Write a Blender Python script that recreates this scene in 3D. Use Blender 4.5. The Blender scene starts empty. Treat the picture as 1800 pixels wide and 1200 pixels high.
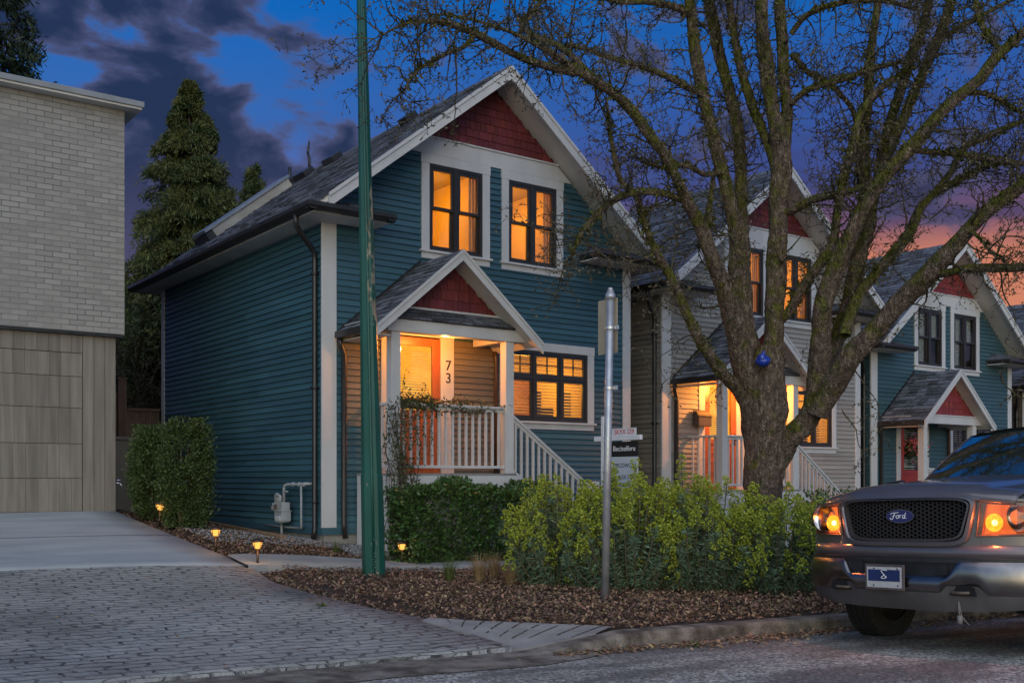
import bpy, math, random
import numpy as np
from mathutils import Vector, Matrix

# ------------------------------------------------------------------ camera, sky, sun, exposure
scene = bpy.context.scene
COL = scene.collection
random.seed(7)
RNG = np.random.default_rng(7)
EYE = 1.35
FPX, HORIZON, PX0 = 1857.0, 840.0, 900.0
CS, SN = 0.803, 0.596                       # street runs along +X, the gardens lie along +Y

cam_d = bpy.data.cameras.new("camera")
cam_d.sensor_width = 36.0
cam_d.lens = 36.0 * FPX / 1800.0
cam_d.shift_y = (HORIZON - 600.0) / 1800.0
cam_d.clip_start = 0.05
cam_d.clip_end = 2000.0
cam = bpy.data.objects.new("camera", cam_d)
COL.objects.link(cam)
cam.location = (0, 0, EYE)
cam.rotation_euler = (math.radians(90), 0, -math.atan2(SN, CS))
scene.camera = cam

scene.view_settings.view_transform = 'Standard'
scene.view_settings.look = 'None'
scene.view_settings.exposure = 0.12
scene.view_settings.gamma = 1.0
scene.view_settings.use_curve_mapping = False
scene.cycles.use_denoising = True
scene.cycles.max_bounces = 6
scene.cycles.diffuse_bounces = 3
scene.cycles.glossy_bounces = 3
scene.cycles.transparent_max_bounces = 12
scene.cycles.sample_clamp_indirect = 4.0

# sun: broad after-sunset glow of the bright half of the sky, behind the camera
SUN_ELEV, SUN_AZ = math.radians(52), -2.15      # azimuth of the light measured from +X
sun_d = bpy.data.lights.new("sun", 'SUN')
sun_d.energy = 0.86
sun_d.angle = math.radians(70)
sun_d.color = (0.98, 0.99, 1.0)
sun = bpy.data.objects.new("sun", sun_d)
COL.objects.link(sun)
to_sun = Vector((math.cos(SUN_ELEV) * math.cos(SUN_AZ), math.cos(SUN_ELEV) * math.sin(SUN_AZ), math.sin(SUN_ELEV)))
sun.rotation_euler = to_sun.to_track_quat('Z', 'Y').to_euler()


def build_world():
    w = bpy.data.worlds.new("World")
    scene.world = w
    w.use_nodes = True
    nt = w.node_tree
    for n in list(nt.nodes):
        nt.nodes.remove(n)
    N, L = nt.nodes.new, nt.links.new

    def math_(op, a, b=None, c=None, clamp=False):
        n = N('ShaderNodeMath'); n.operation = op; n.use_clamp = clamp
        for i, v in enumerate((a, b, c)):
            if v is None: continue
            if isinstance(v, (int, float)): n.inputs[i].default_value = v
            else: L(v, n.inputs[i])
        return n.outputs[0]

    def dot(vec, d):
        n = N('ShaderNodeVectorMath'); n.operation = 'DOT_PRODUCT'
        L(vec, n.inputs[0]); n.inputs[1].default_value = d
        return n.outputs['Value']

    def maprange(v, a, b, c=0.0, d=1.0, smooth=True):
        n = N('ShaderNodeMapRange'); n.interpolation_type = 'SMOOTHSTEP' if smooth else 'LINEAR'
        n.clamp = True
        L(v, n.inputs[0]); n.inputs[1].default_value = a; n.inputs[2].default_value = b
        n.inputs[3].default_value = c; n.inputs[4].default_value = d
        return n.outputs[0]

    def ramp(v, pts):
        n = N('ShaderNodeValToRGB'); L(v, n.inputs[0])
        e = n.color_ramp.elements
        while len(e) > 1: e.remove(e[-1])
        e[0].position = pts[0][0]; e[0].color = (*pts[0][1], 1)
        for p, c in pts[1:]:
            k = e.new(p); k.color = (*c, 1)
        return n.outputs[0]

    def mix(f, a, b):
        n = N('ShaderNodeMix'); n.data_type = 'RGBA'
        if isinstance(f, float): n.inputs[0].default_value = f
        else: L(f, n.inputs[0])
        for i, v in ((6, a), (7, b)):
            if isinstance(v, tuple): n.inputs[i].default_value = (*v, 1)
            else: L(v, n.inputs[i])
        return n.outputs[2]

    tc = N('ShaderNodeTexCoord')
    D = tc.outputs['Generated']
    sep = N('ShaderNodeSeparateXYZ'); L(D, sep.inputs[0])
    z = sep.outputs[2]
    # direction of the afterglow (low in the east-south-east) and of the cloud bank
    glow = dot(D, (0.876, 0.482, 0.0))
    bank = dot(D, (0.19, 0.982, 0.0))
    front = dot(D, (SN, CS, 0.0))
    # clear dusk gradient
    cold = ramp(z, [(0.0, (.20, .17, .33)), (.17, (.26, .22, .46)), (.24, (.12, .165, .43)), (.31, (.038, .130, .41)),
                    (.40, (.005, .12, .45)), (.6, (.004, .09, .34)), (1.0, (.01, .06, .2))])
    warm = ramp(z, [(0.0, (.50, .20, .14)), (.15, (.58, .21, .125)), (.195, (.54, .19, .125)), (.222, (.17, .085, .14)),
                    (.255, (.048, .058, .18)), (.32, (.03, .085, .32)), (.41, (.005, .11, .41)), (.6, (.004, .08, .30)), (1.0, (.01, .06, .2))])
    sky = mix(maprange(glow, .70, .97), cold, warm)
    # clouds
    mp = N('ShaderNodeMapping'); L(D, mp.inputs[0])
    mp.inputs['Scale'].default_value = (1.0, 1.0, 1.75)
    mp.inputs['Location'].default_value = (0.35, 0.1, 0.0)
    nz = N('ShaderNodeTexNoise'); L(mp.outputs[0], nz.inputs[0])
    nz.inputs['Scale'].default_value = 8.2; nz.inputs['Detail'].default_value = 9; nz.inputs['Roughness'].default_value = .52
    nz.inputs['Distortion'].default_value = .35
    cover = math_('MULTIPLY', maprange(bank, .84, .985), maprange(z, .50, .36))
    thr = math_('ADD', nz.outputs[0], math_('MULTIPLY', cover, .205))
    dens = maprange(thr, .555, .63)
    edge = maprange(thr, .56, .70)
    ccol = mix(edge, (.088, .092, .180), (.016, .025, .060))
    ccol = mix(math_('MULTIPLY', maprange(z, .30, .18), .55), ccol, (.085, .075, .15))
    sky = mix(math_('MULTIPLY', dens, .93), sky, ccol)
    # low purple bars over the afterglow
    mp2 = N('ShaderNodeMapping'); L(D, mp2.inputs[0]); mp2.inputs['Scale'].default_value = (1.6, 1.6, 13.0)
    n2 = N('ShaderNodeTexNoise'); L(mp2.outputs[0], n2.inputs[0]); n2.inputs['Scale'].default_value = 2.6
    n2.inputs['Detail'].default_value = 5
    bars = math_('MULTIPLY', maprange(n2.outputs[0], .50, .66), math_('MULTIPLY', maprange(glow, .72, .95), maprange(z, .42, .22)))
    sky = mix(math_('MULTIPLY', bars, .7), sky, (.050, .046, .125))
    # the bright half of the sky, behind the viewer: low sun just above the roofs there
    nish = N('ShaderNodeTexSky'); nish.sky_type = 'NISHITA'; nish.sun_disc = False
    nish.sun_elevation = math.radians(10); nish.sun_rotation = math.radians(215)
    back = maprange(front, .35, -.55)
    sc = N('ShaderNodeMix'); sc.data_type = 'RGBA'; sc.blend_type = 'MULTIPLY'; sc.inputs[0].default_value = 1.0
    L(nish.outputs[0], sc.inputs[6]); sc.inputs[7].default_value = (.108, .135, .190, 1)
    sky = mix(back, sky, sc.outputs[2])
    bg = N('ShaderNodeBackground'); L(sky, bg.inputs[0]); bg.inputs[1].default_value = 1.0
    out = N('ShaderNodeOutputWorld'); L(bg.outputs[0], out.inputs[0])


build_world()


def at(px, py, d):
    """world point seen at photo pixel (px, py) at depth d metres along the view axis"""
    u = (px - PX0) / FPX; v = (HORIZON - py) / FPX
    return Vector((d * (CS * u + SN), d * (CS - SN * u), EYE + v * d))


# ------------------------------------------------------------------ materials
MATS = {}


def new_mat(name):
    m = bpy.data.materials.new(name); m.use_nodes = True
    nt = m.node_tree
    b = nt.nodes.get('Principled BSDF')
    return m, nt, b


def M(name, c, c2=None, scale=6.0, rough=.7, bump=0.0, bscale=40.0, metal=0.0, spec=.5, island=0.0, detail=4.0,
      stretch=(1, 1, 1), coat=0.0, bdist=.01, contrast=(.35, .65), transl=0.0):
    """principled paint / wood / stone: two-tone noise, grain bump, tone per separate piece"""
    if name in MATS: return MATS[name]
    m, nt, b = new_mat(name)
    N, L = nt.nodes.new, nt.links.new
    b.inputs['Roughness'].default_value = rough
    b.inputs['Metallic'].default_value = metal
    b.inputs['Specular IOR Level'].default_value = spec
    b.inputs['Coat Weight'].default_value = coat
    b.inputs['Coat Roughness'].default_value = .05
    tc = N('ShaderNodeTexCoord'); mp = N('ShaderNodeMapping'); L(tc.outputs['Object'], mp.inputs[0])
    mp.inputs['Scale'].default_value = stretch
    col = None
    if c2 is not None:
        nz = N('ShaderNodeTexNoise'); L(mp.outputs[0], nz.inputs[0])
        nz.inputs['Scale'].default_value = scale; nz.inputs['Detail'].default_value = detail
        cr = N('ShaderNodeValToRGB'); L(nz.outputs[0], cr.inputs[0])
        cr.color_ramp.elements[0].position = contrast[0]; cr.color_ramp.elements[1].position = contrast[1]
        cr.color_ramp.elements[0].color = (*c, 1); cr.color_ramp.elements[1].color = (*c2, 1)
        col = cr.outputs[0]
    if island > 0:
        g = N('ShaderNodeNewGeometry')
        mr = N('ShaderNodeMapRange'); L(g.outputs['Random Per Island'], mr.inputs[0])
        mr.inputs[3].default_value = 1 - island; mr.inputs[4].default_value = 1 + island
        hs = N('ShaderNodeHueSaturation')
        if col is not None: L(col, hs.inputs['Color'])
        else: hs.inputs['Color'].default_value = (*c, 1)
        L(mr.outputs[0], hs.inputs['Value'])
        mr2 = N('ShaderNodeMapRange')
        fr = N('ShaderNodeMath'); fr.operation = 'FRACT'
        mu = N('ShaderNodeMath'); mu.operation = 'MULTIPLY'; mu.inputs[1].default_value = 7.31
        L(g.outputs['Random Per Island'], mu.inputs[0]); L(mu.outputs[0], fr.inputs[0]); L(fr.outputs[0], mr2.inputs[0])
        mr2.inputs[3].default_value = .5 - island * .05; mr2.inputs[4].default_value = .5 + island * .05
        L(mr2.outputs[0], hs.inputs['Hue'])
        col = hs.outputs[0]
    if col is not None: L(col, b.inputs['Base Color'])
    else: b.inputs['Base Color'].default_value = (*c, 1)
    if bump > 0:
        nb = N('ShaderNodeTexNoise'); L(mp.outputs[0], nb.inputs[0])
        nb.inputs['Scale'].default_value = bscale; nb.inputs['Detail'].default_value = 5
        bp = N('ShaderNodeBump'); bp.inputs['Strength'].default_value = bump; bp.inputs['Distance'].default_value = bdist
        L(nb.outputs[0], bp.inputs['Height']); L(bp.outputs[0], b.inputs['Normal'])
    if transl > 0:
        out = nt.nodes.get('Material Output')
        tr = N('ShaderNodeBsdfTranslucent')
        if col is not None: L(col, tr.inputs[0])
        else: tr.inputs[0].default_value = (*c, 1)
        mx = N('ShaderNodeMixShader'); mx.inputs[0].default_value = transl
        L(b.outputs[0], mx.inputs[1]); L(tr.outputs[0], mx.inputs[2]); L(mx.outputs[0], out.inputs[0])
    MATS[name] = m
    return m


def M_glow(name, c, strength, c2=None, scale=3.0, stretch=(1, 1, 1)):
    """something that gives off light (lamp, lit room)"""
    if name in MATS: return MATS[name]
    m, nt, b = new_mat(name)
    N, L = nt.nodes.new, nt.links.new
    nt.nodes.remove(b)
    em = N('ShaderNodeEmission'); em.inputs[1].default_value = strength; em.inputs[0].default_value = (*c, 1)
    if c2 is not None:
        tc = N('ShaderNodeTexCoord'); mp = N('ShaderNodeMapping'); L(tc.outputs['Object'], mp.inputs[0])
        mp.inputs['Scale'].default_value = stretch
        nz = N('ShaderNodeTexNoise'); L(mp.outputs[0], nz.inputs[0]); nz.inputs['Scale'].default_value = scale
        nz.inputs['Detail'].default_value = 5; nz.inputs['Distortion'].default_value = .8
        cr = N('ShaderNodeValToRGB'); L(nz.outputs[0], cr.inputs[0])
        cr.color_ramp.elements[0].position = .36; cr.color_ramp.elements[1].position = .62
        cr.color_ramp.elements[0].color = (*c2, 1); cr.color_ramp.elements[1].color = (*c, 1)
        L(cr.outputs[0], em.inputs[0])
    L(em.outputs[0], nt.nodes['Material Output'].inputs[0])
    MATS[name] = m
    return m


def M_pane(name, ior=1.62, tint=(1, 1, 1)):
    """thin window pane: clear, with mirror reflection growing towards grazing angles"""
    if name in MATS: return MATS[name]
    m, nt, b = new_mat(name)
    N, L = nt.nodes.new, nt.links.new
    nt.nodes.remove(b)
    t = N('ShaderNodeBsdfTransparent'); t.inputs[0].default_value = (*tint, 1)
    g = N('ShaderNodeBsdfGlossy'); g.inputs['Roughness'].default_value = .02
    f = N('ShaderNodeFresnel'); f.inputs[0].default_value = ior
    nz = N('ShaderNodeTexNoise'); nz.inputs['Scale'].default_value = 2.5
    tc = N('ShaderNodeTexCoord'); L(tc.outputs['Object'], nz.inputs[0])
    bp = N('ShaderNodeBump'); bp.inputs['Strength'].default_value = .03; L(nz.outputs[0], bp.inputs['Height'])
    L(bp.outputs[0], g.inputs['Normal'])
    mx = N('ShaderNodeMixShader'); L(f.outputs[0], mx.inputs[0]); L(t.outputs[0], mx.inputs[1]); L(g.outputs[0], mx.inputs[2])
    L(mx.outputs[0], nt.nodes['Material Output'].inputs[0])
    MATS[name] = m
    return m


# ------------------------------------------------------------------ mesh helpers
class MB:
    """collects faces and links them as one mesh object"""

    def __init__(self, origin=(0, 0, 0)):
        self.v = []; self.f = []; self.mi = []; self.o = Vector(origin); self.cur = 0

    def add(self, verts, faces, mi=None):
        b = len(self.v)
        self.v.extend(tuple(p) for p in verts)
        for f in faces:
            self.f.append(tuple(b + i for i in f)); self.mi.append(self.cur if mi is None else mi)

    def box(self, x0, y0, z0, x1, y1, z1, mi=None):
        self.add([(x0, y0, z0), (x1, y0, z0), (x1, y1, z0), (x0, y1, z0), (x0, y0, z1), (x1, y0, z1), (x1, y1, z1), (x0, y1, z1)],
                 [(0, 3, 2, 1), (4, 5, 6, 7), (0, 1, 5, 4), (1, 2, 6, 5), (2, 3, 7, 6), (3, 0, 4, 7)], mi)

    def hexa(self, p, mi=None):
        """eight corners: four of the bottom, four of the top"""
        self.add(p, [(0, 3, 2, 1), (4, 5, 6, 7), (0, 1, 5, 4), (1, 2, 6, 5), (2, 3, 7, 6), (3, 0, 4, 7)], mi)

    def quad(self, a, b, c, d, mi=None):
        self.add([a, b, c, d], [(0, 1, 2, 3)], mi)

    def prism(self, poly, off, mi=None):
        """flat polygon of 3-D points pushed along off"""
        n = len(poly); off = Vector(off)
        a = [Vector(p) for p in poly]; b = [p + off for p in a]
        self.add(a + b, [tuple(range(n - 1, -1, -1)), tuple(range(n, 2 * n))] +
                 [(i, (i + 1) % n, n + (i + 1) % n, n + i) for i in range(n)], mi)

    def tube(self, path, radii, n=8, caps=True, mi=None, squash=None):
        path = [Vector(p) for p in path]
        if not hasattr(radii, '__len__'): radii = [radii] * len(path)
        rings = []; t0 = (path[1] - path[0]).normalized()
        ref = Vector((0, 0, 1)) if abs(t0.z) < .9 else Vector((1, 0, 0))
        nrm = (ref - t0 * ref.dot(t0)).normalized()
        for i, p in enumerate(path):
            t = (path[min(i + 1, len(path) - 1)] - path[max(i - 1, 0)])
            t = t.normalized() if t.length > 1e-9 else t0
            nrm = (nrm - t * nrm.dot(t))
            nrm = nrm.normalized() if nrm.length > 1e-6 else t.orthogonal().normalized()
            bn = t.cross(nrm)
            rings.append([p + (nrm * math.cos(2 * math.pi * k / n) + bn * math.sin(2 * math.pi * k / n)) * radii[i] for k in range(n)])
        vs = [q for r in rings for q in r]
        fs = [(i * n + k, i * n + (k + 1) % n, (i + 1) * n + (k + 1) % n, (i + 1) * n + k) for i in range(len(path) - 1) for k in range(n)]
        if caps:
            fs += [tuple(range(n - 1, -1, -1)), tuple((len(path) - 1) * n + k for k in range(n))]
        self.add(vs, fs, mi)

    def lathe(self, prof, c=(0, 0, 0), n=24, axis='z', mi=None, caps=True):
        c = Vector(c); vs = []
        for r, h in prof:
            for k in range(n):
                a = 2 * math.pi * k / n
                p = (r * math.cos(a), r * math.sin(a), h)
                if axis == 'x': p = (h, r * math.cos(a), r * math.sin(a))
                if axis == 'y': p = (r * math.sin(a), h, r * math.cos(a))
                vs.append(c + Vector(p))
        m = len(prof)
        fs = [(i * n + k, i * n + (k + 1) % n, (i + 1) * n + (k + 1) % n, (i + 1) * n + k) for i in range(m - 1) for k in range(n)]
        if caps:
            fs += [tuple(range(n - 1, -1, -1)), tuple((m - 1) * n + k for k in range(n))]
        self.add(vs, fs, mi)

    def grid(self, fn, nu, nv, mi=None):
        vs = [fn(i / nu, j / nv) for j in range(nv + 1) for i in range(nu + 1)]
        self.add(vs, [(j * (nu + 1) + i, j * (nu + 1) + i + 1, (j + 1) * (nu + 1) + i + 1, (j + 1) * (nu + 1) + i) for j in range(nv) for i in range(nu)], mi)

    def blob(self, c, r, n=8, m=6, jit=0.0, mi=None):
        c = Vector(c); r = Vector(r) if hasattr(r, '__len__') else Vector((r, r, r))
        prof = []; vs = [c + Vector((0, 0, -r.z))]
        for j in range(1, m):
            th = math.pi * j / m
            for k in range(n):
                a = 2 * math.pi * k / n; q = 1 + random.uniform(-jit, jit)
                vs.append(c + Vector((r.x * math.sin(th) * math.cos(a) * q, r.y * math.sin(th) * math.sin(a) * q, -r.z * math.cos(th) * q)))
        vs.append(c + Vector((0, 0, r.z)))
        fs = [(0, 1 + (k + 1) % n, 1 + k) for k in range(n)]
        for j in range(m - 2):
            for k in range(n):
                fs.append((1 + j * n + k, 1 + j * n + (k + 1) % n, 1 + (j + 1) * n + (k + 1) % n, 1 + (j + 1) * n + k))
        e = len(vs) - 1; s = 1 + (m - 2) * n
        fs += [(s + k, s + (k + 1) % n, e) for k in range(n)]
        self.add(vs, fs, mi)

    def build(self, name, mats, parent=None, smooth=False, bevel=0.0):
        me = bpy.data.meshes.new(name)
        me.from_pydata([tuple(Vector(p) - self.o) for p in self.v], [], self.f)
        if not isinstance(mats, (list, tuple)): mats = [mats]
        for m in mats: me.materials.append(m)
        if len(mats) > 1: me.polygons.foreach_set('material_index', self.mi)
        if smooth: me.polygons.foreach_set('use_smooth', [True] * len(me.polygons))
        me.update()
        o = bpy.data.objects.new(name, me); COL.objects.link(o)
        if parent is not None: o.parent = parent
        if bevel > 0:
            bv = o.modifiers.new('edge', 'BEVEL'); bv.width = bevel; bv.segments = 2; bv.limit_method = 'ANGLE'
        return o


def mesh_arrays(name, V, F, mats, parent=None, smooth=False, mi=None):
    """big scatter meshes from numpy arrays (all faces with the same corner count)"""
    V = np.asarray(V, dtype=np.float32); F = np.asarray(F, dtype=np.int32)
    k = F.shape[1]
    me = bpy.data.meshes.new(name)
    me.vertices.add(len(V)); me.vertices.foreach_set('co', V.ravel())
    me.loops.add(F.size); me.loops.foreach_set('vertex_index', F.ravel())
    me.polygons.add(len(F))
    me.polygons.foreach_set('loop_start', np.arange(0, F.size, k, dtype=np.int32))
    me.polygons.foreach_set('loop_total', np.full(len(F), k, dtype=np.int32))
    if not isinstance(mats, (list, tuple)): mats = [mats]
    for m in mats: me.materials.append(m)
    if mi is not None: me.polygons.foreach_set('material_index', np.asarray(mi, dtype=np.int32))
    if smooth: me.polygons.foreach_set('use_smooth', np.ones(len(F), dtype=bool))
    me.update(calc_edges=True); me.validate()
    o = bpy.data.objects.new(name, me); COL.objects.link(o)
    if parent is not None: o.parent = parent
    return o


def unit(a):
    return a / np.maximum(np.linalg.norm(a, axis=-1, keepdims=True), 1e-9)


def leaves(P, D, length, width, fold=.25, up=None):
    """one folded leaf (two quads sharing the midrib) at each point P pointing along D -> V, F"""
    n = len(P); D = unit(D)
    r = RNG.normal(size=(n, 3)) if up is None else np.broadcast_to(up, (n, 3)) + RNG.normal(size=(n, 3)) * .35
    S = unit(np.cross(D, r)); U = np.cross(S, D)
    length = np.broadcast_to(np.asarray(length), (n,))[:, None]; width = np.broadcast_to(np.asarray(width), (n,))[:, None]
    tip = P + D * length
    mid = P + D * length * .5
    a = mid + S * width * .5 + U * width * fold; b = mid - S * width * .5 + U * width * fold
    V = np.stack([P, a, tip, b], axis=1).reshape(-1, 3)
    i = np.arange(n)[:, None] * 4
    F = np.concatenate([i + np.array([[0, 1, 2]]), i + np.array([[0, 2, 3]])], axis=0)
    return V, F


def tag(o, label=None, cat=None, group=None, kind=None):
    if label: o['label'] = label
    if cat: o['category'] = cat
    if group: o['group'] = group
    if kind: o['kind'] = kind
    return o


def thing(name, loc, label, cat, group=None, rz=0.0):
    o = bpy.data.objects.new(name, None); COL.objects.link(o)
    o.location = loc; o.rotation_euler = (0, 0, rz)
    return tag(o, label, cat, group)


def lettering(text, size, mat, parent, matrix, extrude=.002, name='lettering', align='CENTER', shear=0.0, space=1.0):
    cu = bpy.data.curves.new(name, 'FONT'); cu.body = text; cu.size = size; cu.extrude = extrude
    cu.align_x = align; cu.align_y = 'CENTER'; cu.shear = shear; cu.space_character = space
    cu.materials.append(mat)
    t = bpy.data.objects.new(name, cu); COL.objects.link(t)
    me = bpy.data.meshes.new_from_object(t.evaluated_get(bpy.context.evaluated_depsgraph_get()))
    bpy.data.objects.remove(t); bpy.data.curves.remove(cu)
    me.name = name; me.transform(matrix)
    if not me.materials: me.materials.append(mat)
    o = bpy.data.objects.new(name, me); COL.objects.link(o)
    o.parent = parent
    return o


# ------------------------------------------------------------------ terrain
def road_z(x):
    x = min(max(x, -12.0), 45.0)
    z = .02 - .03 * (x - 5.5)
    if x > 10: z -= .012 * (x - 10)
    return z


CTRL = [(-6, 11.5, .36), (0, 11.5, .36), (4.8, 11.5, .33), (-6, 15.5, .87), (0, 15.5, .87), (4.45, 15.5, .86), (4.5, 13.4, .62),
        (4.6, 10.3, .25), (4.7, 8.6, .16), (4.85, 7.7, .13), (5.5, 13, .50), (6.7, 13.4, .43), (6.6, 15, .46), (6.6, 17.6, .50), (6.6, 20, .55),
        (5, 18, .82), (6.06, 10.87, .21), (7, 7.9, .14), (7.2, 12.3, .20), (9.4, 12.3, .16), (8.8, 7.1, .07), (10.3, 8.6, .05), (12, 12, .06),
        (13.45, 13.4, .15), (14, 12.3, -.07), (20, 12.3, -.6), (20, 13.4, -.42), (26, 12.5, -.95), (32, 13, -1.3), (10, 25, .5), (20, 25, -.3), (0, 25, .9), (-6, 25, .9), (32, 25, -1.2)]
for _x in (-6, -2, 1, 3, 4.4): CTRL.append((_x, 6.1, road_z(_x) + .035))
for _x in (5.6, 7, 9, 12, 16, 20, 26, 32): CTRL.append((_x, 6.25, road_z(_x) + .12))
_P = np.array(CTRL)
_K = np.linalg.norm(_P[:, None, :2] - _P[None, :, :2], axis=-1)
_n = len(_P)
_A = np.zeros((_n + 3, _n + 3)); _A[:_n, :_n] = _K; _A[:_n, _n] = 1; _A[:_n, _n + 1:] = _P[:, :2]; _A[_n, :_n] = 1; _A[_n + 1:, :_n] = _P[:, :2].T
_W = np.linalg.solve(_A, np.concatenate([_P[:, 2], np.zeros(3)]))


def terrain(x, y):
    x = np.clip(np.asarray(x, float), -6, 32); y = np.clip(np.asarray(y, float), 6.1, 25)
    q = np.stack([x, y], -1)
    r = np.linalg.norm(q[..., None, :] - _P[:, :2], axis=-1)
    return r @ _W[:_n] + _W[_n] + x * _W[_n + 1] + y * _W[_n + 2]


def tz(x, y):
    return float(terrain(x, y))


def drive_edge(y):
    """right-hand edge of the driveway at depth y"""
    return float(np.interp(y, [5.9, 6.2, 7.0, 7.74, 8.6, 10.3, 11.5, 13.35, 15.5, 16], [4.62, 4.62, 4.70, 4.83, 4.69, 4.56, 4.80, 4.52, 4.45, 4.45]))

# ------------------------------------------------------------------ surface materials
WHITE = M('white_trim_paint', (.48, .485, .49), (.56, .56, .56), scale=3, rough=.55, bump=.15, bscale=30, stretch=(1, 1, .3))
SOFFIT = M('soffit_paint', (.52, .50, .47), (.62, .60, .57), scale=2, rough=.6, bump=.1)
TEAL = M('teal_siding', (.029, .084, .114), (.039, .106, .141), scale=1.3, rough=.55, bump=.25, bscale=25, stretch=(.5, .5, 2), island=.17, detail=8)
TEAL_GREEN = M('green_teal_siding', (.036, .084, .104), (.044, .098, .118), scale=1.6, rough=.55, bump=.2, bscale=25, stretch=(.3, .3, 3), island=.10)
GREIGE = M('grey_beige_siding', (.25, .235, .215), (.30, .285, .26), scale=1.6, rough=.6, bump=.2, bscale=25, stretch=(.3, .3, 3), island=.10)
BROWN = M('brown_siding', (.10, .085, .07), (.13, .11, .09), scale=1.6, rough=.6, bump=.2, bscale=25, island=.1)
RED_SHINGLE = M('red_cedar_shingle', (.120, .018, .023), (.160, .026, .030), scale=4, rough=.65, bump=.3, bscale=30, stretch=(3, 3, .4), island=.22)
BRIGHT_SHINGLE = M('bright_red_shingle', (.20, .026, .030), (.25, .036, .038), scale=4, rough=.65, bump=.3, bscale=30, stretch=(3, 3, .4), island=.2)
ASPHALT_SHINGLE = M('asphalt_shingle', (.055, .061, .076), (.125, .135, .160), scale=20, rough=.9, bump=.6, bscale=160, island=.60, detail=6)
DARK_FRAME = M('dark_window_frame', (.022, .019, .018), (.030, .026, .025), scale=5, rough=.4, bump=.05)
GUTTER_BLACK = M('black_gutter_metal', (.018, .017, .018), (.028, .026, .027), scale=4, rough=.35, bump=.05)
CONCRETE_F = M('foundation_concrete', (.25, .24, .22), (.34, .33, .31), scale=5, rough=.9, bump=.4, bscale=60)
DOOR_RED = M('varnished_red_door', (.27, .075, .022), (.34, .10, .03), scale=3, rough=.35, bump=.1, stretch=(4, 4, .4))
DOOR_DARKRED = M('painted_red_door', (.38, .04, .03), (.44, .05, .04), scale=3, rough=.4, bump=.1)
PANE = M_pane('window_pane')
LIT_UP = M_glow('lit_bedroom', (.95, .33, .035), .80, (.60, .165, .012), scale=1.9)
LIT_DOWN = M_glow('lit_living_room', (1.0, .46, .055), .92, (.74, .24, .018), scale=2.6)
LIT_DOOR = M_glow('lit_hall', (1.0, .50, .05), 1.05, (.90, .34, .02), scale=2.5)
DIM_ROOM = M('unlit_room', (.05, .07, .06), (.10, .13, .11), scale=2, rough=.9)
SLAT = M('blind_slat', (.85, .70, .50), (.88, .75, .55), scale=3, rough=.6, transl=.45)
SLAT_DARK = M('walnut_shutter', (.06, .022, .01), (.09, .03, .012), scale=3, rough=.6)
SLAT_GREEN = M('pale_blind', (.55, .62, .57), (.62, .69, .64), scale=3, rough=.6)
METAL_DARK = M('dark_metal', (.03, .03, .03), (.05, .05, .05), scale=8, rough=.4, metal=.6)
WARM_BULB = M_glow('warm_bulb', (1.0, .55, .18), 4.0)


# ------------------------------------------------------------------ the house
HO = (6.69, 13.45, .43)          # corner of the nearest house; the builder's numbers are that house's
XL, XR, YF, YB = 6.69, 12.48, 13.45, 20.21
XC = 9.585
RIDGE, EAVE_Z, PITCH = 7.62, 5.03, .788


def clap(mb, pm, a_of_z, z0, z1, openings, e=.09, bth=.028):
    """lapped boards on a wall; pm(a, out, z) places a point; openings are left free"""
    z = z0
    while z < z1 - .01:
        zt = min(z + e, z1)
        a0, a1 = a_of_z((z + zt) / 2)
        spans = [(a0, a1)]
        for (o0, o1, oz0, oz1) in openings:
            if zt > oz0 + .002 and z < oz1 - .002:
                nw = []
                for (s, t) in spans:
                    if o1 <= s or o0 >= t: nw.append((s, t))
                    else:
                        if o0 > s: nw.append((s, o0))
                        if o1 < t: nw.append((o1, t))
                spans = nw
        for (s, t) in spans:
            if t - s < .02: continue
            # long runs are butted from shorter boards
            cuts = [s]
            while t - cuts[-1] > 3.4: cuts.append(cuts[-1] + random.uniform(1.6, 3.0))
            cuts.append(t)
            for p, q in zip(cuts[:-1], cuts[1:]):
                j = random.uniform(-.0015, .0015)
                mb.hexa([pm(p, bth + j, z), pm(q - .004, bth + j, z), pm(q - .004, -.03, z), pm(p, -.03, z),
                         pm(p, .003, zt + .012), pm(q - .002, .003, zt + .012), pm(q - .002, -.03, zt + .012), pm(p, -.03, zt + .012)])
        z += e


def shingle_slope(mb, top_a, top_b, low_a, low_b, course=.14, tab=(.14, .38), lift=.010):
    """courses of asphalt tabs on a roof plane: top edge a->b, low edge a->b"""
    ta, tb, la, lb = (Vector(p) for p in (top_a, top_b, low_a, low_b))
    n = (tb - ta).cross(la - ta).normalized()
    if n.z < 0: n = -n
    ln = max((la - ta).length, (lb - tb).length); rows = max(1, int(round(ln / course)))
    for r in range(rows):
        v0 = 1 - r / rows; v1 = 1 - (r + 1) / rows
        A0 = ta.lerp(la, v0); B0 = tb.lerp(lb, v0); A1 = ta.lerp(la, max(v1 - .12 / rows, 0)); B1 = tb.lerp(lb, max(v1 - .12 / rows, 0))
        w = (B0 - A0).length
        if w < .03: continue
        u = 0.0
        while u < w - 1e-4:
            du = random.uniform(*tab); e = min(u + du, w)
            if w - e < .05: e = w
            k = random.choice((0, 0, 1)); h = lift + k * lift * .9 + random.uniform(0, .003)
            s0, s1 = u / w, e / w
            dn = (A0 - A1).normalized() * random.uniform(0, .012)
            p0 = A0.lerp(B0, s0) + dn; p1 = A0.lerp(B0, s1 - .004 / w) + dn; q0 = A1.lerp(B1, s0); q1 = A1.lerp(B1, s1 - .004 / w)
            mb.hexa([p0 - n * .012, p1 - n * .012, q1 - n * .012, q0 - n * .012, p0 + n * h, p1 + n * h, q1 + n * .003, q0 + n * .003])
            u = e


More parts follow.
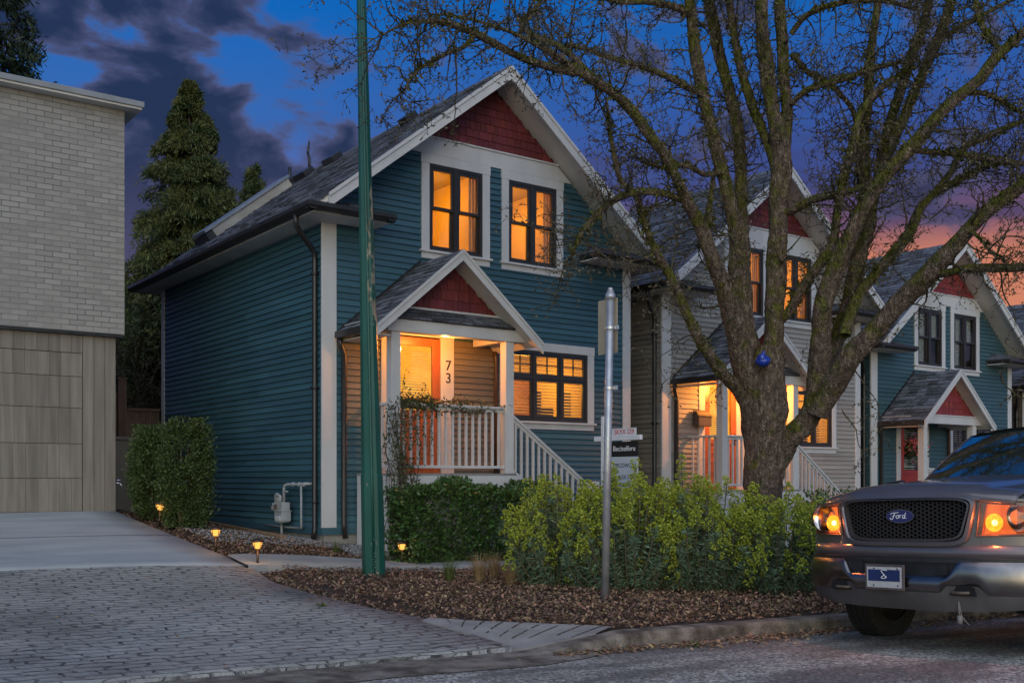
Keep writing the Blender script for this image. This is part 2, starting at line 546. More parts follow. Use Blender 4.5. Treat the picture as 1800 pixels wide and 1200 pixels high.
def wall_shingles(mb, xc, half_at, z0, z1, y, e=.125, zsplit=None):
    """rows of sawn shingles of uneven width filling a gable triangle that faces -Y"""
    z = z0
    while z < z1 - .01:
        h = half_at(z)
        if h < .02: break
        x = xc - h
        while x < xc + h - 1e-3:
            w = random.uniform(.07, .17); x2 = min(x + w, xc + h)
            zb = z + random.uniform(0, .006); zt = z + e + .01
            j = random.uniform(-.003, .003)
            ht = half_at(zt)
            xa, xb = x + .002, x2 - .003
            ta, tb = max(xa, xc - ht), min(xb, xc + ht)
            if ta > tb: ta = tb = (ta + tb) / 2
            mb.hexa([(xa, y - .018 + j, zb), (xb, y - .018 + j, zb), (xb, y + .02, zb), (xa, y + .02, zb),
                     (ta, y - .004, zt), (tb, y - .004, zt), (tb, y + .02, zt), (ta, y + .02, zt)])
            x = x2
        z += e


def rake_board(mb, x0, z0, x1, z1, depth, y0, y1, drop=0.0):
    """board along a rake from ridge (x0,z0) to the low end (x1,z1), plumb cut ends"""
    mb.hexa([(x0, y0, z0 - depth - drop), (x1, y0, z1 - depth - drop), (x1, y1, z1 - depth - drop), (x0, y1, z0 - depth - drop),
             (x0, y0, z0 - drop), (x1, y0, z1 - drop), (x1, y1, z1 - drop), (x0, y1, z0 - drop)])


def room(mb, a0, a1, z0, z1, depth=.55, y=YF):
    """inside of a room seen through an opening: five walls, open to the front"""
    y0, y1 = y + .032, y + depth
    mb.quad((a0, y1, z0), (a1, y1, z0), (a1, y1, z1), (a0, y1, z1))
    mb.quad((a0, y0, z0), (a0, y1, z0), (a0, y1, z1), (a0, y0, z1))
    mb.quad((a1, y1, z0), (a1, y0, z0), (a1, y0, z1), (a1, y1, z1))
    mb.quad((a0, y0, z1), (a0, y1, z1), (a1, y1, z1), (a1, y0, z1))
    mb.quad((a0, y1, z0), (a0, y0, z0), (a1, y0, z0), (a1, y1, z0))


ROOM_WALL = M('warm_room_wall', (.60, .47, .20), (.70, .56, .26), scale=1.2, rough=.9)
ROOM_CEIL = M('room_ceiling', (.40, .34, .22), (.45, .39, .26), scale=1.2, rough=.9)
ROOM_WOOD = M('room_wood', (.16, .07, .03), (.24, .11, .05), scale=4, rough=.5)
ROOM_CLOTH = M('curtain_cloth', (.55, .40, .16), (.66, .50, .22), scale=14, rough=.9, stretch=(6, 6, .3), transl=.3)


def furnished_room(w, a0, a1, z0, z1, style, lamp_mat):
    """a real room behind the glass: walls, ceiling, door casing, furniture and a burning lamp"""
    y0, y1 = YF + .031, YF + 1.9
    L0, R0 = max(a0 - .16, XL + .1), min(a1 + .16, XR - .1)
    zb, zt = z0 - (.35 if style == 'double' else .5), z1 + .12
    rm = MB(HO)
    rm.quad((L0, y1, zb), (R0, y1, zb), (R0, y1, zt), (L0, y1, zt), 0)
    rm.quad((L0, y0, zb), (L0, y1, zb), (L0, y1, zt), (L0, y0, zt), 0)
    rm.quad((R0, y1, zb), (R0, y0, zb), (R0, y0, zt), (R0, y1, zt), 0)
    rm.quad((L0, y0, zt), (L0, y1, zt), (R0, y1, zt), (R0, y0, zt), 1)
    rm.quad((L0, y1, zb), (L0, y0, zb), (R0, y0, zb), (R0, y1, zb), 2)
    for (xa, xb, za, zb2) in ((L0, a0, zb, zt), (a1, R0, zb, zt), (a0, a1, zb, z0), (a0, a1, z1, zt)):
        rm.quad((xa, y0, za), (xb, y0, za), (xb, y0, zb2), (xa, y0, zb2), 0)
    wd = R0 - L0
    if style == 'double':
        x = L0 + wd * random.uniform(.52, .60)                # door casing and a framed picture on the far wall
        rm.box(x, y1 - .03, zb, x + .07, y1 - .001, zt - .25, 3); rm.box(x + .34, y1 - .03, zb, x + .41, y1 - .001, zt - .25, 3); rm.box(x, y1 - .03, zt - .25, x + .41, y1 - .001, zt - .18, 3)
        rm.box(L0 + .12, y1 - .03, zb + .75, L0 + .42, y1 - .001, zb + 1.10, 2)
        rm.box(L0 + .16, y1 - .036, zb + .79, L0 + .38, y1 - .031, zb + 1.06, 0)
        for xa in (a0 - .02, a1 - .16):                       # gathered curtains
            for k in range(6): rm.box(xa + .03 * k, y0 + .08 + .02 * (k % 2), z0 - .05, xa + .03 * k + .028, y0 + .09 + .02 * (k % 2), z1 - .03, 4)
    else:
        rm.box(L0 + .25, y1 - .45, zb, L0 + .95, y1 - .02, zb + .95, 2); rm.box(L0 + 1.25, y1 - .35, zb, R0 - .1, y1 - .02, zb + 1.35, 2)
        rm.box(L0 + .35, y1 - .04, zb + 1.15, L0 + .85, y1 - .001, zb + 1.5, 2); rm.box(L0 + .39, y1 - .046, zb + 1.19, L0 + .81, y1 - .041, zb + 1.46, 3)
    rm.build('lit_room', [ROOM_WALL, ROOM_CEIL, ROOM_WOOD, ROOM_CEIL, ROOM_CLOTH], w)
    lx_ = L0 + wd * (.36 if style == 'double' else .62); ly_ = YF + 1.05; lz_ = zt - .30
    lm = MB(HO); lm.lathe([(.10, -.09), (.12, -.02), (.07, .05), (.015, .07), (.012, .29)], (lx_, ly_, lz_), 16); lm.build('ceiling_lamp', lamp_mat, w, smooth=True)
    ld = bpy.data.lights.new('room_bulb', 'POINT'); ld.energy = 37.0 if style == 'double' else 50.0; ld.color = (1.0, .40, .040) if style == 'double' else (1.0, .46, .050); ld.shadow_soft_size = .13
    lo = bpy.data.objects.new('room_bulb', ld); COL.objects.link(lo); lo.parent = w
    lo.location = Vector((lx_, ly_ - .02, lz_ - .16)) - Vector(HO)


def window(root, a0, a1, z0, z1, style, lit, room_mat, trim_mat, look):
    """a cased window; frame a0..a1, z0..z1 in the front wall"""
    tm = MB(HO)
    t = .137
    tm.box(a0 - t, YF - .038, z0, a0, YF + .01, z1 + .0)
    tm.box(a1, YF - .038, z0, a1 + t, YF + .01, z1 + .0)
    tm.box(a0 - t - .01, YF - .042, z1, a1 + t + .01, YF + .01, z1 + .138)
    w = tm.build('window', trim_mat, root, bevel=.004)
    sm = MB(HO)
    sm.box(a0 - t - .03, YF - .075, z0 - .035, a1 + t + .03, YF + .01, z0 - .001)
    sm.box(a0 - t, YF - .036, z0 - .125, a1 + t, YF + .01, z0 - .0355)
    sm.build('sill', trim_mat, w, bevel=.004)
    fm = MB(HO); gm = MB(HO); bm = MB(HO)
    f = .045
    def sash(s0, s1, q0, q1, out, th=.042, cross=False):
        ya, yb = YF - out, YF - out + .035
        fm.box(s0, ya, q0, s0 + th, yb, q1); fm.box(s1 - th, ya, q0, s1, yb, q1)
        fm.box(s0 + th, ya, q0, s1 - th, yb, q0 + th); fm.box(s0 + th, ya, q1 - th, s1 - th, yb, q1)
        gm.quad((s0 + th, ya + .02, q0 + th), (s1 - th, ya + .02, q0 + th), (s1 - th, ya + .02, q1 - th), (s0 + th, ya + .02, q1 - th))
        if cross:
            cx, cz = (s0 + s1) / 2, (q0 + q1) / 2
            fm.box(cx - .010, ya + .004, q0 + th, cx + .010, ya + .018, q1 - th)
            fm.box(s0 + th, ya + .005, cz - .010, s1 - th, ya + .017, cz + .010)
    # outer frame
    fm.box(a0, YF - .026, z0, a0 + f, YF + .03, z1); fm.box(a1 - f, YF - .026, z0, a1, YF + .03, z1)
    fm.box(a0 + f, YF - .026, z1 - f, a1 - f, YF + .03, z1); fm.box(a0 + f, YF - .030, z0, a1 - f, YF + .03, z0 + f)
    if style == 'double':
        mid = (a0 + a1) / 2; zm = (z0 + z1) / 2
        fm.box(mid - .04, YF - .026, z0 + f, mid + .04, YF + .03, z1 - f)
        for s0, s1 in ((a0 + f, mid - .04), (mid + .04, a1 - f)):
            sash(s0 + .001, s1 - .001, zm - .02, z1 - f - .001, .014)
            sash(s0 + .003, s1 - .003, z0 + f + .001, zm + .02, -.022)
    else:
        w3 = (a1 - a0) / 3; zt = z0 + (z1 - z0) * .628
        for k in (1, 2): fm.box(a0 + k * w3 - .02, YF - .027, z0 + f, a0 + k * w3 + .02, YF + .03, z1 - f)
        for k in range(3):
            l = a0 + k * w3 + (f if k == 0 else .02); r = a0 + (k + 1) * w3 - (f if k == 2 else .02)
            fm.box(l, YF - .0265, zt - .02, r, YF + .03, zt + .02)
            sash(l + .001, r - .001, zt + .021, z1 - f - .001, .010, .038, True)
            sash(l + .001, r - .001, z0 + f + .001, zt - .021, .010, .045)
    fm.build('frame', DARK_FRAME, w)
    gm.build('pane', PANE, w)
    if lit:
        furnished_room(w, a0, a1, z0, z1, style, room_mat)
    else:
        rm = MB(HO); room(rm, a0 + .02, a1 - .02, z0 + .02, z1 - .02); rm.build('room', room_mat, w)
    # blinds / shutters
    if look:
        mats = [SLAT, SLAT_DARK, SLAT_GREEN]
        for (l, r, q0, q1, step, mi, tilt) in look:
            L0, R0 = a0 + l * (a1 - a0), a0 + r * (a1 - a0)
            q = z0 + q0 * (z1 - z0)
            while q < z0 + q1 * (z1 - z0):
                y = YF + .075
                bm.hexa([(L0, y, q), (R0, y, q), (R0, y + .035, q + tilt), (L0, y + .035, q + tilt),
                         (L0, y, q + .004), (R0, y, q + .004), (R0, y + .035, q + .004 + tilt), (L0, y + .035, q + .004 + tilt)], mi)
                q += step
        bm.build('blind', mats, w)
    return w


def baluster_run(parent, p0, p1, n, zlow0, zlow1, ztop0, ztop1, w=.032):
    p0, p1 = Vector(p0), Vector(p1)
    for i in range(n):
        t = (i + .5) / n
        p = p0.lerp(p1, t); a = zlow0 + (zlow1 - zlow0) * t; b = ztop0 + (ztop1 - ztop0) * t
        bm = MB(HO); bm.box(p.x - w / 2, p.y - w / 2, a, p.x + w / 2, p.y + w / 2, b)
        bm.build('baluster', WHITE, parent)


def sloped_rail(mb, x0, z0, x1, z1, y0, y1, h):
    mb.hexa([(x0, y0, z0 - h), (x1, y0, z1 - h), (x1, y1, z1 - h), (x0, y1, z0 - h), (x0, y0, z0), (x1, y0, z1), (x1, y1, z1), (x0, y1, z0)])


def house(dx, dy, dz, siding, label, lit, number=None, red=RED_SHINGLE, door_mat=DOOR_RED, porch_watts=0.0, skylight=False, vents=False,
          porch_glow_tint=None):
    root = thing('detached_house', (HO[0] + dx, HO[1] + dy, HO[2] + dz), label, 'house', 'gabled houses in a row along the street')
    # ---- foundation and walls
    fb = MB(HO)
    fb.box(XL + .02, YF + .01, -1.2, XR - .02, YB - .01, .555)
    fb.build('foundation', CONCRETE_F, root)
    W_UP = [(8.423, 9.393, 4.757, 6.055), (9.898, 10.868, 4.757, 6.055)]
    W_LOW = (9.85, 11.536, 2.264, 3.396)
    DOOR = (7.76, 8.62, 1.42, 3.435)
    openings = W_UP + [W_LOW, (DOOR[0] - .03, DOOR[1] + .03, DOOR[2] - .05, DOOR[3] + .03)]
    zap = RIDGE - .16
    fw = MB(HO)
    under = [(7.31, 7.73, 1.44, 3.42), (8.65, 9.62, 1.44, 3.42), (6.99, 7.31, 2.16, 3.24)] if porch_glow_tint else []
    clap(fw, lambda a, o, z: (a, YF - o, z), lambda z: (XL, XR) if z < 4.97 else (XC - max((zap - z) / PITCH, 0), XC + max((zap - z) / PITCH, 0)), .56, 6.25, openings + under)
    if porch_glow_tint:                                       # lamp-lit zone under the porch roof: warm glow painted into the board colour
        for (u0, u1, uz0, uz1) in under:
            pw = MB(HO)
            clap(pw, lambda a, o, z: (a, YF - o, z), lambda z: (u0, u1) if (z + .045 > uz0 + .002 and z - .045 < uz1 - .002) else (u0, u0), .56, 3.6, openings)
            pw.build('porch_wall', porch_glow_tint, root)
    fw.quad((XL + .05, YF + .029, .5), (7.7, YF + .029, .5), (7.7, YF + .029, 5.0), (XL + .05, YF + .029, 5.0))
    fw.build('front_wall', siding, root)
    sw = MB(HO)
    clap(sw, lambda a, o, z: (XL - o, a, z), lambda z: (YF, YB), .56, 4.95, [])
    sw.build('side_wall', siding, root)
    sw = MB(HO)
    clap(sw, lambda a, o, z: (XR + o, a, z), lambda z: (YF, YB), .56, 4.95, [])
    sw.build('side_wall', siding, root)
    bw = MB(HO)
    bw.prism([(XL + .03, YB, .5), (XR - .03, YB, .5), (XR - .03, YB, 4.95), (XC, YB, zap), (XL + .03, YB, 4.95)], (0, -.04, 0))
    bw.build('back_wall', siding, root)
    cb = [(XL - .03, YF - .03, XL + .195, YF + .012), (XR - .15, YF - .03, XR + .03, YF + .012)]
    for (x0, y0, x1, y1) in cb:
        c = MB(HO); c.box(x0, y0, .655, x1, y1, 4.93); c.build('corner_board', WHITE, root, bevel=.004)
    for x0, x1 in ((XL - .032, XL - .0005), (XR + .0005, XR + .032)):
        c = MB(HO); c.box(x0, YB - .14, .655, x1, YB + .02, 4.93); c.build('corner_board', WHITE, root)
    sk = MB(HO)                                          # painted water table under the siding
    sk.box(XL - .035, YF - .034, .555, XR + .035, YF - .004, .650); sk.box(XL - .034, YF - .003, .555, XL - .004, YB, .648)
    sk.build('skirt_board', siding, root)
    # ---- gable: frieze and red shingles
    fr = MB(HO)
    h0, h1 = (zap - 6.20) / PITCH, (zap - 6.44) / PITCH
    fr.prism([(XC - h0, YF - .034, 6.197), (XC + h0, YF - .034, 6.197), (XC + h1, YF - .034, 6.44), (XC - h1, YF - .034, 6.44)], (0, .05, 0))
    fr.box(XC - h1 - .02, YF - .055, 6.441, XC + h1 + .02, YF - .01, 6.466)
    fr.build('frieze_board', WHITE, root)
    gs = MB(HO)
    wall_shingles(gs, XC, lambda z: max((zap - z) / PITCH, 0), 6.467, zap, YF, .128)
    gs.prism([(XC - h1, YF + .02, 6.44), (XC + h1, YF + .02, 6.44), (XC, YF + .02, zap)], (0, .03, 0))
    gs.build('gable_shingles', red, root)
    # ---- roof
    yf, yb = 12.93, 20.74
    ex0, ex1 = 6.30, 12.87
    rf = MB(HO)
    for s in (-1, 1):
        ex = ex0 if s < 0 else ex1
        A, B = (XC, yf + .01, RIDGE), (XC, yb, RIDGE)
        C, D = (ex, yf + .01, EAVE_Z), (ex, yb, EAVE_Z)
        shingle_slope(rf, A, B, C, D, course=.145)
    for k in range(int((yb - yf) / .2)):                  # ridge caps
        y = yf + k * .2; h = .012 + .004 * (k % 2)
        rf.hexa([(XC - .13, y, RIDGE - .10), (XC, y, RIDGE + h - .004), (XC, y + .21, RIDGE + h + .004), (XC - .13, y + .21, RIDGE - .092),
                 (XC - .13, y, RIDGE - .08), (XC, y, RIDGE + h + .016), (XC, y + .21, RIDGE + h + .010), (XC - .13, y + .21, RIDGE - .085)])
        rf.hexa([(XC, y, RIDGE + h - .004), (XC + .13, y, RIDGE - .10), (XC + .13, y + .21, RIDGE - .092), (XC, y + .21, RIDGE + h + .004),
                 (XC, y, RIDGE + h + .016), (XC + .13, y, RIDGE - .08), (XC + .13, y + .21, RIDGE - .085), (XC, y + .21, RIDGE + h + .010)])
    roof = rf.build('roof', ASPHALT_SHINGLE, root)
    sd = MB(HO)                                          # boarded underside
    for s in (-1, 1):
        ex = ex0 if s < 0 else ex1
        sd.hexa([(XC, yf + .03, RIDGE - .13), (ex, yf + .03, EAVE_Z - .11), (ex, yb - .02, EAVE_Z - .11), (XC, yb - .02, RIDGE - .13),
                 (XC, yf + .03, RIDGE - .02), (ex, yf + .03, EAVE_Z - .018), (ex, yb - .02, EAVE_Z - .018), (XC, yb - .02, RIDGE - .02)])
    for s in (-1, 1):                                    # level eave soffits
        x0, x1 = (6.29, XL) if s < 0 else (XR, 12.88)
        sd.box(x0, 12.95, 4.925, x1, 20.72, 4.945)
    sd.build('soffit', SOFFIT, roof)
    for s in (-1, 1):
        bb = MB(HO); low = 6.52 if s < 0 else 12.65
        zl = RIDGE - abs(low - XC) * PITCH
        rake_board(bb, XC, RIDGE + .004, low, zl + .004, .20, yf - .012, yf + .026)
        rake_board(bb, XC, RIDGE + .006, low, zl + .006, .055, yf - .030, yf - .0125)
        bb.build('barge_board', WHITE, roof)
        bb = MB(HO)
        rake_board(bb, XC, RIDGE, low, zl, .18, yb - .02, yb + .01)
        bb.build('barge_board', WHITE, roof)
        # eave return: little hipped roof at the foot of the rake
        er = MB(HO)
        if s < 0: xa, xb = 6.29, 7.50
        else: xa, xb = 11.34, 12.88
        yw, yo = YF - .02, 12.95
        zl0, zt = 5.035, 5.24
        if s < 0:
            shingle_slope(er, (xa + .2, yw, zt), (xb - .30, yw, zt), (xa, yo, zl0), (xb, yo, zl0), course=.12)
            shingle_slope(er, (xb - .30, yw, zt), (xb - .30, yw - .001, zt), (xb, yo, zl0), (xb, yw, zl0), course=.12)
        else:
            shingle_slope(er, (xa + .30, yw, zt), (xb - .2, yw, zt), (xa, yo, zl0), (xb, yo, zl0), course=.12)
            shingle_slope(er, (xa + .30, yw - .001, zt), (xa + .30, yw, zt), (xa, yw, zl0), (xa, yo, zl0), course=.12)
        er.build('eave_return', ASPHALT_SHINGLE, roof)
        es = MB(HO); es.box(xa + .02, yo + .01, 4.926, xb - .02, yw - .012, 5.03); es.build('return_soffit', SOFFIT, roof)
    for s in (-1, 1):                                    # gutters: side run and return
        g = MB(HO)
        prof = [(0, 0), (.07, 0), (.115, .05), (.115, .105), (.10, .105), (.095, .06), (.065, .02), (.012, .02), (.012, .11), (0, .11)]
        if s < 0: pts = lambda u, h, y: (6.29 - u, y, 4.935 + h)
        else: pts = lambda u, h, y: (12.88 + u, y, 4.935 + h)
        g.prism([pts(u, h, 12.845) for u, h in prof], (0, 20.76 - 12.845, 0))
        if s < 0: g.prism([(6.18, 12.948 - u, 4.935 + h) for u, h in prof], (7.52 - 6.18, 0, 0)); g.prism([(7.402 + u, 12.84, 4.935 + h) for u, h in prof], (0, YF - .06 - 12.84, 0))
        else: g.prism([(11.32, 12.948 - u, 4.935 + h) for u, h in prof], (12.99 - 11.32, 0, 0)); g.prism([(11.438 - u, 12.84, 4.935 + h) for u, h in prof], (0, YF - .06 - 12.84, 0))
        g.build('gutter', GUTTER_BLACK, root)
    d = MB(HO)
    d.tube([(6.235, 13.36, 4.95), (6.235, 13.36, 4.86), (6.25, 13.37, 4.80), (6.40, 13.46, 4.68), (6.56, 13.55, 4.57), (6.625, 13.585, 4.50), (6.63, 13.59, 4.40), (6.63, 13.59, 3.0), (6.63, 13.59, .62), (6.60, 13.57, .50)], .038, 8)
    for z in (4.2, 2.6, 1.0): d.box(6.585, 13.545, z, 6.675, 13.635, z + .035)
    d.build('downspout', GUTTER_BLACK, root, smooth=True)
    # ---- windows
    for i, (a0, a1, z0, z1) in enumerate(W_UP):
        if lit: look = [(.52, .80, .06, .40, .032, 0, .01)] if i else None
        else: look = [(.03, .48, .50, .98, .040, 2, .036), (.52, .97, .50, .98, .040, 2, .036), (.03, .60, .03, .50, .040, 2, .030)]
        window(root, a0, a1, z0, z1, 'double', lit, LIT_UP if lit else DIM_ROOM, WHITE, look)
    look = [(.02, .32, .03, .97, .050, 0, .012), (.34, .65, .03, .97, .050, 0, .012), (.68, .97, .03, .97, .050, 0, .012)]
    if lit: look += [(.35, .47, .05, .42, .05, 1, .03), (.36, .62, .04, .20, .05, 1, .03), (.69, .84, .06, .44, .05, 1, .03)]
    window(root, *W_LOW, 'triple', lit, LIT_DOWN if lit else DIM_ROOM, WHITE, look)
    # ---- front door
    a0, a1, z0, z1 = DOOR
    dm = MB(HO); st = .135; zg = 2.36
    dm.box(a0, YF - .02, z0, a0 + st, YF + .025, z1); dm.box(a1 - st, YF - .02, z0, a1, YF + .025, z1)
    dm.box(a0 + st, YF - .02, z1 - .12, a1 - st, YF + .025, z1); dm.box(a0 + st, YF - .02, zg - .10, a1 - st, YF + .025, zg)
    dm.box(a0 + st, YF - .02, z0, a1 - st, YF + .025, z0 + .16)
    dm.box(a0 + st, YF - .006, z0 + .16, a1 - st, YF + .02, zg - .10)
    for z in (1.72, 1.90, 2.08): dm.box(a0 + st + .001, YF - .013, z, a1 - st - .001, YF - .0065, z + .022)
    door = dm.build('front_door', door_mat, root, bevel=.004)
    pm_ = MB(HO); pm_.quad((a0 + st, YF, zg), (a1 - st, YF, zg), (a1 - st, YF, z1 - .12), (a0 + st, YF, z1 - .12)); pm_.build('door_pane', PANE, door)
    rm = MB(HO); room(rm, a0 + .03, a1 - .03, zg - .03, z1 - .05, .5); rm.build('lit_hall' if lit else 'hall', LIT_DOOR if lit else DIM_ROOM, door)
    bl = MB(HO); q = zg + .02
    while q < z1 - .14:
        bl.hexa([(a0 + st + .01, YF + .07, q), (a1 - st - .03, YF + .07, q), (a1 - st - .03, YF + .10, q + .012), (a0 + st + .01, YF + .10, q + .012),
                 (a0 + st + .01, YF + .07, q + .004), (a1 - st - .03, YF + .07, q + .004), (a1 - st - .03, YF + .10, q + .016), (a0 + st + .01, YF + .10, q + .016)]); q += .04
    bl.build('blind', SLAT if lit else SLAT_GREEN, door)
    hm = MB(HO); hm.blob((a1 - .06, YF - .06, 2.36), .028, 10, 8); hm.lathe([(.03, -.021), (.03, -.028), (.012, -.03), (.012, -.05)], (a1 - .06, YF, 2.36), 14, 'y'); hm.box(a1 - .085, YF - .03, 2.26, a1 - .035, YF - .021, 2.46)
    hm.build('handle', METAL_DARK, door, smooth=True)
    tm = MB(HO)
    tm.box(a0 - .16, YF - .036, 1.42, a0 - .005, YF + .01, z1 + .02); tm.box(a1 + .005, YF - .036, 1.42, a1 + .24, YF + .01, z1 + .02)
    tm.box(a0 - .17, YF - .040, z1 + .0205, a1 + .25, YF + .01, z1 + .14)
    tm.build('door_trim', WHITE, root, bevel=.004)
    if number:
        for k, ch in enumerate(number):
            mtx = Matrix.Translation(Vector((a1 + .135, YF - .040, 3.045 - .19 * k)) - Vector(HO)) @ Matrix.Rotation(math.radians(90), 4, 'X')
            lettering(ch, .215, METAL_DARK, root, mtx, .005, 'house_number')
    # ---- porch
    x0, x1, yp = 7.20, 9.38, 12.52
    pk = MB(HO)
    nb = 9
    for k in range(nb):                                   # deck boards
        ya = yp + k * (YF - .02 - yp) / nb
        pk.box(x0, ya, 1.385, x1, ya + (YF - .02 - yp) / nb - .005, 1.418)
    pk.build('porch_deck', M('grey_deck', (.20, .19, .18), (.26, .25, .24), scale=4, rough=.7, bump=.2), root)
    sk = MB(HO)
    sk.box(x0 - .02, yp - .012, 1.18, x1 + .01, yp + .03, 1.384)
    sk.box(x0, yp + .002, .36, x1 - .01, yp + .04, 1.179); sk.box(x0 - .004, yp + .041, .36, x0 + .03, YF - .05, 1.383)
    sk.box(x1 - .03, yp + .041, .30, x1 - .002, YF - .05, 1.383)
    sk.build('porch_skirt', WHITE, root)
    pf = MB(HO); pf.box(x0 + .03, yp + .03, -1.0, x1 - .04, YF - .05, .37); pf.build('porch_footing', CONCRETE_F, root)
    posts = [(7.27, 7.412), (9.205, 9.352)]
    for (a, b) in posts:
        p = MB(HO); p.box(a, yp + .03, 1.419, b, yp + .175, 3.36)
        p.build('porch_post', WHITE, root, bevel=.006)
    pb = MB(HO)
    pb.box(7.20, yp + .005, 3.361, 9.66, yp + .165, 3.53)
    pb.box(7.27, yp + .166, 3.362, 7.41, YF - .04, 3.50); pb.box(9.205, yp + .166, 3.362, 9.35, YF - .04, 3.50)
    pb.box(7.0, yp + .17, 3.501, 9.62, YF - .04, 3.515)
    pb.build('porch_beam', WHITE, root, bevel=.004)
    # porch roof
    prx, prz, pit = 8.27, 4.545, .845
    pyf, pyb = 12.30, YF - .018
    pe0, pe1 = 6.925, 9.66
    pr = MB(HO)
    for ex in (pe0, pe1):
        ez = prz - abs(ex - prx) * pit
        shingle_slope(pr, (prx, pyf, prz), (prx, pyb, prz), (ex, pyf, ez), (ex, pyb, ez), course=.125, tab=(.1, .3), lift=.012)
    porch_roof = pr.build('porch_roof', ASPHALT_SHINGLE, root)
    ps = MB(HO)
    for ex in (pe0 + .01, pe1 - .01):
        ez = prz - abs(ex - prx) * pit
        ps.hexa([(prx, pyf + .02, prz - .11), (ex, pyf + .02, ez - .09), (ex, pyb, ez - .09), (prx, pyb, prz - .11),
                 (prx, pyf + .02, prz - .018), (ex, pyf + .02, ez - .016), (ex, pyb, ez - .016), (prx, pyb, prz - .018)])
    ps.box(pe0 + .03, pyf + .16, 3.275, 7.2, pyb, 3.295)
    ps.build('soffit', SOFFIT, porch_roof)
    for low in (6.905, 9.70):
        bb = MB(HO); zl = prz - abs(low - prx) * pit
        rake_board(bb, prx, prz + .006, low, zl + .006, .155, pyf - .022, pyf + .012)
        rake_board(bb, prx, prz + .008, low, zl + .008, .045, pyf - .036, pyf - .0225)
        bb.build('barge_board', WHITE, porch_roof)
    fl = MB(HO)                                           # flashing against the wall
    rake_board(fl, prx, prz + .05, pe0, prz - abs(pe0 - prx) * pit + .05, .06, YF - .045, YF - .012)
    fl.build('flashing', GUTTER_BLACK, porch_roof)
    pg = MB(HO)
    zt = prz - .11
    wall_shingles(pg, prx, lambda z: max((zt - z) / pit, 0), 3.735 if lit else 3.56, zt, 12.66 if lit else 12.60, .15)
    pg.prism([(prx - (zt - 3.60) / pit, 12.68, 3.60), (prx + (zt - 3.60) / pit, 12.68, 3.60), (prx, 12.68, zt)], (0, .03, 0))
    pg.build('gable_shingles', red, porch_roof)
    bs = MB(HO); hb = (zt - 3.70) / pit
    bs.box(prx - hb - .02, 12.615, 3.705, prx + hb + .02, 12.675, 3.734)
    if lit: bs.build('ledge_board', WHITE, porch_roof)
    pt = MB(HO)
    if lit:                                               # shingled skirt roof under the gable
        shingle_slope(pt, (prx - hb - .03, 12.63, 3.70), (prx + hb + .05, 12.63, 3.70), (7.22, yp - .03, 3.545), (9.64, yp - .03, 3.545), course=.09, tab=(.12, .3))
        pt.build('pent_roof', ASPHALT_SHINGLE, porch_roof)
    else:
        pt.box(7.22, yp - .012, 3.531, 9.40, yp + .05, 3.558); pt.build('gable_beam', WHITE, porch_roof)
    g = MB(HO); ez = prz - abs(pe0 - prx) * pit
    g.box(pe0 - .085, pyf + .03, ez - .10, pe0 + .005, YF - .06, ez - .005); g.build('gutter', GUTTER_BLACK, porch_roof)
    d = MB(HO)
    d.tube([(6.90, YF - .10, ez - .08), (6.92, YF - .085, ez - .2), (6.985, YF - .06, ez - .32), (6.985, YF - .06, .70), (6.99, YF - .09, .50)], .040, 8)
    d.build('downspout', GUTTER_BLACK, root, smooth=True)
    d = MB(HO)
    d.tube([(9.60, YF - .065, 3.32), (9.63, YF - .065, 3.2), (9.63, YF - .065, 1.2)], .036, 8)
    d.build('downspout', M('brown_downspout', (.05, .028, .02), (.07, .04, .03), scale=5, rough=.4), root, smooth=True)
    # railing: front run and return to the wall
    yr = yp + .10
    rl = MB(HO)
    rl.box(7.4125, yr - .045, 2.36, 9.2045, yr + .045, 2.397); rl.box(7.4125, yr - .02, 2.315, 9.2045, yr + .02, 2.3595)
    rl.box(7.4125, yr - .025, 1.49, 9.2045, yr + .025, 1.53)
    if lit: rl.box(7.295, yp + .1755, 2.36, 7.385, YF - .03, 2.397); rl.box(7.32, yp + .1755, 1.49, 7.36, YF - .03, 1.53)
    rail = rl.build('porch_railing', WHITE, root, bevel=.004)
    baluster_run(rail, (7.44, yr, 0), (9.18, yr, 0), 15, 1.53, 1.53, 2.315, 2.315)
    if lit: baluster_run(rail, (7.34, yp + .2, 0), (7.34, YF - .06, 0), 5, 1.53, 1.53, 2.36, 2.36)
    # steps towards the right, with their sloping rails
    sp = MB(HO); ns = 6; run = .27; zg = 1.418; rise = .185
    for k in range(ns):
        xa = x1 + .012 + k * run; zt_ = zg - (k + 1) * rise
        sp.box(xa - .015, yp + .09, zt_ - .035, xa + run - .001, YF - .06, zt_); sp.box(xa + run - .025, yp + .10, -.6, xa + run - .004, YF - .07, zt_ - .036)
    sp.hexa([(x1 + .02, yp + .055, zg - .30), (x1 + ns * run, yp + .055, zg - .30 - ns * rise), (x1 + ns * run, yp + .089, zg - .30 - ns * rise), (x1 + .02, yp + .089, zg - .30),
             (x1 + .02, yp + .055, zg + .03), (x1 + ns * run, yp + .055, zg + .03 - ns * rise), (x1 + ns * run, yp + .089, zg + .03 - ns * rise), (x1 + .02, yp + .089, zg + .03)])
    sp.build('steps', WHITE, root)
    sr = MB(HO); sx0, sx1 = 9.352, 10.95; sl = .70
    sloped_rail(sr, sx0, 2.30, sx1, 2.30 - (sx1 - sx0) * sl, yr - .04, yr + .04, .045)
    sloped_rail(sr, sx0, 2.254, sx1, 2.254 - (sx1 - sx0) * sl, yr - .018, yr + .018, .05)
    sloped_rail(sr, sx0, 1.50, sx1, 1.50 - (sx1 - sx0) * sl, yr - .02, yr + .02, .05)
    sr.box(sx1 - .001, yr - .05, -.3, sx1 + .10, yr + .05, 1.30)
    stair = sr.build('stair_railing', WHITE, root)
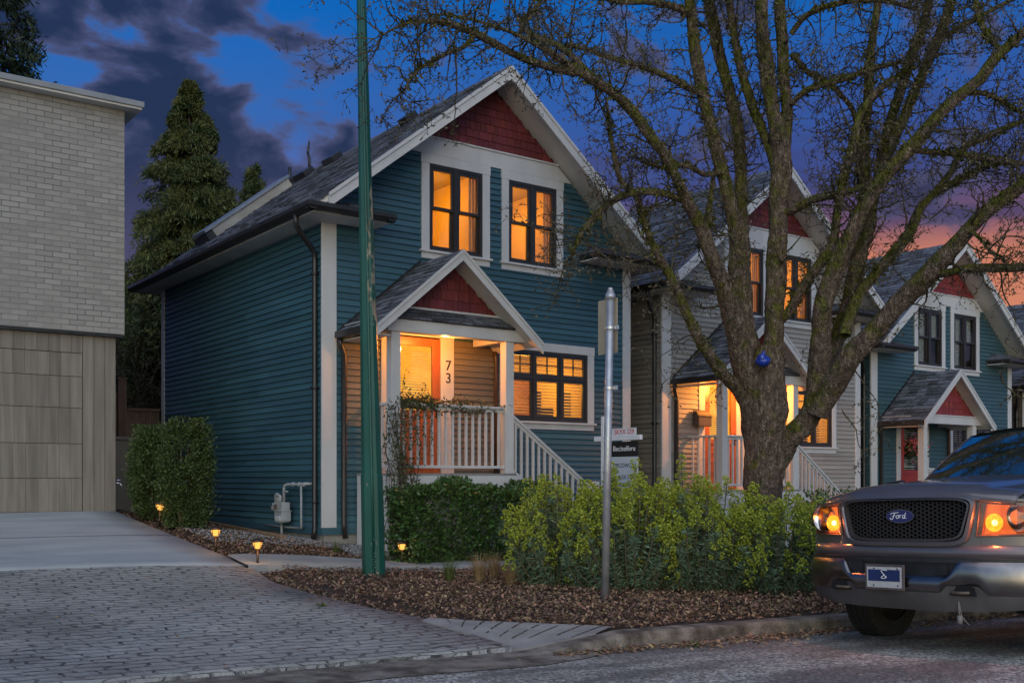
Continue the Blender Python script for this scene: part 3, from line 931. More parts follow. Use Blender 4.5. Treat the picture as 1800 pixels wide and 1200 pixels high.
    baluster_run(stair, (sx0 + .02, yr, 0), (sx1 - .02, yr, 0), 14, 1.49, 1.49 - (sx1 - sx0) * sl, 2.22, 2.22 - (sx1 - sx0) * sl)
    # porch light
    if porch_watts > 0:
        pl = MB(HO); pl.lathe([(.075, .0), (.075, -.02), (.06, -.025)], (8.30, 12.80, 3.50), 18); lampo = pl.build('porch_light', METAL_DARK, root, smooth=True)
        gl = MB(HO); gl.lathe([(.058, 0), (.062, -.03), (.05, -.06), (.02, -.075)], (8.30, 12.80, 3.474), 18); gl.build('lamp_globe', WARM_BULB, lampo, smooth=True)
        ld = bpy.data.lights.new('porch_bulb', 'POINT'); ld.energy = porch_watts; ld.color = (1.0, .33, .055); ld.shadow_soft_size = .035
        lo = bpy.data.objects.new('porch_bulb', ld); COL.objects.link(lo); lo.parent = root
        lo.location = Vector((8.30, 12.80, 3.34)) - Vector(HO)
    if vents:
        n = Vector((-PITCH, 0, 1)).normalized()
        def on_roof(x, y, h=0): return Vector((x, y, RIDGE - (XC - x) * PITCH)) + n * h
        for (x, y, l) in ((9.40, 15.3, .28), (9.38, 18.0, .42), (9.36, 19.15, .50), (9.34, 19.85, .50)):
            v = MB(HO)
            a, b, c, dd = on_roof(x - .20, y), on_roof(x, y), on_roof(x, y + l), on_roof(x - .20, y + l)
            v.hexa([a, b, c, dd, a + n * .12, b + n * .12, c + n * .12, dd + n * .12])
            v.build('roof_vent', GUTTER_BLACK, roof, bevel=.01)
        f = MB(HO); f.tube([on_roof(9.45, 19.6, 0), on_roof(9.45, 19.6, .02) + Vector((0, 0, .30)), on_roof(9.45, 19.6, .02) + Vector((-.02, .05, .42))], [.03, .028, .012], 8)
        f.tube([on_roof(9.45, 19.6, 0) + Vector((0, 0, .22)), on_roof(9.45, 19.6, 0) + Vector((.02, .12, .45)), on_roof(9.45, 19.6, 0) + Vector((0, .02, .66))], [.02, .03, .015], 7)
        f.build('flue_pipe', METAL_DARK, roof, smooth=True)
        f = MB(HO); f.tube([on_roof(9.36, 20.35, 0), on_roof(9.36, 20.35, 0) + Vector((0, 0, .35))], .035, 10); f.build('vent_pipe', METAL_DARK, roof, smooth=True)
    if skylight:
        n = Vector((-PITCH, 0, 1)).normalized()
        def on_roof(x, y, h=0): return Vector((x, y, RIDGE - (XC - x) * PITCH)) + n * h
        s_ = MB(HO); a, b = 7.38, 8.92; ya, yb_ = 19.25, 19.85
        P = [on_roof(a, ya), on_roof(b, ya), on_roof(b, yb_), on_roof(a, yb_)]
        s_.hexa(P + [p + n * .17 for p in P]); sky_o = s_.build('skylight', M('skylight_curb', (.26, .25, .23), (.34, .33, .31), scale=3, rough=.6), roof, bevel=.01)
        s_ = MB(HO); P = [on_roof(a - .12, ya - .03, .171), on_roof(b + .03, ya - .03, .171), on_roof(b + .03, yb_ + .03, .171), on_roof(a - .12, yb_ + .03, .171)]
        s_.hexa(P + [p + n * .05 for p in P]); s_.build('skylight_lid', M('skylight_flashing', (.22, .24, .28), (.28, .30, .34), scale=4, rough=.35, metal=.4), sky_o)
        s_ = MB(HO); P = [on_roof(a - .13, ya - .02), on_roof(a - .002, ya - .02), on_roof(a - .002, yb_ + .02), on_roof(a - .13, yb_ + .02)]
        s_.hexa(P + [p + n * .15 for p in P]); s_.build('apron_flashing', GUTTER_BLACK, sky_o)
    return root


house(0, 0, 0, TEAL, 'blue clapboard house numbered 73 with warmly lit windows and a vine on its porch rail', True, '73', porch_glow_tint=M('lamp_tinted_siding', (.135, .118, .092), (.165, .146, .115), scale=1.6, rough=.6, bump=.2, bscale=25, stretch=(.3, .3, 3), island=.12), porch_watts=60.0, skylight=True, vents=True)
house(6.76, .15, -.28, GREIGE, 'grey-beige clapboard house behind the mossy tree, its porch glowing orange', True, None, porch_watts=165.0)
house(13.28, .35, -.83, TEAL_GREEN, 'green-teal clapboard house with dark windows behind the pickup, hanging flowers on its porch', False, None, red=BRIGHT_SHINGLE, door_mat=DOOR_DARKRED)
house(20.0, .5, -1.35, BROWN, 'farthest house at the right edge of the photo, little but its grey roof showing', False, None)

# ------------------------------------------------------------------ ground, road, drive, path
SOIL = M('bed_soil', (.030, .018, .012), (.060, .036, .024), scale=9, rough=.95, bump=.8, bscale=70, detail=8)


def M_asphalt():
    m, nt, b = new_mat('chip_seal_asphalt'); N, L = nt.nodes.new, nt.links.new
    tc = N('ShaderNodeTexCoord')
    vo = N('ShaderNodeTexVoronoi'); L(tc.outputs['Object'], vo.inputs[0]); vo.inputs['Scale'].default_value = 48
    cr = N('ShaderNodeValToRGB'); L(vo.outputs['Color'], cr.inputs[0])
    e = cr.color_ramp.elements; e[0].position = .15; e[0].color = (.12, .114, .10, 1); e[1].position = .9; e[1].color = (.66, .63, .55, 1)
    k = e.new(.5); k.color = (.29, .276, .24, 1)
    # worn band of bare binder and stains along the gutter
    mp = N('ShaderNodeMapping'); L(tc.outputs['Object'], mp.inputs[0]); mp.inputs['Scale'].default_value = (.35, 1.1, 1)
    nz = N('ShaderNodeTexNoise'); L(mp.outputs[0], nz.inputs[0]); nz.inputs['Scale'].default_value = 1.7; nz.inputs['Detail'].default_value = 6
    r2 = N('ShaderNodeValToRGB'); L(nz.outputs[0], r2.inputs[0]); r2.color_ramp.elements[0].position = .44; r2.color_ramp.elements[1].position = .58
    mx = N('ShaderNodeMix'); mx.data_type = 'RGBA'; L(r2.outputs[0], mx.inputs[0]); L(cr.outputs[0], mx.inputs[6])
    mx2 = N('ShaderNodeMix'); mx2.data_type = 'RGBA'; mx2.inputs[0].default_value = .72
    L(cr.outputs[0], mx2.inputs[6]); mx2.inputs[7].default_value = (.10, .093, .084, 1); L(mx2.outputs[2], mx.inputs[7])
    L(mx.outputs[2], b.inputs['Base Color']); b.inputs['Roughness'].default_value = .85
    bp = N('ShaderNodeBump'); bp.inputs['Strength'].default_value = .9; bp.inputs['Distance'].default_value = .012
    L(vo.outputs['Distance'], bp.inputs['Height']); bp.invert = True; L(bp.outputs[0], b.inputs['Normal'])
    return m


def M_paver():
    """stamped concrete: rows along X, broken dark joints"""
    m, nt, b = new_mat('stamped_paving'); N, L = nt.nodes.new, nt.links.new
    tc = N('ShaderNodeTexCoord')
    nz = N('ShaderNodeTexNoise'); L(tc.outputs['Object'], nz.inputs[0]); nz.inputs['Scale'].default_value = 4.2; nz.inputs['Detail'].default_value = 5
    sub = N('ShaderNodeVectorMath'); sub.operation = 'SUBTRACT'; L(nz.outputs['Color'], sub.inputs[0]); sub.inputs[1].default_value = (.5, .5, .5)
    sc = N('ShaderNodeVectorMath'); sc.operation = 'MULTIPLY'; L(sub.outputs[0], sc.inputs[0]); sc.inputs[1].default_value = (.34, .15, 0)
    ad = N('ShaderNodeVectorMath'); L(tc.outputs['Object'], ad.inputs[0]); L(sc.outputs[0], ad.inputs[1])
    def bricks(w, h, ms):
        bt = N('ShaderNodeTexBrick'); L(ad.outputs[0], bt.inputs[0])
        bt.inputs['Scale'].default_value = 1.0; bt.inputs['Mortar Size'].default_value = ms; bt.inputs['Mortar Smooth'].default_value = .6
        bt.inputs['Brick Width'].default_value = w; bt.inputs['Row Height'].default_value = h; bt.offset = .43; bt.squash = 1.0
        bt.inputs['Color1'].default_value = (.9, .9, .9, 1); bt.inputs['Color2'].default_value = (.62, .62, .62, 1); bt.inputs['Mortar'].default_value = (0, 0, 0, 1)
        return bt
    bt = bricks(.235, .125, .015)
    n2 = N('ShaderNodeTexNoise'); L(tc.outputs['Object'], n2.inputs[0]); n2.inputs['Scale'].default_value = 7.5; n2.inputs['Detail'].default_value = 6
    r = N('ShaderNodeValToRGB'); L(n2.outputs[0], r.inputs[0]); r.color_ramp.elements[0].position = .46; r.color_ramp.elements[1].position = .62
    jm = N('ShaderNodeMath'); jm.operation = 'MULTIPLY'; L(bt.outputs['Fac'], jm.inputs[0]); L(r.outputs[0], jm.inputs[1])
    n3 = N('ShaderNodeTexNoise'); L(tc.outputs['Object'], n3.inputs[0]); n3.inputs['Scale'].default_value = .9; n3.inputs['Detail'].default_value = 7; n3.inputs['Roughness'].default_value = .65
    c = N('ShaderNodeValToRGB'); L(n3.outputs[0], c.inputs[0])
    e = c.color_ramp.elements; e[0].position = .30; e[0].color = (.215, .212, .195, 1); e[1].position = .70; e[1].color = (.47, .46, .42, 1)
    tn = N('ShaderNodeMix'); tn.data_type = 'RGBA'; tn.blend_type = 'MULTIPLY'; tn.inputs[0].default_value = .35; L(c.outputs[0], tn.inputs[6]); L(bt.outputs['Color'], tn.inputs[7])
    mx = N('ShaderNodeMix'); mx.data_type = 'RGBA'; L(jm.outputs[0], mx.inputs[0]); L(tn.outputs[2], mx.inputs[6]); mx.inputs[7].default_value = (.055, .05, .045, 1)
    L(mx.outputs[2], b.inputs['Base Color']); b.inputs['Roughness'].default_value = .75
    n4 = N('ShaderNodeTexNoise'); L(tc.outputs['Object'], n4.inputs[0]); n4.inputs['Scale'].default_value = 17; n4.inputs['Detail'].default_value = 5
    hh = N('ShaderNodeMath'); hh.operation = 'MULTIPLY_ADD'; L(bt.outputs['Fac'], hh.inputs[0]); hh.inputs[1].default_value = -.9; L(n4.outputs[0], hh.inputs[2])
    bp = N('ShaderNodeBump'); bp.inputs['Strength'].default_value = 1.0; bp.inputs['Distance'].default_value = .035
    L(hh.outputs[0], bp.inputs['Height']); L(bp.outputs[0], b.inputs['Normal'])
    return m


CONCRETE = M('slab_concrete', (.26, .285, .295), (.37, .39, .39), scale=2.2, rough=.85, bump=.5, bscale=40, detail=9, stretch=(.5, 1.6, 1), contrast=(.3, .7))
KERB_C = M('kerb_concrete', (.075, .060, .044), (.27, .235, .19), scale=5.5, rough=.92, bump=1.0, bscale=45, bdist=.02, detail=8)
ASPHALT, PAVING = M_asphalt(), M_paver()


def sheet(name, xs, ys, zf, mat, kind='structure', mask=None):
    X, Y = np.meshgrid(np.asarray(xs, float), np.asarray(ys, float))
    Z = zf(X, Y); V = np.stack([X, Y, Z], -1).reshape(-1, 3)
    nx = len(xs); F = []
    for j in range(len(ys) - 1):
        for i in range(nx - 1):
            if mask is not None and not mask((xs[i] + xs[i + 1]) / 2, (ys[j] + ys[j + 1]) / 2): continue
            F.append((j * nx + i, j * nx + i + 1, (j + 1) * nx + i + 1, (j + 1) * nx + i))
    o = mesh_arrays(name, V, F, mat, smooth=True)
    return tag(o, kind=kind)


def bumps(X, Y):
    return (np.sin(X * 3.1 + 1.3) * np.sin(Y * 2.7) + .6 * np.sin(X * 7.3 + Y * 5.1)) * .018


xs = list(np.concatenate([[-400, -150, -60, -25, -12], np.arange(-6, 16, .2), np.arange(16, 33, 1.0), [40, 60, 110, 220, 500]]))
ys = list(np.concatenate([[6.2], np.arange(6.3, 16, .2), np.arange(16, 26, 1.0), [35, 60, 120, 300, 700]]))


def ground_z(X, Y):
    Z = terrain(X, Y)
    bed = (X > np.interp(Y, [6, 7.7, 10.3, 11.5, 13.3, 15.5], [4.8, 5.0, 4.75, 5.0, 4.7, 4.6]) + .15)
    flare = (X > 4.5) & (X < 5.85) & (Y < np.interp(X, [4.5, 4.84, 5.74, 5.85], [7.72, 7.72, 6.36, 6.2]) - .06)
    return Z - .02 - np.where(flare, .16, 0) + np.where(bed & (Y < 18), np.abs(bumps(X, Y)) * 1.2, -.03)


sheet('ground', xs, ys, ground_z, SOIL)
def crown_z(y):
    return .12 * (1 - ((y - 1) / 5.2) ** 2) if -4.2 < y < 6.2 else 0.0


rx = list(np.concatenate([[-400, -100, -40, -12], np.arange(-10, 46, 1.0), [80, 200, 500]]))
ry = [-400, -120, -40, -14, -8, -4.2, -3, -1, 1, 2, 3, 3.8, 4.5, 5, 5.3, 5.7, 6.16]
sheet('road', rx, ry, np.vectorize(lambda x, y: road_z(x) + crown_z(y)), ASPHALT)

# kerb: dropped at the driveway, full height from x = 5.7 on
kb = MB(); kx = list(np.arange(-12, 4.7, .6)) + list(np.arange(4.7, 12, .15)) + list(np.arange(12, 46, 1.0))


def kerb_h(x):
    return float(np.interp(x, [4.75, 5.65], [.03, .135]))


prev = None
for x in kx:
    r0 = road_z(x); h = kerb_h(x); j = random.uniform(-.004, .004)
    sec = [(x, 6.02 + j, r0 - .05), (x, 6.045 + j, r0 + h - .03), (x, 6.075 + j, r0 + h), (x, 6.23, r0 + h + random.uniform(-.003, .003)), (x, 6.235, r0 - .05)]
    if prev is not None:
        for a in range(4):
            kb.quad(prev[a], sec[a], sec[a + 1], prev[a + 1])
    prev = sec
tag(kb.build('kerb', KERB_C), kind='structure')
# gutter pan in front of the dropped kerb
gp = MB(); gx = list(np.arange(-12, 5.5, .25))
for a, b in zip(gx[:-1], gx[1:]):
    def ed(x): return 5.66 + .05 * math.sin(x * 2.3) + (.30 * max(0, (x - 4.4)) if x > 4.4 else 0)
    gp.quad((a, min(ed(a), 6.0), road_z(a) + crown_z(min(ed(a), 6.0)) + .006), (b, min(ed(b), 6.0), road_z(b) + crown_z(min(ed(b), 6.0)) + .006), (b, 6.03, road_z(b) + .034), (a, 6.03, road_z(a) + .034))
tag(gp.build('gutter_pan', KERB_C), kind='structure')


def drive_sheet(name, y0, y1, mat, xl, lift, dy=.2, dxs=24):
    V = []; F = []; ysn = list(np.arange(y0, y1, dy)) + [y1]
    ts = np.linspace(0, 1, dxs) ** .7
    for y in ysn:
        e = drive_edge(y)
        for t in ts:
            x = xl + (e - xl) * t
            V.append((x, y, tz(x, y) + lift))
    n = len(ts)
    for j in range(len(ysn) - 1):
        for i in range(n - 1):
            F.append((j * n + i, j * n + i + 1, (j + 1) * n + i + 1, (j + 1) * n + i))
    b = len(V)                                           # thickness along the lower edge
    for i in range(n): V.append((V[i][0], V[i][1], V[i][2] - .14))
    for i in range(n - 1): F.append((b + i, b + i + 1, i + 1, i))
    # thickness along the free edge
    b = len(V)
    for y in ysn:
        e = drive_edge(y); V.append((e, y, tz(e, y) - .12))
    for j in range(len(ysn) - 1):
        F.append((j * n + n - 1, b + j, b + j + 1, (j + 1) * n + n - 1))
    return tag(mesh_arrays(name, V, F, mat), kind='structure')


drive_sheet('paved_drive', 6.236, 11.495, PAVING, -13, .014)
drive_sheet('drive_apron', 11.5, 15.52, CONCRETE, -13, .022)

jt = MB()
for k in range(40):
    xa, xb = -13 + k * 17.55 / 40, -13 + (k + 1) * 17.55 / 40
    jt.quad((xa, 13.30, tz(xa, 13.30) + .027), (xb, 13.30, tz(xb, 13.30) + .027), (xb, 13.315, tz(xb, 13.315) + .027), (xa, 13.315, tz(xa, 13.315) + .027))
tag(jt.build('apron_joint', SOIL), kind='structure')

# concrete flare beside the drive, scored by joints
fl = MB(); A = [(4.84, 7.72), (5.05, 7.36), (5.28, 7.04), (5.52, 6.72), (5.74, 6.36)]; B = [(4.66, 6.50), (4.70, 6.40), (4.78, 6.34), (4.95, 6.27), (5.45, 6.242)]
nk = 8
def lerp_poly(P, t):
    q = t * (len(P) - 1); i = min(int(q), len(P) - 2); f = q - i
    return (P[i][0] + (P[i + 1][0] - P[i][0]) * f, P[i][1] + (P[i + 1][1] - P[i][1]) * f)
def flare_pt(s, t):
    a = lerp_poly(A, s); b = lerp_poly(B, s)
    x, y = a[0] + (b[0] - a[0]) * t, a[1] + (b[1] - a[1]) * t
    w_ = min(max((6.95 - y) / .65, 0), 1)
    return (x, y, (1 - w_) * (max(tz(x, y), road_z(x) + .03) + .024) + w_ * (road_z(x) + kerb_h(x) + .006))
B = [(4.70, 7.60), (4.63, 7.0), (4.60, 6.55), (4.62, 6.28), (5.45, 6.242)]
fl.grid(flare_pt, 28, 10)
fl.grid(lambda u, v: tuple(Vector(flare_pt(u, 1.0)) + Vector((0, 0, -.12 * v))), 28, 1); tag(fl.build('kerb_flare', M('flare_concrete', (.22, .21, .19), (.33, .315, .285), scale=3, rough=.9, bump=.4, bscale=50, detail=8), smooth=True), kind='structure')
fl = MB()
B2 = [(4.82, 7.5), (4.77, 7.05), (4.82, 6.70), (4.90, 6.45), (5.30, 6.25)]
for k in range(9):
    s = .10 + .86 * k / 8
    for i in range(8):
        P = []
        for (tt, ds) in ((i / 8, -.004), (i / 8, .004), ((i + 1) / 8, .004), ((i + 1) / 8, -.004)):
            a, b = lerp_poly(A, s + ds), lerp_poly(B2, s + ds); w_ = random.uniform(-.006, .006)
            x, y = a[0] + (b[0] - a[0]) * tt + w_, a[1] + (b[1] - a[1]) * tt
            w2 = min(max((6.95 - y) / .65, 0), 1)
            P.append((x, y, (1 - w2) * (max(tz(x, y), road_z(x) + .03) + .024) + w2 * (road_z(x) + kerb_h(x) + .006) + .005))
        if random.random() < .85: fl.quad(*P)
tag(fl.build('flare_joints', SOIL), kind='structure')

# front path
pv = []; pf = []
pxs = list(np.arange(4.72, 12.2, .25))
for x in pxs:
    for y in (11.36 + .25 * max(0, 5.1 - x), 11.73, 12.10):
        yy = y if x > 5 else y - (5 - x) * .35
        pv.append((x, yy, tz(x, yy) + .045))
for i in range(len(pxs) - 1):
    for j in range(2): pf.append((i * 3 + j, (i + 1) * 3 + j, (i + 1) * 3 + j + 1, i * 3 + j + 1))
b = len(pv)
for x in pxs:
    y = 11.36 + .25 * max(0, 5.1 - x); yy = y if x > 5 else y - (5 - x) * .35
    pv.append((x, yy, tz(x, yy) - .08))
for i in range(len(pxs) - 1): pf.append((b + i, b + i + 1, (i + 1) * 3, i * 3))
tag(mesh_arrays('front_path', pv, pf, M('path_concrete', (.24, .235, .22), (.32, .31, .29), scale=2, rough=.9, bump=.4, bscale=50, detail=8)), kind='structure')


def in_bed(x, y):
    return (x > drive_edge(y) + .01) & (y > 6.25)


def scatter(name, n, box_, keep, lw, mat, lift=.02, tilt=.5, kind='stuff', clump=0):
    x = RNG.uniform(box_[0], box_[1], n * 2); y = RNG.uniform(box_[2], box_[3], n * 2)
    k = np.array([keep(a, b) for a, b in zip(x, y)]); x, y = x[k][:n], y[k][:n]
    m = len(x)
    z = ground_z(x, y) + lift + RNG.uniform(0, .022, m)
    th = RNG.uniform(0, 2 * np.pi, m)
    D = np.stack([np.cos(th), np.sin(th), RNG.normal(0, tilt, m)], -1)
    ln = RNG.uniform(lw[0], lw[1], m); wd = ln * RNG.uniform(lw[2], lw[3], m)
    V, F = leaves(np.stack([x, y, z], -1), D, ln, wd, fold=.3, up=np.array([0, 0, 1.0]))
    return tag(mesh_arrays(name, V, F, mat), kind=kind)


MULCH = M('bark_chips', (.095, .054, .034), (.33, .21, .135), scale=900, rough=.9, island=.75, contrast=(.3, .7))
DRYLEAF = M('dry_leaves', (.17, .095, .050), (.38, .25, .145), scale=500, rough=.75, island=.6)
PEBBLE = M('grey_pebbles', (.14, .14, .14), (.30, .30, .29), scale=300, rough=.8, island=.5)


def bed_front(x, y):
    if not (drive_edge(y) + .02 < x): return False
    if 4.6 < x < 5.8 and y < np.interp(x, [4.84, 5.74], [7.72, 6.36]): return False
    yn = 11.36 - (max(0, 5 - x)) * .35
    if y > yn and y < 12.16: return False
    if y > 12.5 and 7.1 < x < 9.4: return False
    if y > 13.4 and x > 6.69: return False
    if 12.6 < y < 13.45 and x > 9.3: return False
    return y > 6.26


def bed_side(x, y):
    return 12.05 < y < 18.5 and drive_edge(min(y, 15.9)) + .02 < x < 6.62 and not (x > 6.05 and y > 12.9)


scatter('bark_mulch', 34000, (4.5, 10.5, 6.26, 13.4), bed_front, (.022, .060, .28, .55), MULCH)
scatter('bark_mulch', 7000, (4.5, 6.7, 12.05, 18.5), bed_side, (.025, .065, .28, .55), MULCH)
scatter('fallen_leaves', 6500, (5.0, 13.5, 6.26, 9.5), bed_front, (.028, .055, .40, .65), DRYLEAF, lift=.035)
# leaves and grit blown along the kerb foot
n = 2200
x = RNG.uniform(4.8, 13, n); y = 6.0 - np.abs(RNG.normal(0, .10 + .05 * np.sin(x * 2.1), n)) - .02
V, F = leaves(np.stack([x, y, np.array([road_z(a) for a in x]) + .02 + RNG.uniform(0, .02, n)], -1),
              np.stack([np.cos(x * 91), np.sin(x * 91), RNG.normal(0, .3, n)], -1), RNG.uniform(.03, .07, n), RNG.uniform(.012, .035, n), up=np.array([0, 0, 1.0]))
tag(mesh_arrays('gutter_leaves', V, F, DRYLEAF), kind='stuff')
n = 260
x = RNG.uniform(-2, 9.5, n); y = RNG.uniform(3.5, 11.2, n)
zz = np.array([(tz(a, b_) + .018) if b_ > 6.24 else road_z(a) + crown_z(b_) + .012 for a, b_ in zip(x, y)])
ok = np.array([(b_ > 6.24 and a < drive_edge(b_)) or b_ < 6.0 for a, b_ in zip(x, y)])
V, F = leaves(np.stack([x, y, zz + .006], -1)[ok], np.stack([np.cos(x * 91), np.sin(x * 91), RNG.normal(0, .2, n)], -1)[ok], RNG.uniform(.015, .05, ok.sum()), RNG.uniform(.008, .025, ok.sum()), up=np.array([0, 0, 1.0]))
tag(mesh_arrays('scattered_leaves', V, F, DRYLEAF), kind='stuff')


# gravel strip along the house, held by a timber
def pebbles(name, n, box_, rr):
    V = []; F = []
    for i in range(n):
        x = random.uniform(box_[0], box_[1]); y = random.uniform(box_[2], box_[3]); r = random.uniform(*rr)
        z = float(ground_z(np.array(x), np.array(y))) + .035 + random.uniform(-.01, .012)
        b = len(V)
        for k in range(4):
            a = k * math.pi / 2 + random.random(); V.append((x + r * math.cos(a), y + r * math.sin(a), z + random.uniform(-.004, .004)))
        V.append((x, y, z + r * .7)); V.append((x, y, z - r * .7))
        for k in range(4): F.append((b + k, b + (k + 1) % 4, b + 4)); F.append((b + (k + 1) % 4, b + k, b + 5))
    return tag(mesh_arrays(name, V, F, PEBBLE, smooth=True), kind='stuff')


pebbles('gravel', 4200, (6.08, 6.66, 13.0, 18.0), (.010, .022))
pebbles('gravel', 1500, (4.9, 6.1, 12.9, 14.6), (.010, .022))
pebbles('gravel', 1300, (6.7, 7.2, 12.55, 13.4), (.010, .024))
tb = MB(); tb.hexa([(6.00, 13.35, tz(6.0, 13.35) - .05), (6.10, 13.35, tz(6.1, 13.35) - .05), (6.10, 16.6, tz(6.1, 16.6) - .05), (6.00, 16.6, tz(6, 16.6) - .05),
                    (6.00, 13.35, tz(6.0, 13.35) + .10), (6.10, 13.35, tz(6.1, 13.35) + .10), (6.10, 16.6, tz(6.1, 16.6) + .09), (6.00, 16.6, tz(6, 16.6) + .09)])
tag(tb.build('landscape_timber', M('weathered_timber', (.16, .10, .055), (.26, .17, .10), scale=3, rough=.85, bump=.4, stretch=(6, .4, 6)), bevel=.008),
    'long weathered timber edging the gravel beside the blue house', 'timber')

# ------------------------------------------------------------------ neighbour on the left: brick over a cedar garage front
LO = (4.448, 15.5, .88)
nb_ = thing('garage_building', LO, 'flat-roofed building with white brick upper storey over a cedar garage front', 'building')


def M_brick():
    m, nt, b = new_mat('white_brick'); N, L = nt.nodes.new, nt.links.new
    tc = N('ShaderNodeTexCoord')
    mp = N('ShaderNodeMapping'); L(tc.outputs['Object'], mp.inputs[0]); mp.inputs['Rotation'].default_value = (math.radians(90), 0, 0)
    nz = N('ShaderNodeTexNoise'); L(mp.outputs[0], nz.inputs[0]); nz.inputs['Scale'].default_value = 9; nz.inputs['Detail'].default_value = 5
    sc = N('ShaderNodeVectorMath'); sc.operation = 'SCALE'; L(nz.outputs['Color'], sc.inputs[0]); sc.inputs[3].default_value = .014
    ad = N('ShaderNodeVectorMath'); L(mp.outputs[0], ad.inputs[0]); L(sc.outputs[0], ad.inputs[1])
    bt = N('ShaderNodeTexBrick'); L(ad.outputs[0], bt.inputs[0]); bt.inputs['Scale'].default_value = 1
    bt.inputs['Brick Width'].default_value = .215; bt.inputs['Row Height'].default_value = .076; bt.inputs['Mortar Size'].default_value = .006; bt.inputs['Mortar Smooth'].default_value = .5
    bt.inputs['Color1'].default_value = (.345, .33, .305, 1); bt.inputs['Color2'].default_value = (.275, .264, .245, 1); bt.inputs['Mortar'].default_value = (.15, .14, .13, 1)
    n2 = N('ShaderNodeTexNoise'); L(mp.outputs[0], n2.inputs[0]); n2.inputs['Scale'].default_value = 3; n2.inputs['Detail'].default_value = 8
    r2 = N('ShaderNodeValToRGB'); L(n2.outputs[0], r2.inputs[0]); r2.color_ramp.elements[0].position = .38; r2.color_ramp.elements[1].position = .62
    fm = N('ShaderNodeMath'); fm.operation = 'MULTIPLY'; L(bt.outputs['Fac'], fm.inputs[0]); L(r2.outputs[0], fm.inputs[1])
    mx = N('ShaderNodeMix'); mx.data_type = 'RGBA'; L(fm.outputs[0], mx.inputs[0]); mx.inputs[7].default_value = (.155, .145, .13, 1)
    bt2 = N('ShaderNodeMix'); bt2.data_type = 'RGBA'; bt2.blend_type = 'MULTIPLY'; bt2.inputs[0].default_value = .35
    c = N('ShaderNodeValToRGB'); L(n2.outputs[0], c.inputs[0]); c.color_ramp.elements[0].color = (.55, .53, .50, 1); c.color_ramp.elements[0].position = .3; c.color_ramp.elements[1].position = .7
    bt.inputs['Mortar'].default_value = (.31, .297, .275, 1)
    L(bt.outputs['Color'], bt2.inputs[6]); L(c.outputs[0], bt2.inputs[7]); L(bt2.outputs[2], mx.inputs[6])
    L(mx.outputs[2], b.inputs['Base Color']); b.inputs['Roughness'].default_value = .85
    n3 = N('ShaderNodeTexNoise'); L(mp.outputs[0], n3.inputs[0]); n3.inputs['Scale'].default_value = 45; n3.inputs['Detail'].default_value = 5
    ma = N('ShaderNodeMath'); ma.operation = 'MULTIPLY_ADD'; L(bt.outputs['Fac'], ma.inputs[0]); ma.inputs[1].default_value = -1.0
    mu = N('ShaderNodeMath'); mu.operation = 'MULTIPLY'; L(n3.outputs[0], mu.inputs[0]); mu.inputs[1].default_value = .6; L(mu.outputs[0], ma.inputs[2])
    bp = N('ShaderNodeBump'); bp.inputs['Strength'].default_value = .8; bp.inputs['Distance'].default_value = .012; L(ma.outputs[0], bp.inputs['Height']); L(bp.outputs[0], b.inputs['Normal'])
    return m


CEDAR = M('grey_cedar', (.165, .144, .120), (.228, .202, .170), scale=2.2, rough=.8, bump=.35, bscale=14, stretch=(7, 7, .5), island=.16, detail=8)
m_ = MB(LO); m_.box(-7.5, 15.40, 3.392, 4.545, 23.5, 6.584); m_.build('brick_storey', M_brick(), nb_)
m_ = MB(LO); m_.box(-7.7, 15.18, 6.615, 4.76, 23.7, 6.695); m_.build('roof_fascia', M('grey_fascia', (.20, .215, .23), (.25, .265, .28), scale=3, rough=.5), nb_, bevel=.006)
m_ = MB(LO); m_.box(-7.66, 15.21, 6.585, 4.735, 23.6, 6.614); m_.build('soffit', SOFFIT, nb_)
m_ = MB(LO); m_.box(-7.5, 15.42, 3.352, 4.53, 15.6, 3.391); m_.build('drip_flashing', METAL_DARK, nb_)
m_ = MB(LO); m_.box(-7.4, 15.56, .60, 4.44, 23.4, 3.351); m_.build('lower_wall', CEDAR, nb_)
m_ = MB(LO); x = 4.448
GD0, GD1, GZ = -.95, 3.997, 3.10
while x > GD1 + .02:                                     # upright boards right of the door
    w = .15; m_.box(max(x - w + .006, GD1 + .005), 15.5, .865, x, 15.558, 3.35); x -= w
x = GD0 - .004
while x > -7.4:
    m_.box(x - .146, 15.5, .865, x, 15.558, 3.35); x -= .15
x = GD1
while x > GD0 + .02:
    m_.box(max(x - .146, GD0), 15.502, GZ + .004, x, 15.558, 3.35); x -= .15
m_.build('cedar_boards', CEDAR, nb_)
seams = [.885, 1.35, 1.83, 2.33, 2.77, GZ]
gd = None; m_ = MB(LO)
for q0, q1 in zip(seams[:-1], seams[1:]):
    x = GD1 - .004
    while x > GD0 + .01:
        w = random.choice((.14, .15, .16, .28))
        m_.box(max(x - w + .003, GD0 + .004), 15.512, q0 + .004, x, 15.558, q1 - .004); x -= w
m_.build('garage_door', CEDAR, nb_)
m_ = MB(LO); m_.box(GD0, 15.5, .84, GD1, 15.556, .884); m_.build('door_seal', METAL_DARK, nb_)

tp = thing('garden_tap', (4.49, 15.58, 1.28), 'small pale tap on the corner of the cedar garage', 'tap')
m_ = MB(); m_.tube([(-.05, 0, 0), (.04, 0, 0), (.065, -.01, -.03), (.068, -.012, -.07)], [.016, .016, .016, .014], 8); m_.build('spout', M('tap_metal', (.45, .45, .50), rough=.3, metal=.8), tp, smooth=True)
m_ = MB(); m_.lathe([(.01, 0), (.035, .005), (.035, .018), (.01, .022)], (.02, 0, .03), 14); m_.build('handle', M('tap_handle', (.35, .38, .62), rough=.4), tp, smooth=True)

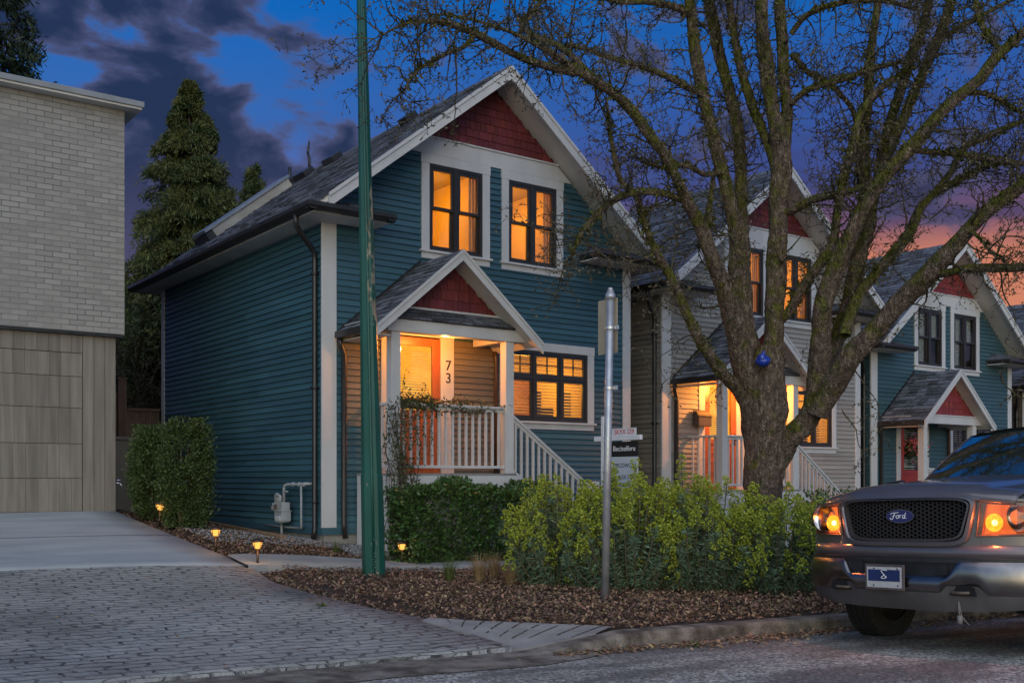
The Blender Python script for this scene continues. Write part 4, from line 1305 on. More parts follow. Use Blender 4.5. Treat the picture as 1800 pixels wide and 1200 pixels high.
# retaining wall and fences at the end of the gap
RW = M('beige_render', (.24, .20, .155), (.30, .25, .20), scale=2, rough=.85, bump=.3)
m_ = MB((5.6, 20.0, .5)); m_.box(4.56, 20.05, .2, 6.66, 20.30, 2.06); m_.box(4.56, 20.02, 2.061, 6.66, 20.33, 2.12)
o = m_.build('retaining_wall', RW, None, bevel=.008); o.location = (5.6, 20.0, .5); tag(o, 'beige rendered retaining wall closing the gap beside the garage', 'wall')
FENCE = M('brown_fence_wood', (.10, .058, .038), (.17, .105, .075), scale=2.5, rough=.8, bump=.3, stretch=(5, 5, .6), island=.2)
fe = thing('wooden_fence', (6.0, 20.4, 2.1), 'brown board fence standing on the beige retaining wall', 'fence')
FO = (6.0, 20.4, 2.1)
m_ = MB(FO); x = 6.04
while x < 6.66: m_.box(x, 20.36, 2.12, min(x + .115, 6.66), 20.385, 2.63); x += .12
m_.build('upright_boards', FENCE, fe)
m_ = MB(FO); m_.box(6.04, 20.33, 2.631, 6.66, 20.42, 2.68); m_.build('cap_rail', FENCE, fe)
m_ = MB(FO); m_.box(5.88, 20.30, 2.12, 6.03, 20.45, 3.20); m_.box(5.865, 20.285, 3.201, 6.045, 20.465, 3.235); m_.build('post', FENCE, fe)
m_ = MB(FO); z = 2.13
while z < 2.95: m_.box(4.6, 20.40, z, 5.879, 20.425, z + .135); z += .14
m_.build('level_boards', FENCE, fe)

# ------------------------------------------------------------------ poles and signs
px0, py0 = 6.06, 10.87
GREEN = None


def M_green_pole():
    m, nt, b = new_mat('flaking_green_paint'); N, L = nt.nodes.new, nt.links.new
    tc = N('ShaderNodeTexCoord'); sp = N('ShaderNodeSeparateXYZ'); L(tc.outputs['Object'], sp.inputs[0])
    mp = N('ShaderNodeMapping'); L(tc.outputs['Object'], mp.inputs[0]); mp.inputs['Scale'].default_value = (9, 9, 3.2)
    nz = N('ShaderNodeTexNoise'); L(mp.outputs[0], nz.inputs[0]); nz.inputs['Scale'].default_value = 1.6; nz.inputs['Detail'].default_value = 8; nz.inputs['Roughness'].default_value = .7
    # flakes sit on the side that faces the street's east, between 3 m and 4.6 m up
    d = N('ShaderNodeVectorMath'); d.operation = 'DOT_PRODUCT'; L(tc.outputs['Normal'], d.inputs[0]); d.inputs[1].default_value = (.62, -.78, 0)
    r1 = N('ShaderNodeMapRange'); L(d.outputs['Value'], r1.inputs[0]); r1.inputs[1].default_value = .10; r1.inputs[2].default_value = .7
    r2 = N('ShaderNodeMapRange'); L(sp.outputs[2], r2.inputs[0]); r2.inputs[1].default_value = 2.6; r2.inputs[2].default_value = 3.2
    r3 = N('ShaderNodeMapRange'); L(sp.outputs[2], r3.inputs[0]); r3.inputs[1].default_value = 4.8; r3.inputs[2].default_value = 4.4
    a = N('ShaderNodeMath'); a.operation = 'MULTIPLY'; L(r1.outputs[0], a.inputs[0]); L(r2.outputs[0], a.inputs[1])
    a2 = N('ShaderNodeMath'); a2.operation = 'MULTIPLY'; L(a.outputs[0], a2.inputs[0]); L(r3.outputs[0], a2.inputs[1])
    t = N('ShaderNodeMath'); t.operation = 'MULTIPLY_ADD'; L(a2.outputs[0], t.inputs[0]); t.inputs[1].default_value = .15; L(nz.outputs[0], t.inputs[2])
    r4 = N('ShaderNodeMapRange'); L(t.outputs[0], r4.inputs[0]); r4.inputs[1].default_value = .665; r4.inputs[2].default_value = .69
    gr = N('ShaderNodeValToRGB'); n2 = N('ShaderNodeTexNoise'); L(mp.outputs[0], n2.inputs[0]); n2.inputs['Scale'].default_value = .5; n2.inputs['Detail'].default_value = 6; L(n2.outputs[0], gr.inputs[0])
    gr.color_ramp.elements[0].position = .35; gr.color_ramp.elements[0].color = (.005, .066, .048, 1); gr.color_ramp.elements[1].position = .65; gr.color_ramp.elements[1].color = (.007, .090, .066, 1)
    mx = N('ShaderNodeMix'); mx.data_type = 'RGBA'; L(r4.outputs[0], mx.inputs[0]); L(gr.outputs[0], mx.inputs[6])
    ru = N('ShaderNodeValToRGB'); L(n2.outputs[0], ru.inputs[0]); ru.color_ramp.elements[0].color = (.035, .020, .010, 1); ru.color_ramp.elements[1].color = (.38, .34, .25, 1); ru.color_ramp.elements[0].position = .4; ru.color_ramp.elements[1].position = .6
    L(ru.outputs[0], mx.inputs[7]); L(mx.outputs[2], b.inputs['Base Color'])
    b.inputs['Roughness'].default_value = .45
    bp = N('ShaderNodeBump'); bp.inputs['Strength'].default_value = .5; bp.inputs['Distance'].default_value = .01; L(r4.outputs[0], bp.inputs['Height']); bp.invert = True; L(bp.outputs[0], b.inputs['Normal'])
    return m


GREEN = M_green_pole()
pole = thing('street_pole', (px0, py0, .18), 'tall leaning dark green pole with flaking paint in the bark mulch', 'pole')
m_ = MB(); H = 7.6
lean = at(636, 0, 12.34) - at(658, 1013, 12.34); lx, ly = lean.x / (at(636, 0, 12.34).z - .2), lean.y / (at(636, 0, 12.34).z - .2)
prof = []
N_ = 10
vs = []; hs = [0, .02, .25, 1.2, 1.22, 2.4, 3.6, 4.8, 6.0, H]
for h in hs:
    r = float(np.interp(h, [0, .1, 1.21, 1.22, 5.6, H], [.138, .138, .131, .122, .066, .05]))
    for k in range(N_):
        a = 2 * math.pi * (k + .5) / N_; vs.append((lx * h + r * math.cos(a), ly * h + r * math.sin(a), h))
fs = [(i * N_ + k, i * N_ + (k + 1) % N_, (i + 1) * N_ + (k + 1) % N_, (i + 1) * N_ + k) for i in range(len(hs) - 1) for k in range(N_)]
fs.append(tuple((len(hs) - 1) * N_ + k for k in range(N_)))
m_.add(vs, fs); m_.build('shaft', GREEN, pole, smooth=False)
m_ = MB()
toc = Vector((-px0, -py0, 0)).normalized(); sdv = Vector((-toc.y, toc.x, 0))
m_.tube([toc * .128 + sdv * .0 + Vector((0, 0, .0)), toc * .122 + Vector((lx, ly, 0)) * 1.2 + Vector((0, 0, 1.2)), toc * .075 + Vector((lx, ly, 0)) * 5.5 + Vector((0, 0, 5.5)), toc * .06 + Vector((lx, ly, 0)) * 7.4 + Vector((0, 0, 7.4))], [.018, .018, .016, .014], 8)
m_.build('cable_conduit', GREEN, pole, smooth=True)
m_ = MB()
for i in range(9):
    p = toc * .146 + sdv * (random.uniform(-.012, .012)) + Vector((0, 0, .04 + .033 * i)); m_.blob(p, .006, 6, 4)
for q in ((-.03, .42), (.025, .43), (0, .46), (-.03, .40), (.03, .41)): m_.blob(toc * .145 + sdv * q[0] + Vector((0, 0, q[1])), .007, 6, 4)
m_.build('staples', M('bright_staples', (.5, .5, .5), rough=.4, metal=.7), pole)

GALV = M('galvanised_steel', (.36, .38, .41), (.52, .54, .57), scale=6, rough=.38, metal=.55, bump=.1)
sx, sy = 7.0, 7.88; sz = tz(sx, sy) - .03
sp_ = thing('sign_post', (sx, sy, sz), 'galvanised steel post by the kerb holding a sign seen from its tan back', 'sign post')
top = at(1073, 512, 10.52); lv = Vector((top.x - sx, top.y - sy, top.z - sz))
m_ = MB(); m_.tube([(0, 0, -.02), lv * .5, lv], [.040, .039, .038], 20); m_.build('post', GALV, sp_, smooth=True)
m_ = MB(); m_.tube([lv * .975, lv * .992], .049, 16); m_.tube([lv, lv * 1.012], [.032, .022], 16); m_.build('cap', GALV, sp_, smooth=True)
m_ = MB()
for q in (.878, .685):
    m_.tube([lv * q, lv * (q + .008)], .046, 16); e = lv * q + Vector((.03, -.06, .015)); m_.box(e.x - .012, e.y - .03, e.z - .02, e.x + .012, e.y + .01, e.z + .02)
m_.build('clamp', M('clamp_steel', (.55, .56, .58), rough=.35, metal=.7), sp_)
m_ = MB(); bx = lv.x * .88 + .066; cy = lv.y * .88
m_.box(bx, cy - .04, lv.z - .61, bx + .004, cy + .25, lv.z - .06)
m_.build('sign_plate', M('tan_sign_back', (.30, .25, .18), (.40, .34, .25), scale=3, rough=.6), sp_)

# estate agent's board beside the shrub: hangs on a white arm, faces up the street
ex, ey = 8.57, 9.70; ez = tz(ex, ey)
es = thing('estate_sign', (ex, ey, ez), 'white estate sign board hanging from a post behind the euphorbia shrub', 'sign')
WP = M('white_sign_paint', (.60, .62, .65), (.66, .68, .71), scale=4, rough=.5)
def EL(y, z): return (y - ey, z - ez)
m_ = MB(); m_.box(-.022, -.045, -.1, .022, .0, 1.99); m_.build('post', WP, es, bevel=.004)
m_ = MB(); y0, z0 = EL(9.01, 1.80); y1, z1 = EL(9.83, 1.86); m_.box(-.021, y0, z0, .021, -.0455, z1); m_.box(-.021, .0005, z0, .021, y1, z1); m_.build('arm', WP, es, bevel=.004)
m_ = MB(); y0, z0 = EL(9.10, 1.862); y1, z1 = EL(9.52, 1.945); m_.box(-.006, y0, z0, .006, y1, z1); rider = m_.build('rider', WP, es)
RD = M('red_lettering', (.50, .02, .03), rough=.5); WL = M('white_lettering', (.75, .75, .75), rough=.5); BL = M('dark_lettering', (.03, .04, .06), rough=.5)
def face_mx(y, z, x): return Matrix.Translation((x, y, z)) @ Matrix.Rotation(math.radians(-90), 4, 'Z') @ Matrix.Rotation(math.radians(90), 4, 'X')
lettering('SKYX 229', .082, RD, es, face_mx(*EL(9.30, 1.90), -.0075), .001)
m_ = MB(); y0, z0 = EL(9.07, 1.10); y1, z1 = EL(9.52, 1.605); m_.box(-.008, y0, z0, .008, y1, z1); m_.build('board', M('pale_board', (.42, .47, .54), (.47, .52, .58), scale=3, rough=.5), es)
m_ = MB(); y0, z0 = EL(9.07, 1.6055); y1, z1 = EL(9.52, 1.785); m_.box(-.0085, y0, z0, .0085, y1, z1); m_.build('header', M('black_header', (.012, .012, .014), rough=.4), es)
lettering('Beciselfere', .090, WL, es, face_mx(*EL(9.295, 1.70), -.0105), .001)
lettering('HRCOWCSA', .072, BL, es, face_mx(*EL(9.29, 1.50), -.0095), .001)
lettering('VIALEX 7TTI', .066, BL, es, face_mx(*EL(9.295, 1.36), -.0095), .001)
lettering('IPREZSIM', .062, BL, es, face_mx(*EL(9.32, 1.27), -.0095), .001)

# ------------------------------------------------------------------ path lights
LAMP_METAL = M('bronze_lamp_metal', (.045, .028, .018), (.07, .045, .03), scale=20, rough=.4, metal=.5)
LAMP_GLOW = M_glow('path_lamp_glow', (1.0, .46, .09), 1.5)


def path_light(x, y, label, watts=.75):
    z = tz(x, y) - .01
    r = thing('path_light', (x, y, z), label, 'garden light', 'small path lights along the beds')
    m_ = MB(); m_.tube([(0, 0, -.03), (0, 0, .22)], .014, 10); m_.build('stake', LAMP_METAL, r, smooth=True)
    m_ = MB(); m_.lathe([(.018, .22), (.036, .225), (.040, .25), (.052, .275), (.050, .295)], n=18); m_.build('lens', LAMP_GLOW, r, smooth=True)
    m_ = MB(); m_.lathe([(.072, .296), (.078, .303), (.066, .324), (.022, .342), (.004, .344)], n=20); m_.build('cap', LAMP_METAL, r, smooth=True)
    m_ = MB()
    for k in range(4):
        a = k * math.pi / 2 + .4; m_.tube([(.042 * math.cos(a), .042 * math.sin(a), .226), (.056 * math.cos(a), .056 * math.sin(a), .296)], .005, 6)
    m_.build('bracket', LAMP_METAL, r)
    ld = bpy.data.lights.new('path_bulb', 'POINT'); ld.energy = watts; ld.color = (1.0, .52, .18); ld.shadow_soft_size = .045
    lo = bpy.data.objects.new('path_bulb', ld); COL.objects.link(lo); lo.parent = r; lo.location = (0, -.075, .25)


path_light(4.72, 14.40, 'lit path light at the foot of the two clipped yews')
path_light(4.70, 12.30, 'lit path light between the drive and the gravel, alone beside the yews')
path_light(4.90, 11.52, 'lit path light at the corner of drive and front path', 1.3)
path_light(7.13, 12.04, 'lit path light in front of the hedge beside the green pole', .35)

# ------------------------------------------------------------------ meters on the house wall
gmt = thing('gas_meter', (6.66, 14.55, .62), 'grey gas meter with pipes on the side wall of the blue house', 'gas meter')
GO = (6.66, 14.55, .62); GP = M('meter_grey_paint', (.27, .30, .32), (.34, .37, .39), scale=8, rough=.5, bump=.1)
m_ = MB(GO)
m_.lathe([(.02, .70), (.10, .70), (.125, .73), (.125, .78), (.11, .80)], (6.52, 14.42, 0), 8)
m_.box(6.45, 14.30, .72, 6.60, 14.56, .87); m_.box(6.46, 14.31, .871, 6.59, 14.55, 1.00); m_.box(6.44, 14.29, .862, 6.61, 14.57, .882)
m_.build('meter_body', GP, gmt, bevel=.02)
m_ = MB(GO); m_.box(6.438, 14.46, .90, 6.4495, 14.55, .97); m_.build('dial', M('meter_dial', (.10, .08, .07), (.25, .2, .17), scale=30, rough=.3), gmt)
m_ = MB(GO)
m_.tube([(6.52, 14.37, 1.0), (6.52, 14.37, 1.20), (6.53, 14.36, 1.245), (6.55, 14.32, 1.26), (6.58, 14.1, 1.26), (6.58, 13.75, 1.27), (6.66, 13.72, 1.27)], .022, 10)
m_.tube([(6.58, 13.92, 1.26), (6.58, 13.92, .66), (6.60, 13.93, .64), (6.60, 14.4, .63), (6.60, 15.2, .64)], .017, 8)
m_.tube([(6.52, 14.49, 1.0), (6.52, 14.49, 1.08), (6.52, 14.56, 1.10), (6.53, 14.66, 1.08), (6.53, 14.70, .98)], .024, 10)
m_.tube([(6.53, 14.70, .98), (6.53, 14.70, .88)], [.05, .03], 12)
m_.tube([(6.54, 14.50, .72), (6.54, 14.50, .42)], .020, 8)
for y in (14.2, 14.0, 13.84): m_.tube([(6.58, y, 1.26), (6.58, y - .035, 1.26)], .034, 8)
m_.build('pipes', GP, gmt, smooth=True)
m_ = MB(GO); m_.lathe([(.06, -.02), (.085, -.01), (.085, .01), (.06, .03)], (6.53, 14.64, 1.05), 16, 'x'); m_.box(6.50, 14.30, 1.14, 6.54, 14.26, 1.17); m_.box(6.505, 14.24, 1.15, 6.525, 14.33, 1.165); m_.box(6.5, 14.72, .87, 6.56, 14.80, .93)
m_.build('regulator', GP, gmt, smooth=True)
eb = thing('electric_box', (7.34, 13.42, .4), 'pale electric box with conduit on the wall behind the green pole', 'electric box')
EO = (7.34, 13.42, .4); EG = M('box_grey', (.42, .43, .45), (.50, .51, .53), scale=6, rough=.45)
m_ = MB(EO); m_.box(7.275, 13.33, 1.21, 7.425, 13.41, 1.40); m_.build('box', EG, eb, bevel=.008)
m_ = MB(EO); m_.tube([(7.295, 13.37, 1.21), (7.295, 13.37, .22)], .013, 8); m_.tube([(7.295, 13.37, 1.02), (7.295, 13.37, .94)], .022, 8); m_.build('conduit', EG, eb, smooth=True)

# ------------------------------------------------------------------ things on the porches further along
mbx = thing('mailbox', (6.76 + 7.0 + .42, 13.56, 2.30), 'dark wall mailbox beside the porch of the grey-beige house', 'mailbox')
MBM = M('bronze_mailbox', (.06, .05, .04), (.10, .08, .06), scale=8, rough=.45)
m_ = MB(); m_.prism([(0, -.16, 0), (0, -.012, 0), (0, -.012, .28), (0, -.09, .27), (0, -.16, .18)], (.34, 0, 0)); m_.build('box', MBM, mbx, bevel=.008)
m_ = MB(); m_.hexa([(-.01, -.17, .17), (.35, -.17, .17), (.35, -.015, .285), (-.01, -.015, .285), (-.01, -.175, .185), (.35, -.175, .185), (.35, -.015, .30), (-.01, -.015, .30)]); m_.build('lid', MBM, mbx)

h3 = Vector((13.28, .35, -.83)); deck3 = 1.418 - .83
FLOWER = M('pink_flowers', (.50, .06, .09), (.66, .20, .20), scale=60, rough=.6, island=.5)
LEAFD = M('basket_leaves', (.035, .07, .03), (.06, .11, .04), scale=60, rough=.6, island=.4)
bc = at(1603, 790, 23.9)
hb_ = thing('hanging_basket', bc, 'hanging basket of pink flowers on the green-teal porch', 'flower basket')
m_ = MB(); m_.lathe([(.06, -.16), (.13, -.10), (.16, 0)], n=14); m_.build('pot', M('dark_basket', (.035, .025, .02), rough=.8), hb_, smooth=True)
m_ = MB()
for k in range(3): m_.tube([(.15 * math.cos(k * 2.1), .15 * math.sin(k * 2.1), 0), (0, 0, .45), (0, 0, 1.14)], .004, 5)
m_.build('chain', METAL_DARK, hb_)
P = RNG.normal(size=(420, 3)) * np.array([.13, .13, .10]) + np.array([0, 0, .06]); V, F = leaves(P, RNG.normal(size=(420, 3)), .07, .055); mesh_arrays('flowers', V, F, FLOWER, hb_)
P = RNG.normal(size=(420, 3)) * np.array([.15, .15, .11]) + np.array([0, 0, .0]); V, F = leaves(P, RNG.normal(size=(420, 3)), .08, .045); mesh_arrays('leaves', V, F, LEAFD, hb_)
tbp = at(1590, 850, 24.2)
shf = thing('porch_shelf', (tbp.x, tbp.y, deck3), 'white shelf unit on the green-teal porch, blue things inside', 'shelf')
hgt = 1.63 - deck3
m_ = MB(); m_.box(-.42, -.16, hgt - .04, .42, .16, hgt); m_.build('top', WHITE, shf)
m_ = MB(); m_.box(-.39, -.14, 0, -.35, .14, hgt - .041); m_.box(.35, -.14, 0, .39, .14, hgt - .041); m_.box(-.349, .10, .0, .349, .13, hgt - .041); m_.build('sides', WHITE, shf)
m_ = MB(); m_.box(-.349, -.13, .36, .349, .099, .39); m_.box(-.349, -.13, .02, .349, .099, .05); m_.build('shelf', WHITE, shf)
bt_ = MB((tbp.x, tbp.y, deck3 + .4)); bt_.blob((tbp.x + .05, tbp.y - .03, deck3 + .57), (.2, .09, .175), 10, 7, .12); bo = bt_.build('blue_bag', M('blue_cloth', (.04, .12, .34), (.07, .18, .45), scale=12, rough=.7), None, smooth=True); bo.location = (tbp.x, tbp.y, deck3 + .4)
tag(bo, 'crumpled blue cloth bag inside the white porch shelf', 'bag')
pc = Vector((tbp.x - .16, tbp.y, 1.632))
pt_ = thing('planter', pc, 'brown bowl planter on the white porch shelf with sparse twigs', 'planter')
m_ = MB(); m_.lathe([(.13, 0), (.20, .18), (.23, .20), (.21, .22), (.18, .20)], n=16); m_.build('bowl', M('terracotta_brown', (.10, .06, .045), (.14, .08, .06), scale=5, rough=.7), pt_, smooth=True)
m_ = MB()
for k in range(10):
    a = random.uniform(0, 6.28); q = Vector((math.cos(a) * .1, math.sin(a) * .1, .2)); m_.tube([q * .5 + Vector((0, 0, .1)), q + Vector((0, 0, .1)), q * 1.9 + Vector((0, 0, random.uniform(.05, .2)))], [.006, .005, .003], 5)
m_.build('twigs', M('grey_twig', (.10, .08, .06), rough=.8), pt_)

# ------------------------------------------------------------------ the old street tree
def M_bark(name='mossy_bark', moss=1.1, dark=2.3):
    m, nt, b = new_mat(name); N, L = nt.nodes.new, nt.links.new
    tc = N('ShaderNodeTexCoord'); g = N('ShaderNodeNewGeometry')
    mp = N('ShaderNodeMapping'); L(tc.outputs['Object'], mp.inputs[0]); mp.inputs['Scale'].default_value = (1, 1, .42)
    nz = N('ShaderNodeTexNoise'); L(mp.outputs[0], nz.inputs[0]); nz.inputs['Scale'].default_value = 22; nz.inputs['Detail'].default_value = 8; nz.inputs['Roughness'].default_value = .7
    vo = N('ShaderNodeTexVoronoi'); L(mp.outputs[0], vo.inputs[0]); vo.inputs['Scale'].default_value = 38; vo.feature = 'DISTANCE_TO_EDGE'
    cr = N('ShaderNodeValToRGB'); L(nz.outputs[0], cr.inputs[0]); e = cr.color_ramp.elements
    e[0].position = .34; e[0].color = (.030 * dark, .022 * dark, .016 * dark, 1); e[1].position = .70; e[1].color = (.20 * dark, .155 * dark, .12 * dark, 1)
    k = e.new(.54); k.color = (.085 * dark, .062 * dark, .046 * dark, 1)
    at_ = N('ShaderNodeAttribute'); at_.attribute_name = 'moss'
    n2 = N('ShaderNodeTexNoise'); L(tc.outputs['Object'], n2.inputs[0]); n2.inputs['Scale'].default_value = 5.0; n2.inputs['Detail'].default_value = 7; n2.inputs['Roughness'].default_value = .65
    sp = N('ShaderNodeSeparateXYZ'); L(g.outputs['Normal'], sp.inputs[0])
    a = N('ShaderNodeMath'); a.operation = 'MULTIPLY_ADD'; L(sp.outputs[2], a.inputs[0]); a.inputs[1].default_value = .13; L(n2.outputs[0], a.inputs[2])
    a1 = N('ShaderNodeMath'); a1.operation = 'MULTIPLY_ADD'; L(sp.outputs[0], a1.inputs[0]); a1.inputs[1].default_value = -.07; L(a.outputs[0], a1.inputs[2])
    a2 = N('ShaderNodeMath'); a2.operation = 'MULTIPLY_ADD'; L(at_.outputs['Fac'], a2.inputs[0]); a2.inputs[1].default_value = .20 * moss; L(a1.outputs[0], a2.inputs[2])
    r = N('ShaderNodeMapRange'); L(a2.outputs[0], r.inputs[0]); r.inputs[1].default_value = .62; r.inputs[2].default_value = .76
    mc = N('ShaderNodeValToRGB'); L(nz.outputs[0], mc.inputs[0]); mc.color_ramp.elements[0].position = .35; mc.color_ramp.elements[1].position = .7
    mc.color_ramp.elements[0].color = (.040, .046, .008, 1); mc.color_ramp.elements[1].color = (.22, .215, .04, 1)
    mx = N('ShaderNodeMix'); mx.data_type = 'RGBA'; L(r.outputs[0], mx.inputs[0]); L(cr.outputs[0], mx.inputs[6]); L(mc.outputs[0], mx.inputs[7])
    L(mx.outputs[2], b.inputs['Base Color']); b.inputs['Roughness'].default_value = .9; b.inputs['Specular IOR Level'].default_value = .25
    mr = N('ShaderNodeMapRange'); L(vo.outputs['Distance'], mr.inputs[0]); mr.inputs[2].default_value = .35
    hh = N('ShaderNodeMath'); hh.operation = 'MULTIPLY_ADD'; L(nz.outputs[0], hh.inputs[0]); hh.inputs[1].default_value = 2.2; L(mr.outputs[0], hh.inputs[2])
    bp = N('ShaderNodeBump'); bp.inputs['Strength'].default_value = 1.0; bp.inputs['Distance'].default_value = .03; L(hh.outputs[0], bp.inputs['Height']); L(bp.outputs[0], b.inputs['Normal'])
    return m


BARK = M_bark()
TWIG = M('twig_bark', (.034, .030, .018), (.105, .092, .055), scale=30, rough=.85, spec=.2, island=.35)
MOSS = M('moss_tufts', (.035, .042, .008), (.13, .13, .025), scale=60, rough=.95, spec=.1, island=.5)


def smooth_path(pts, rads, step):
    """Catmull-Rom through the joints, with a gnarled wobble"""
    pts = [Vector(p) for p in pts]; out = []; orad = []
    P = [pts[0] * 2 - pts[1]] + pts + [pts[-1] * 2 - pts[-2]]
    for i in range(1, len(P) - 2):
        n = max(2, int((P[i + 1] - P[i]).length / step))
        for k in range(n):
            t = k / n
            q = .5 * ((2 * P[i]) + (P[i + 1] - P[i - 1]) * t + (2 * P[i - 1] - 5 * P[i] + 4 * P[i + 1] - P[i + 2]) * t * t + (3 * P[i] - P[i - 1] - 3 * P[i + 1] + P[i + 2]) * t ** 3)
            out.append(q); orad.append(rads[i - 1] + (rads[i] - rads[i - 1]) * t)
    out.append(pts[-1]); orad.append(rads[-1])
    return out, orad


def tube_np(store, path, rad, n):
    """append a ring tube to the numpy store"""
    P = np.array([tuple(p) for p in path]); R = np.asarray(rad)
    T = np.gradient(P, axis=0); T = unit(T)
    ref = np.array([.31, .22, .92]) if abs(T[0] @ np.array([.31, .22, .92])) < .9 else np.array([1., 0, 0])
    A = unit(np.cross(T, ref)); B = np.cross(T, A)
    th = np.arange(n) * 2 * np.pi / n
    V = P[:, None, :] + (A[:, None, :] * np.cos(th)[None, :, None] + B[:, None, :] * np.sin(th)[None, :, None]) * (R[:, None, None] if R.ndim == 1 else R[:, :, None])
    b = store['n']; m = len(P)
    i = np.arange(m - 1)[:, None] * n; k = np.arange(n)[None, :]; k2 = (k + 1) % n
    F = np.stack([b + i + k, b + i + k2, b + i + n + k2, b + i + n + k], -1).reshape(-1, 4)
    store['V'].append(V.reshape(-1, 3)); store['F'].append(F); store['n'] += m * n
    return V


TD = 13.0                                   # depth of the trunk from the viewer
tree_base = at(1342, 1030, TD); tree_base.z = tz(tree_base.x, tree_base.y) - .03
tree = thing('street_tree', tree_base, 'large mossy bare tree with many limbs rising before the grey-beige house', 'tree')
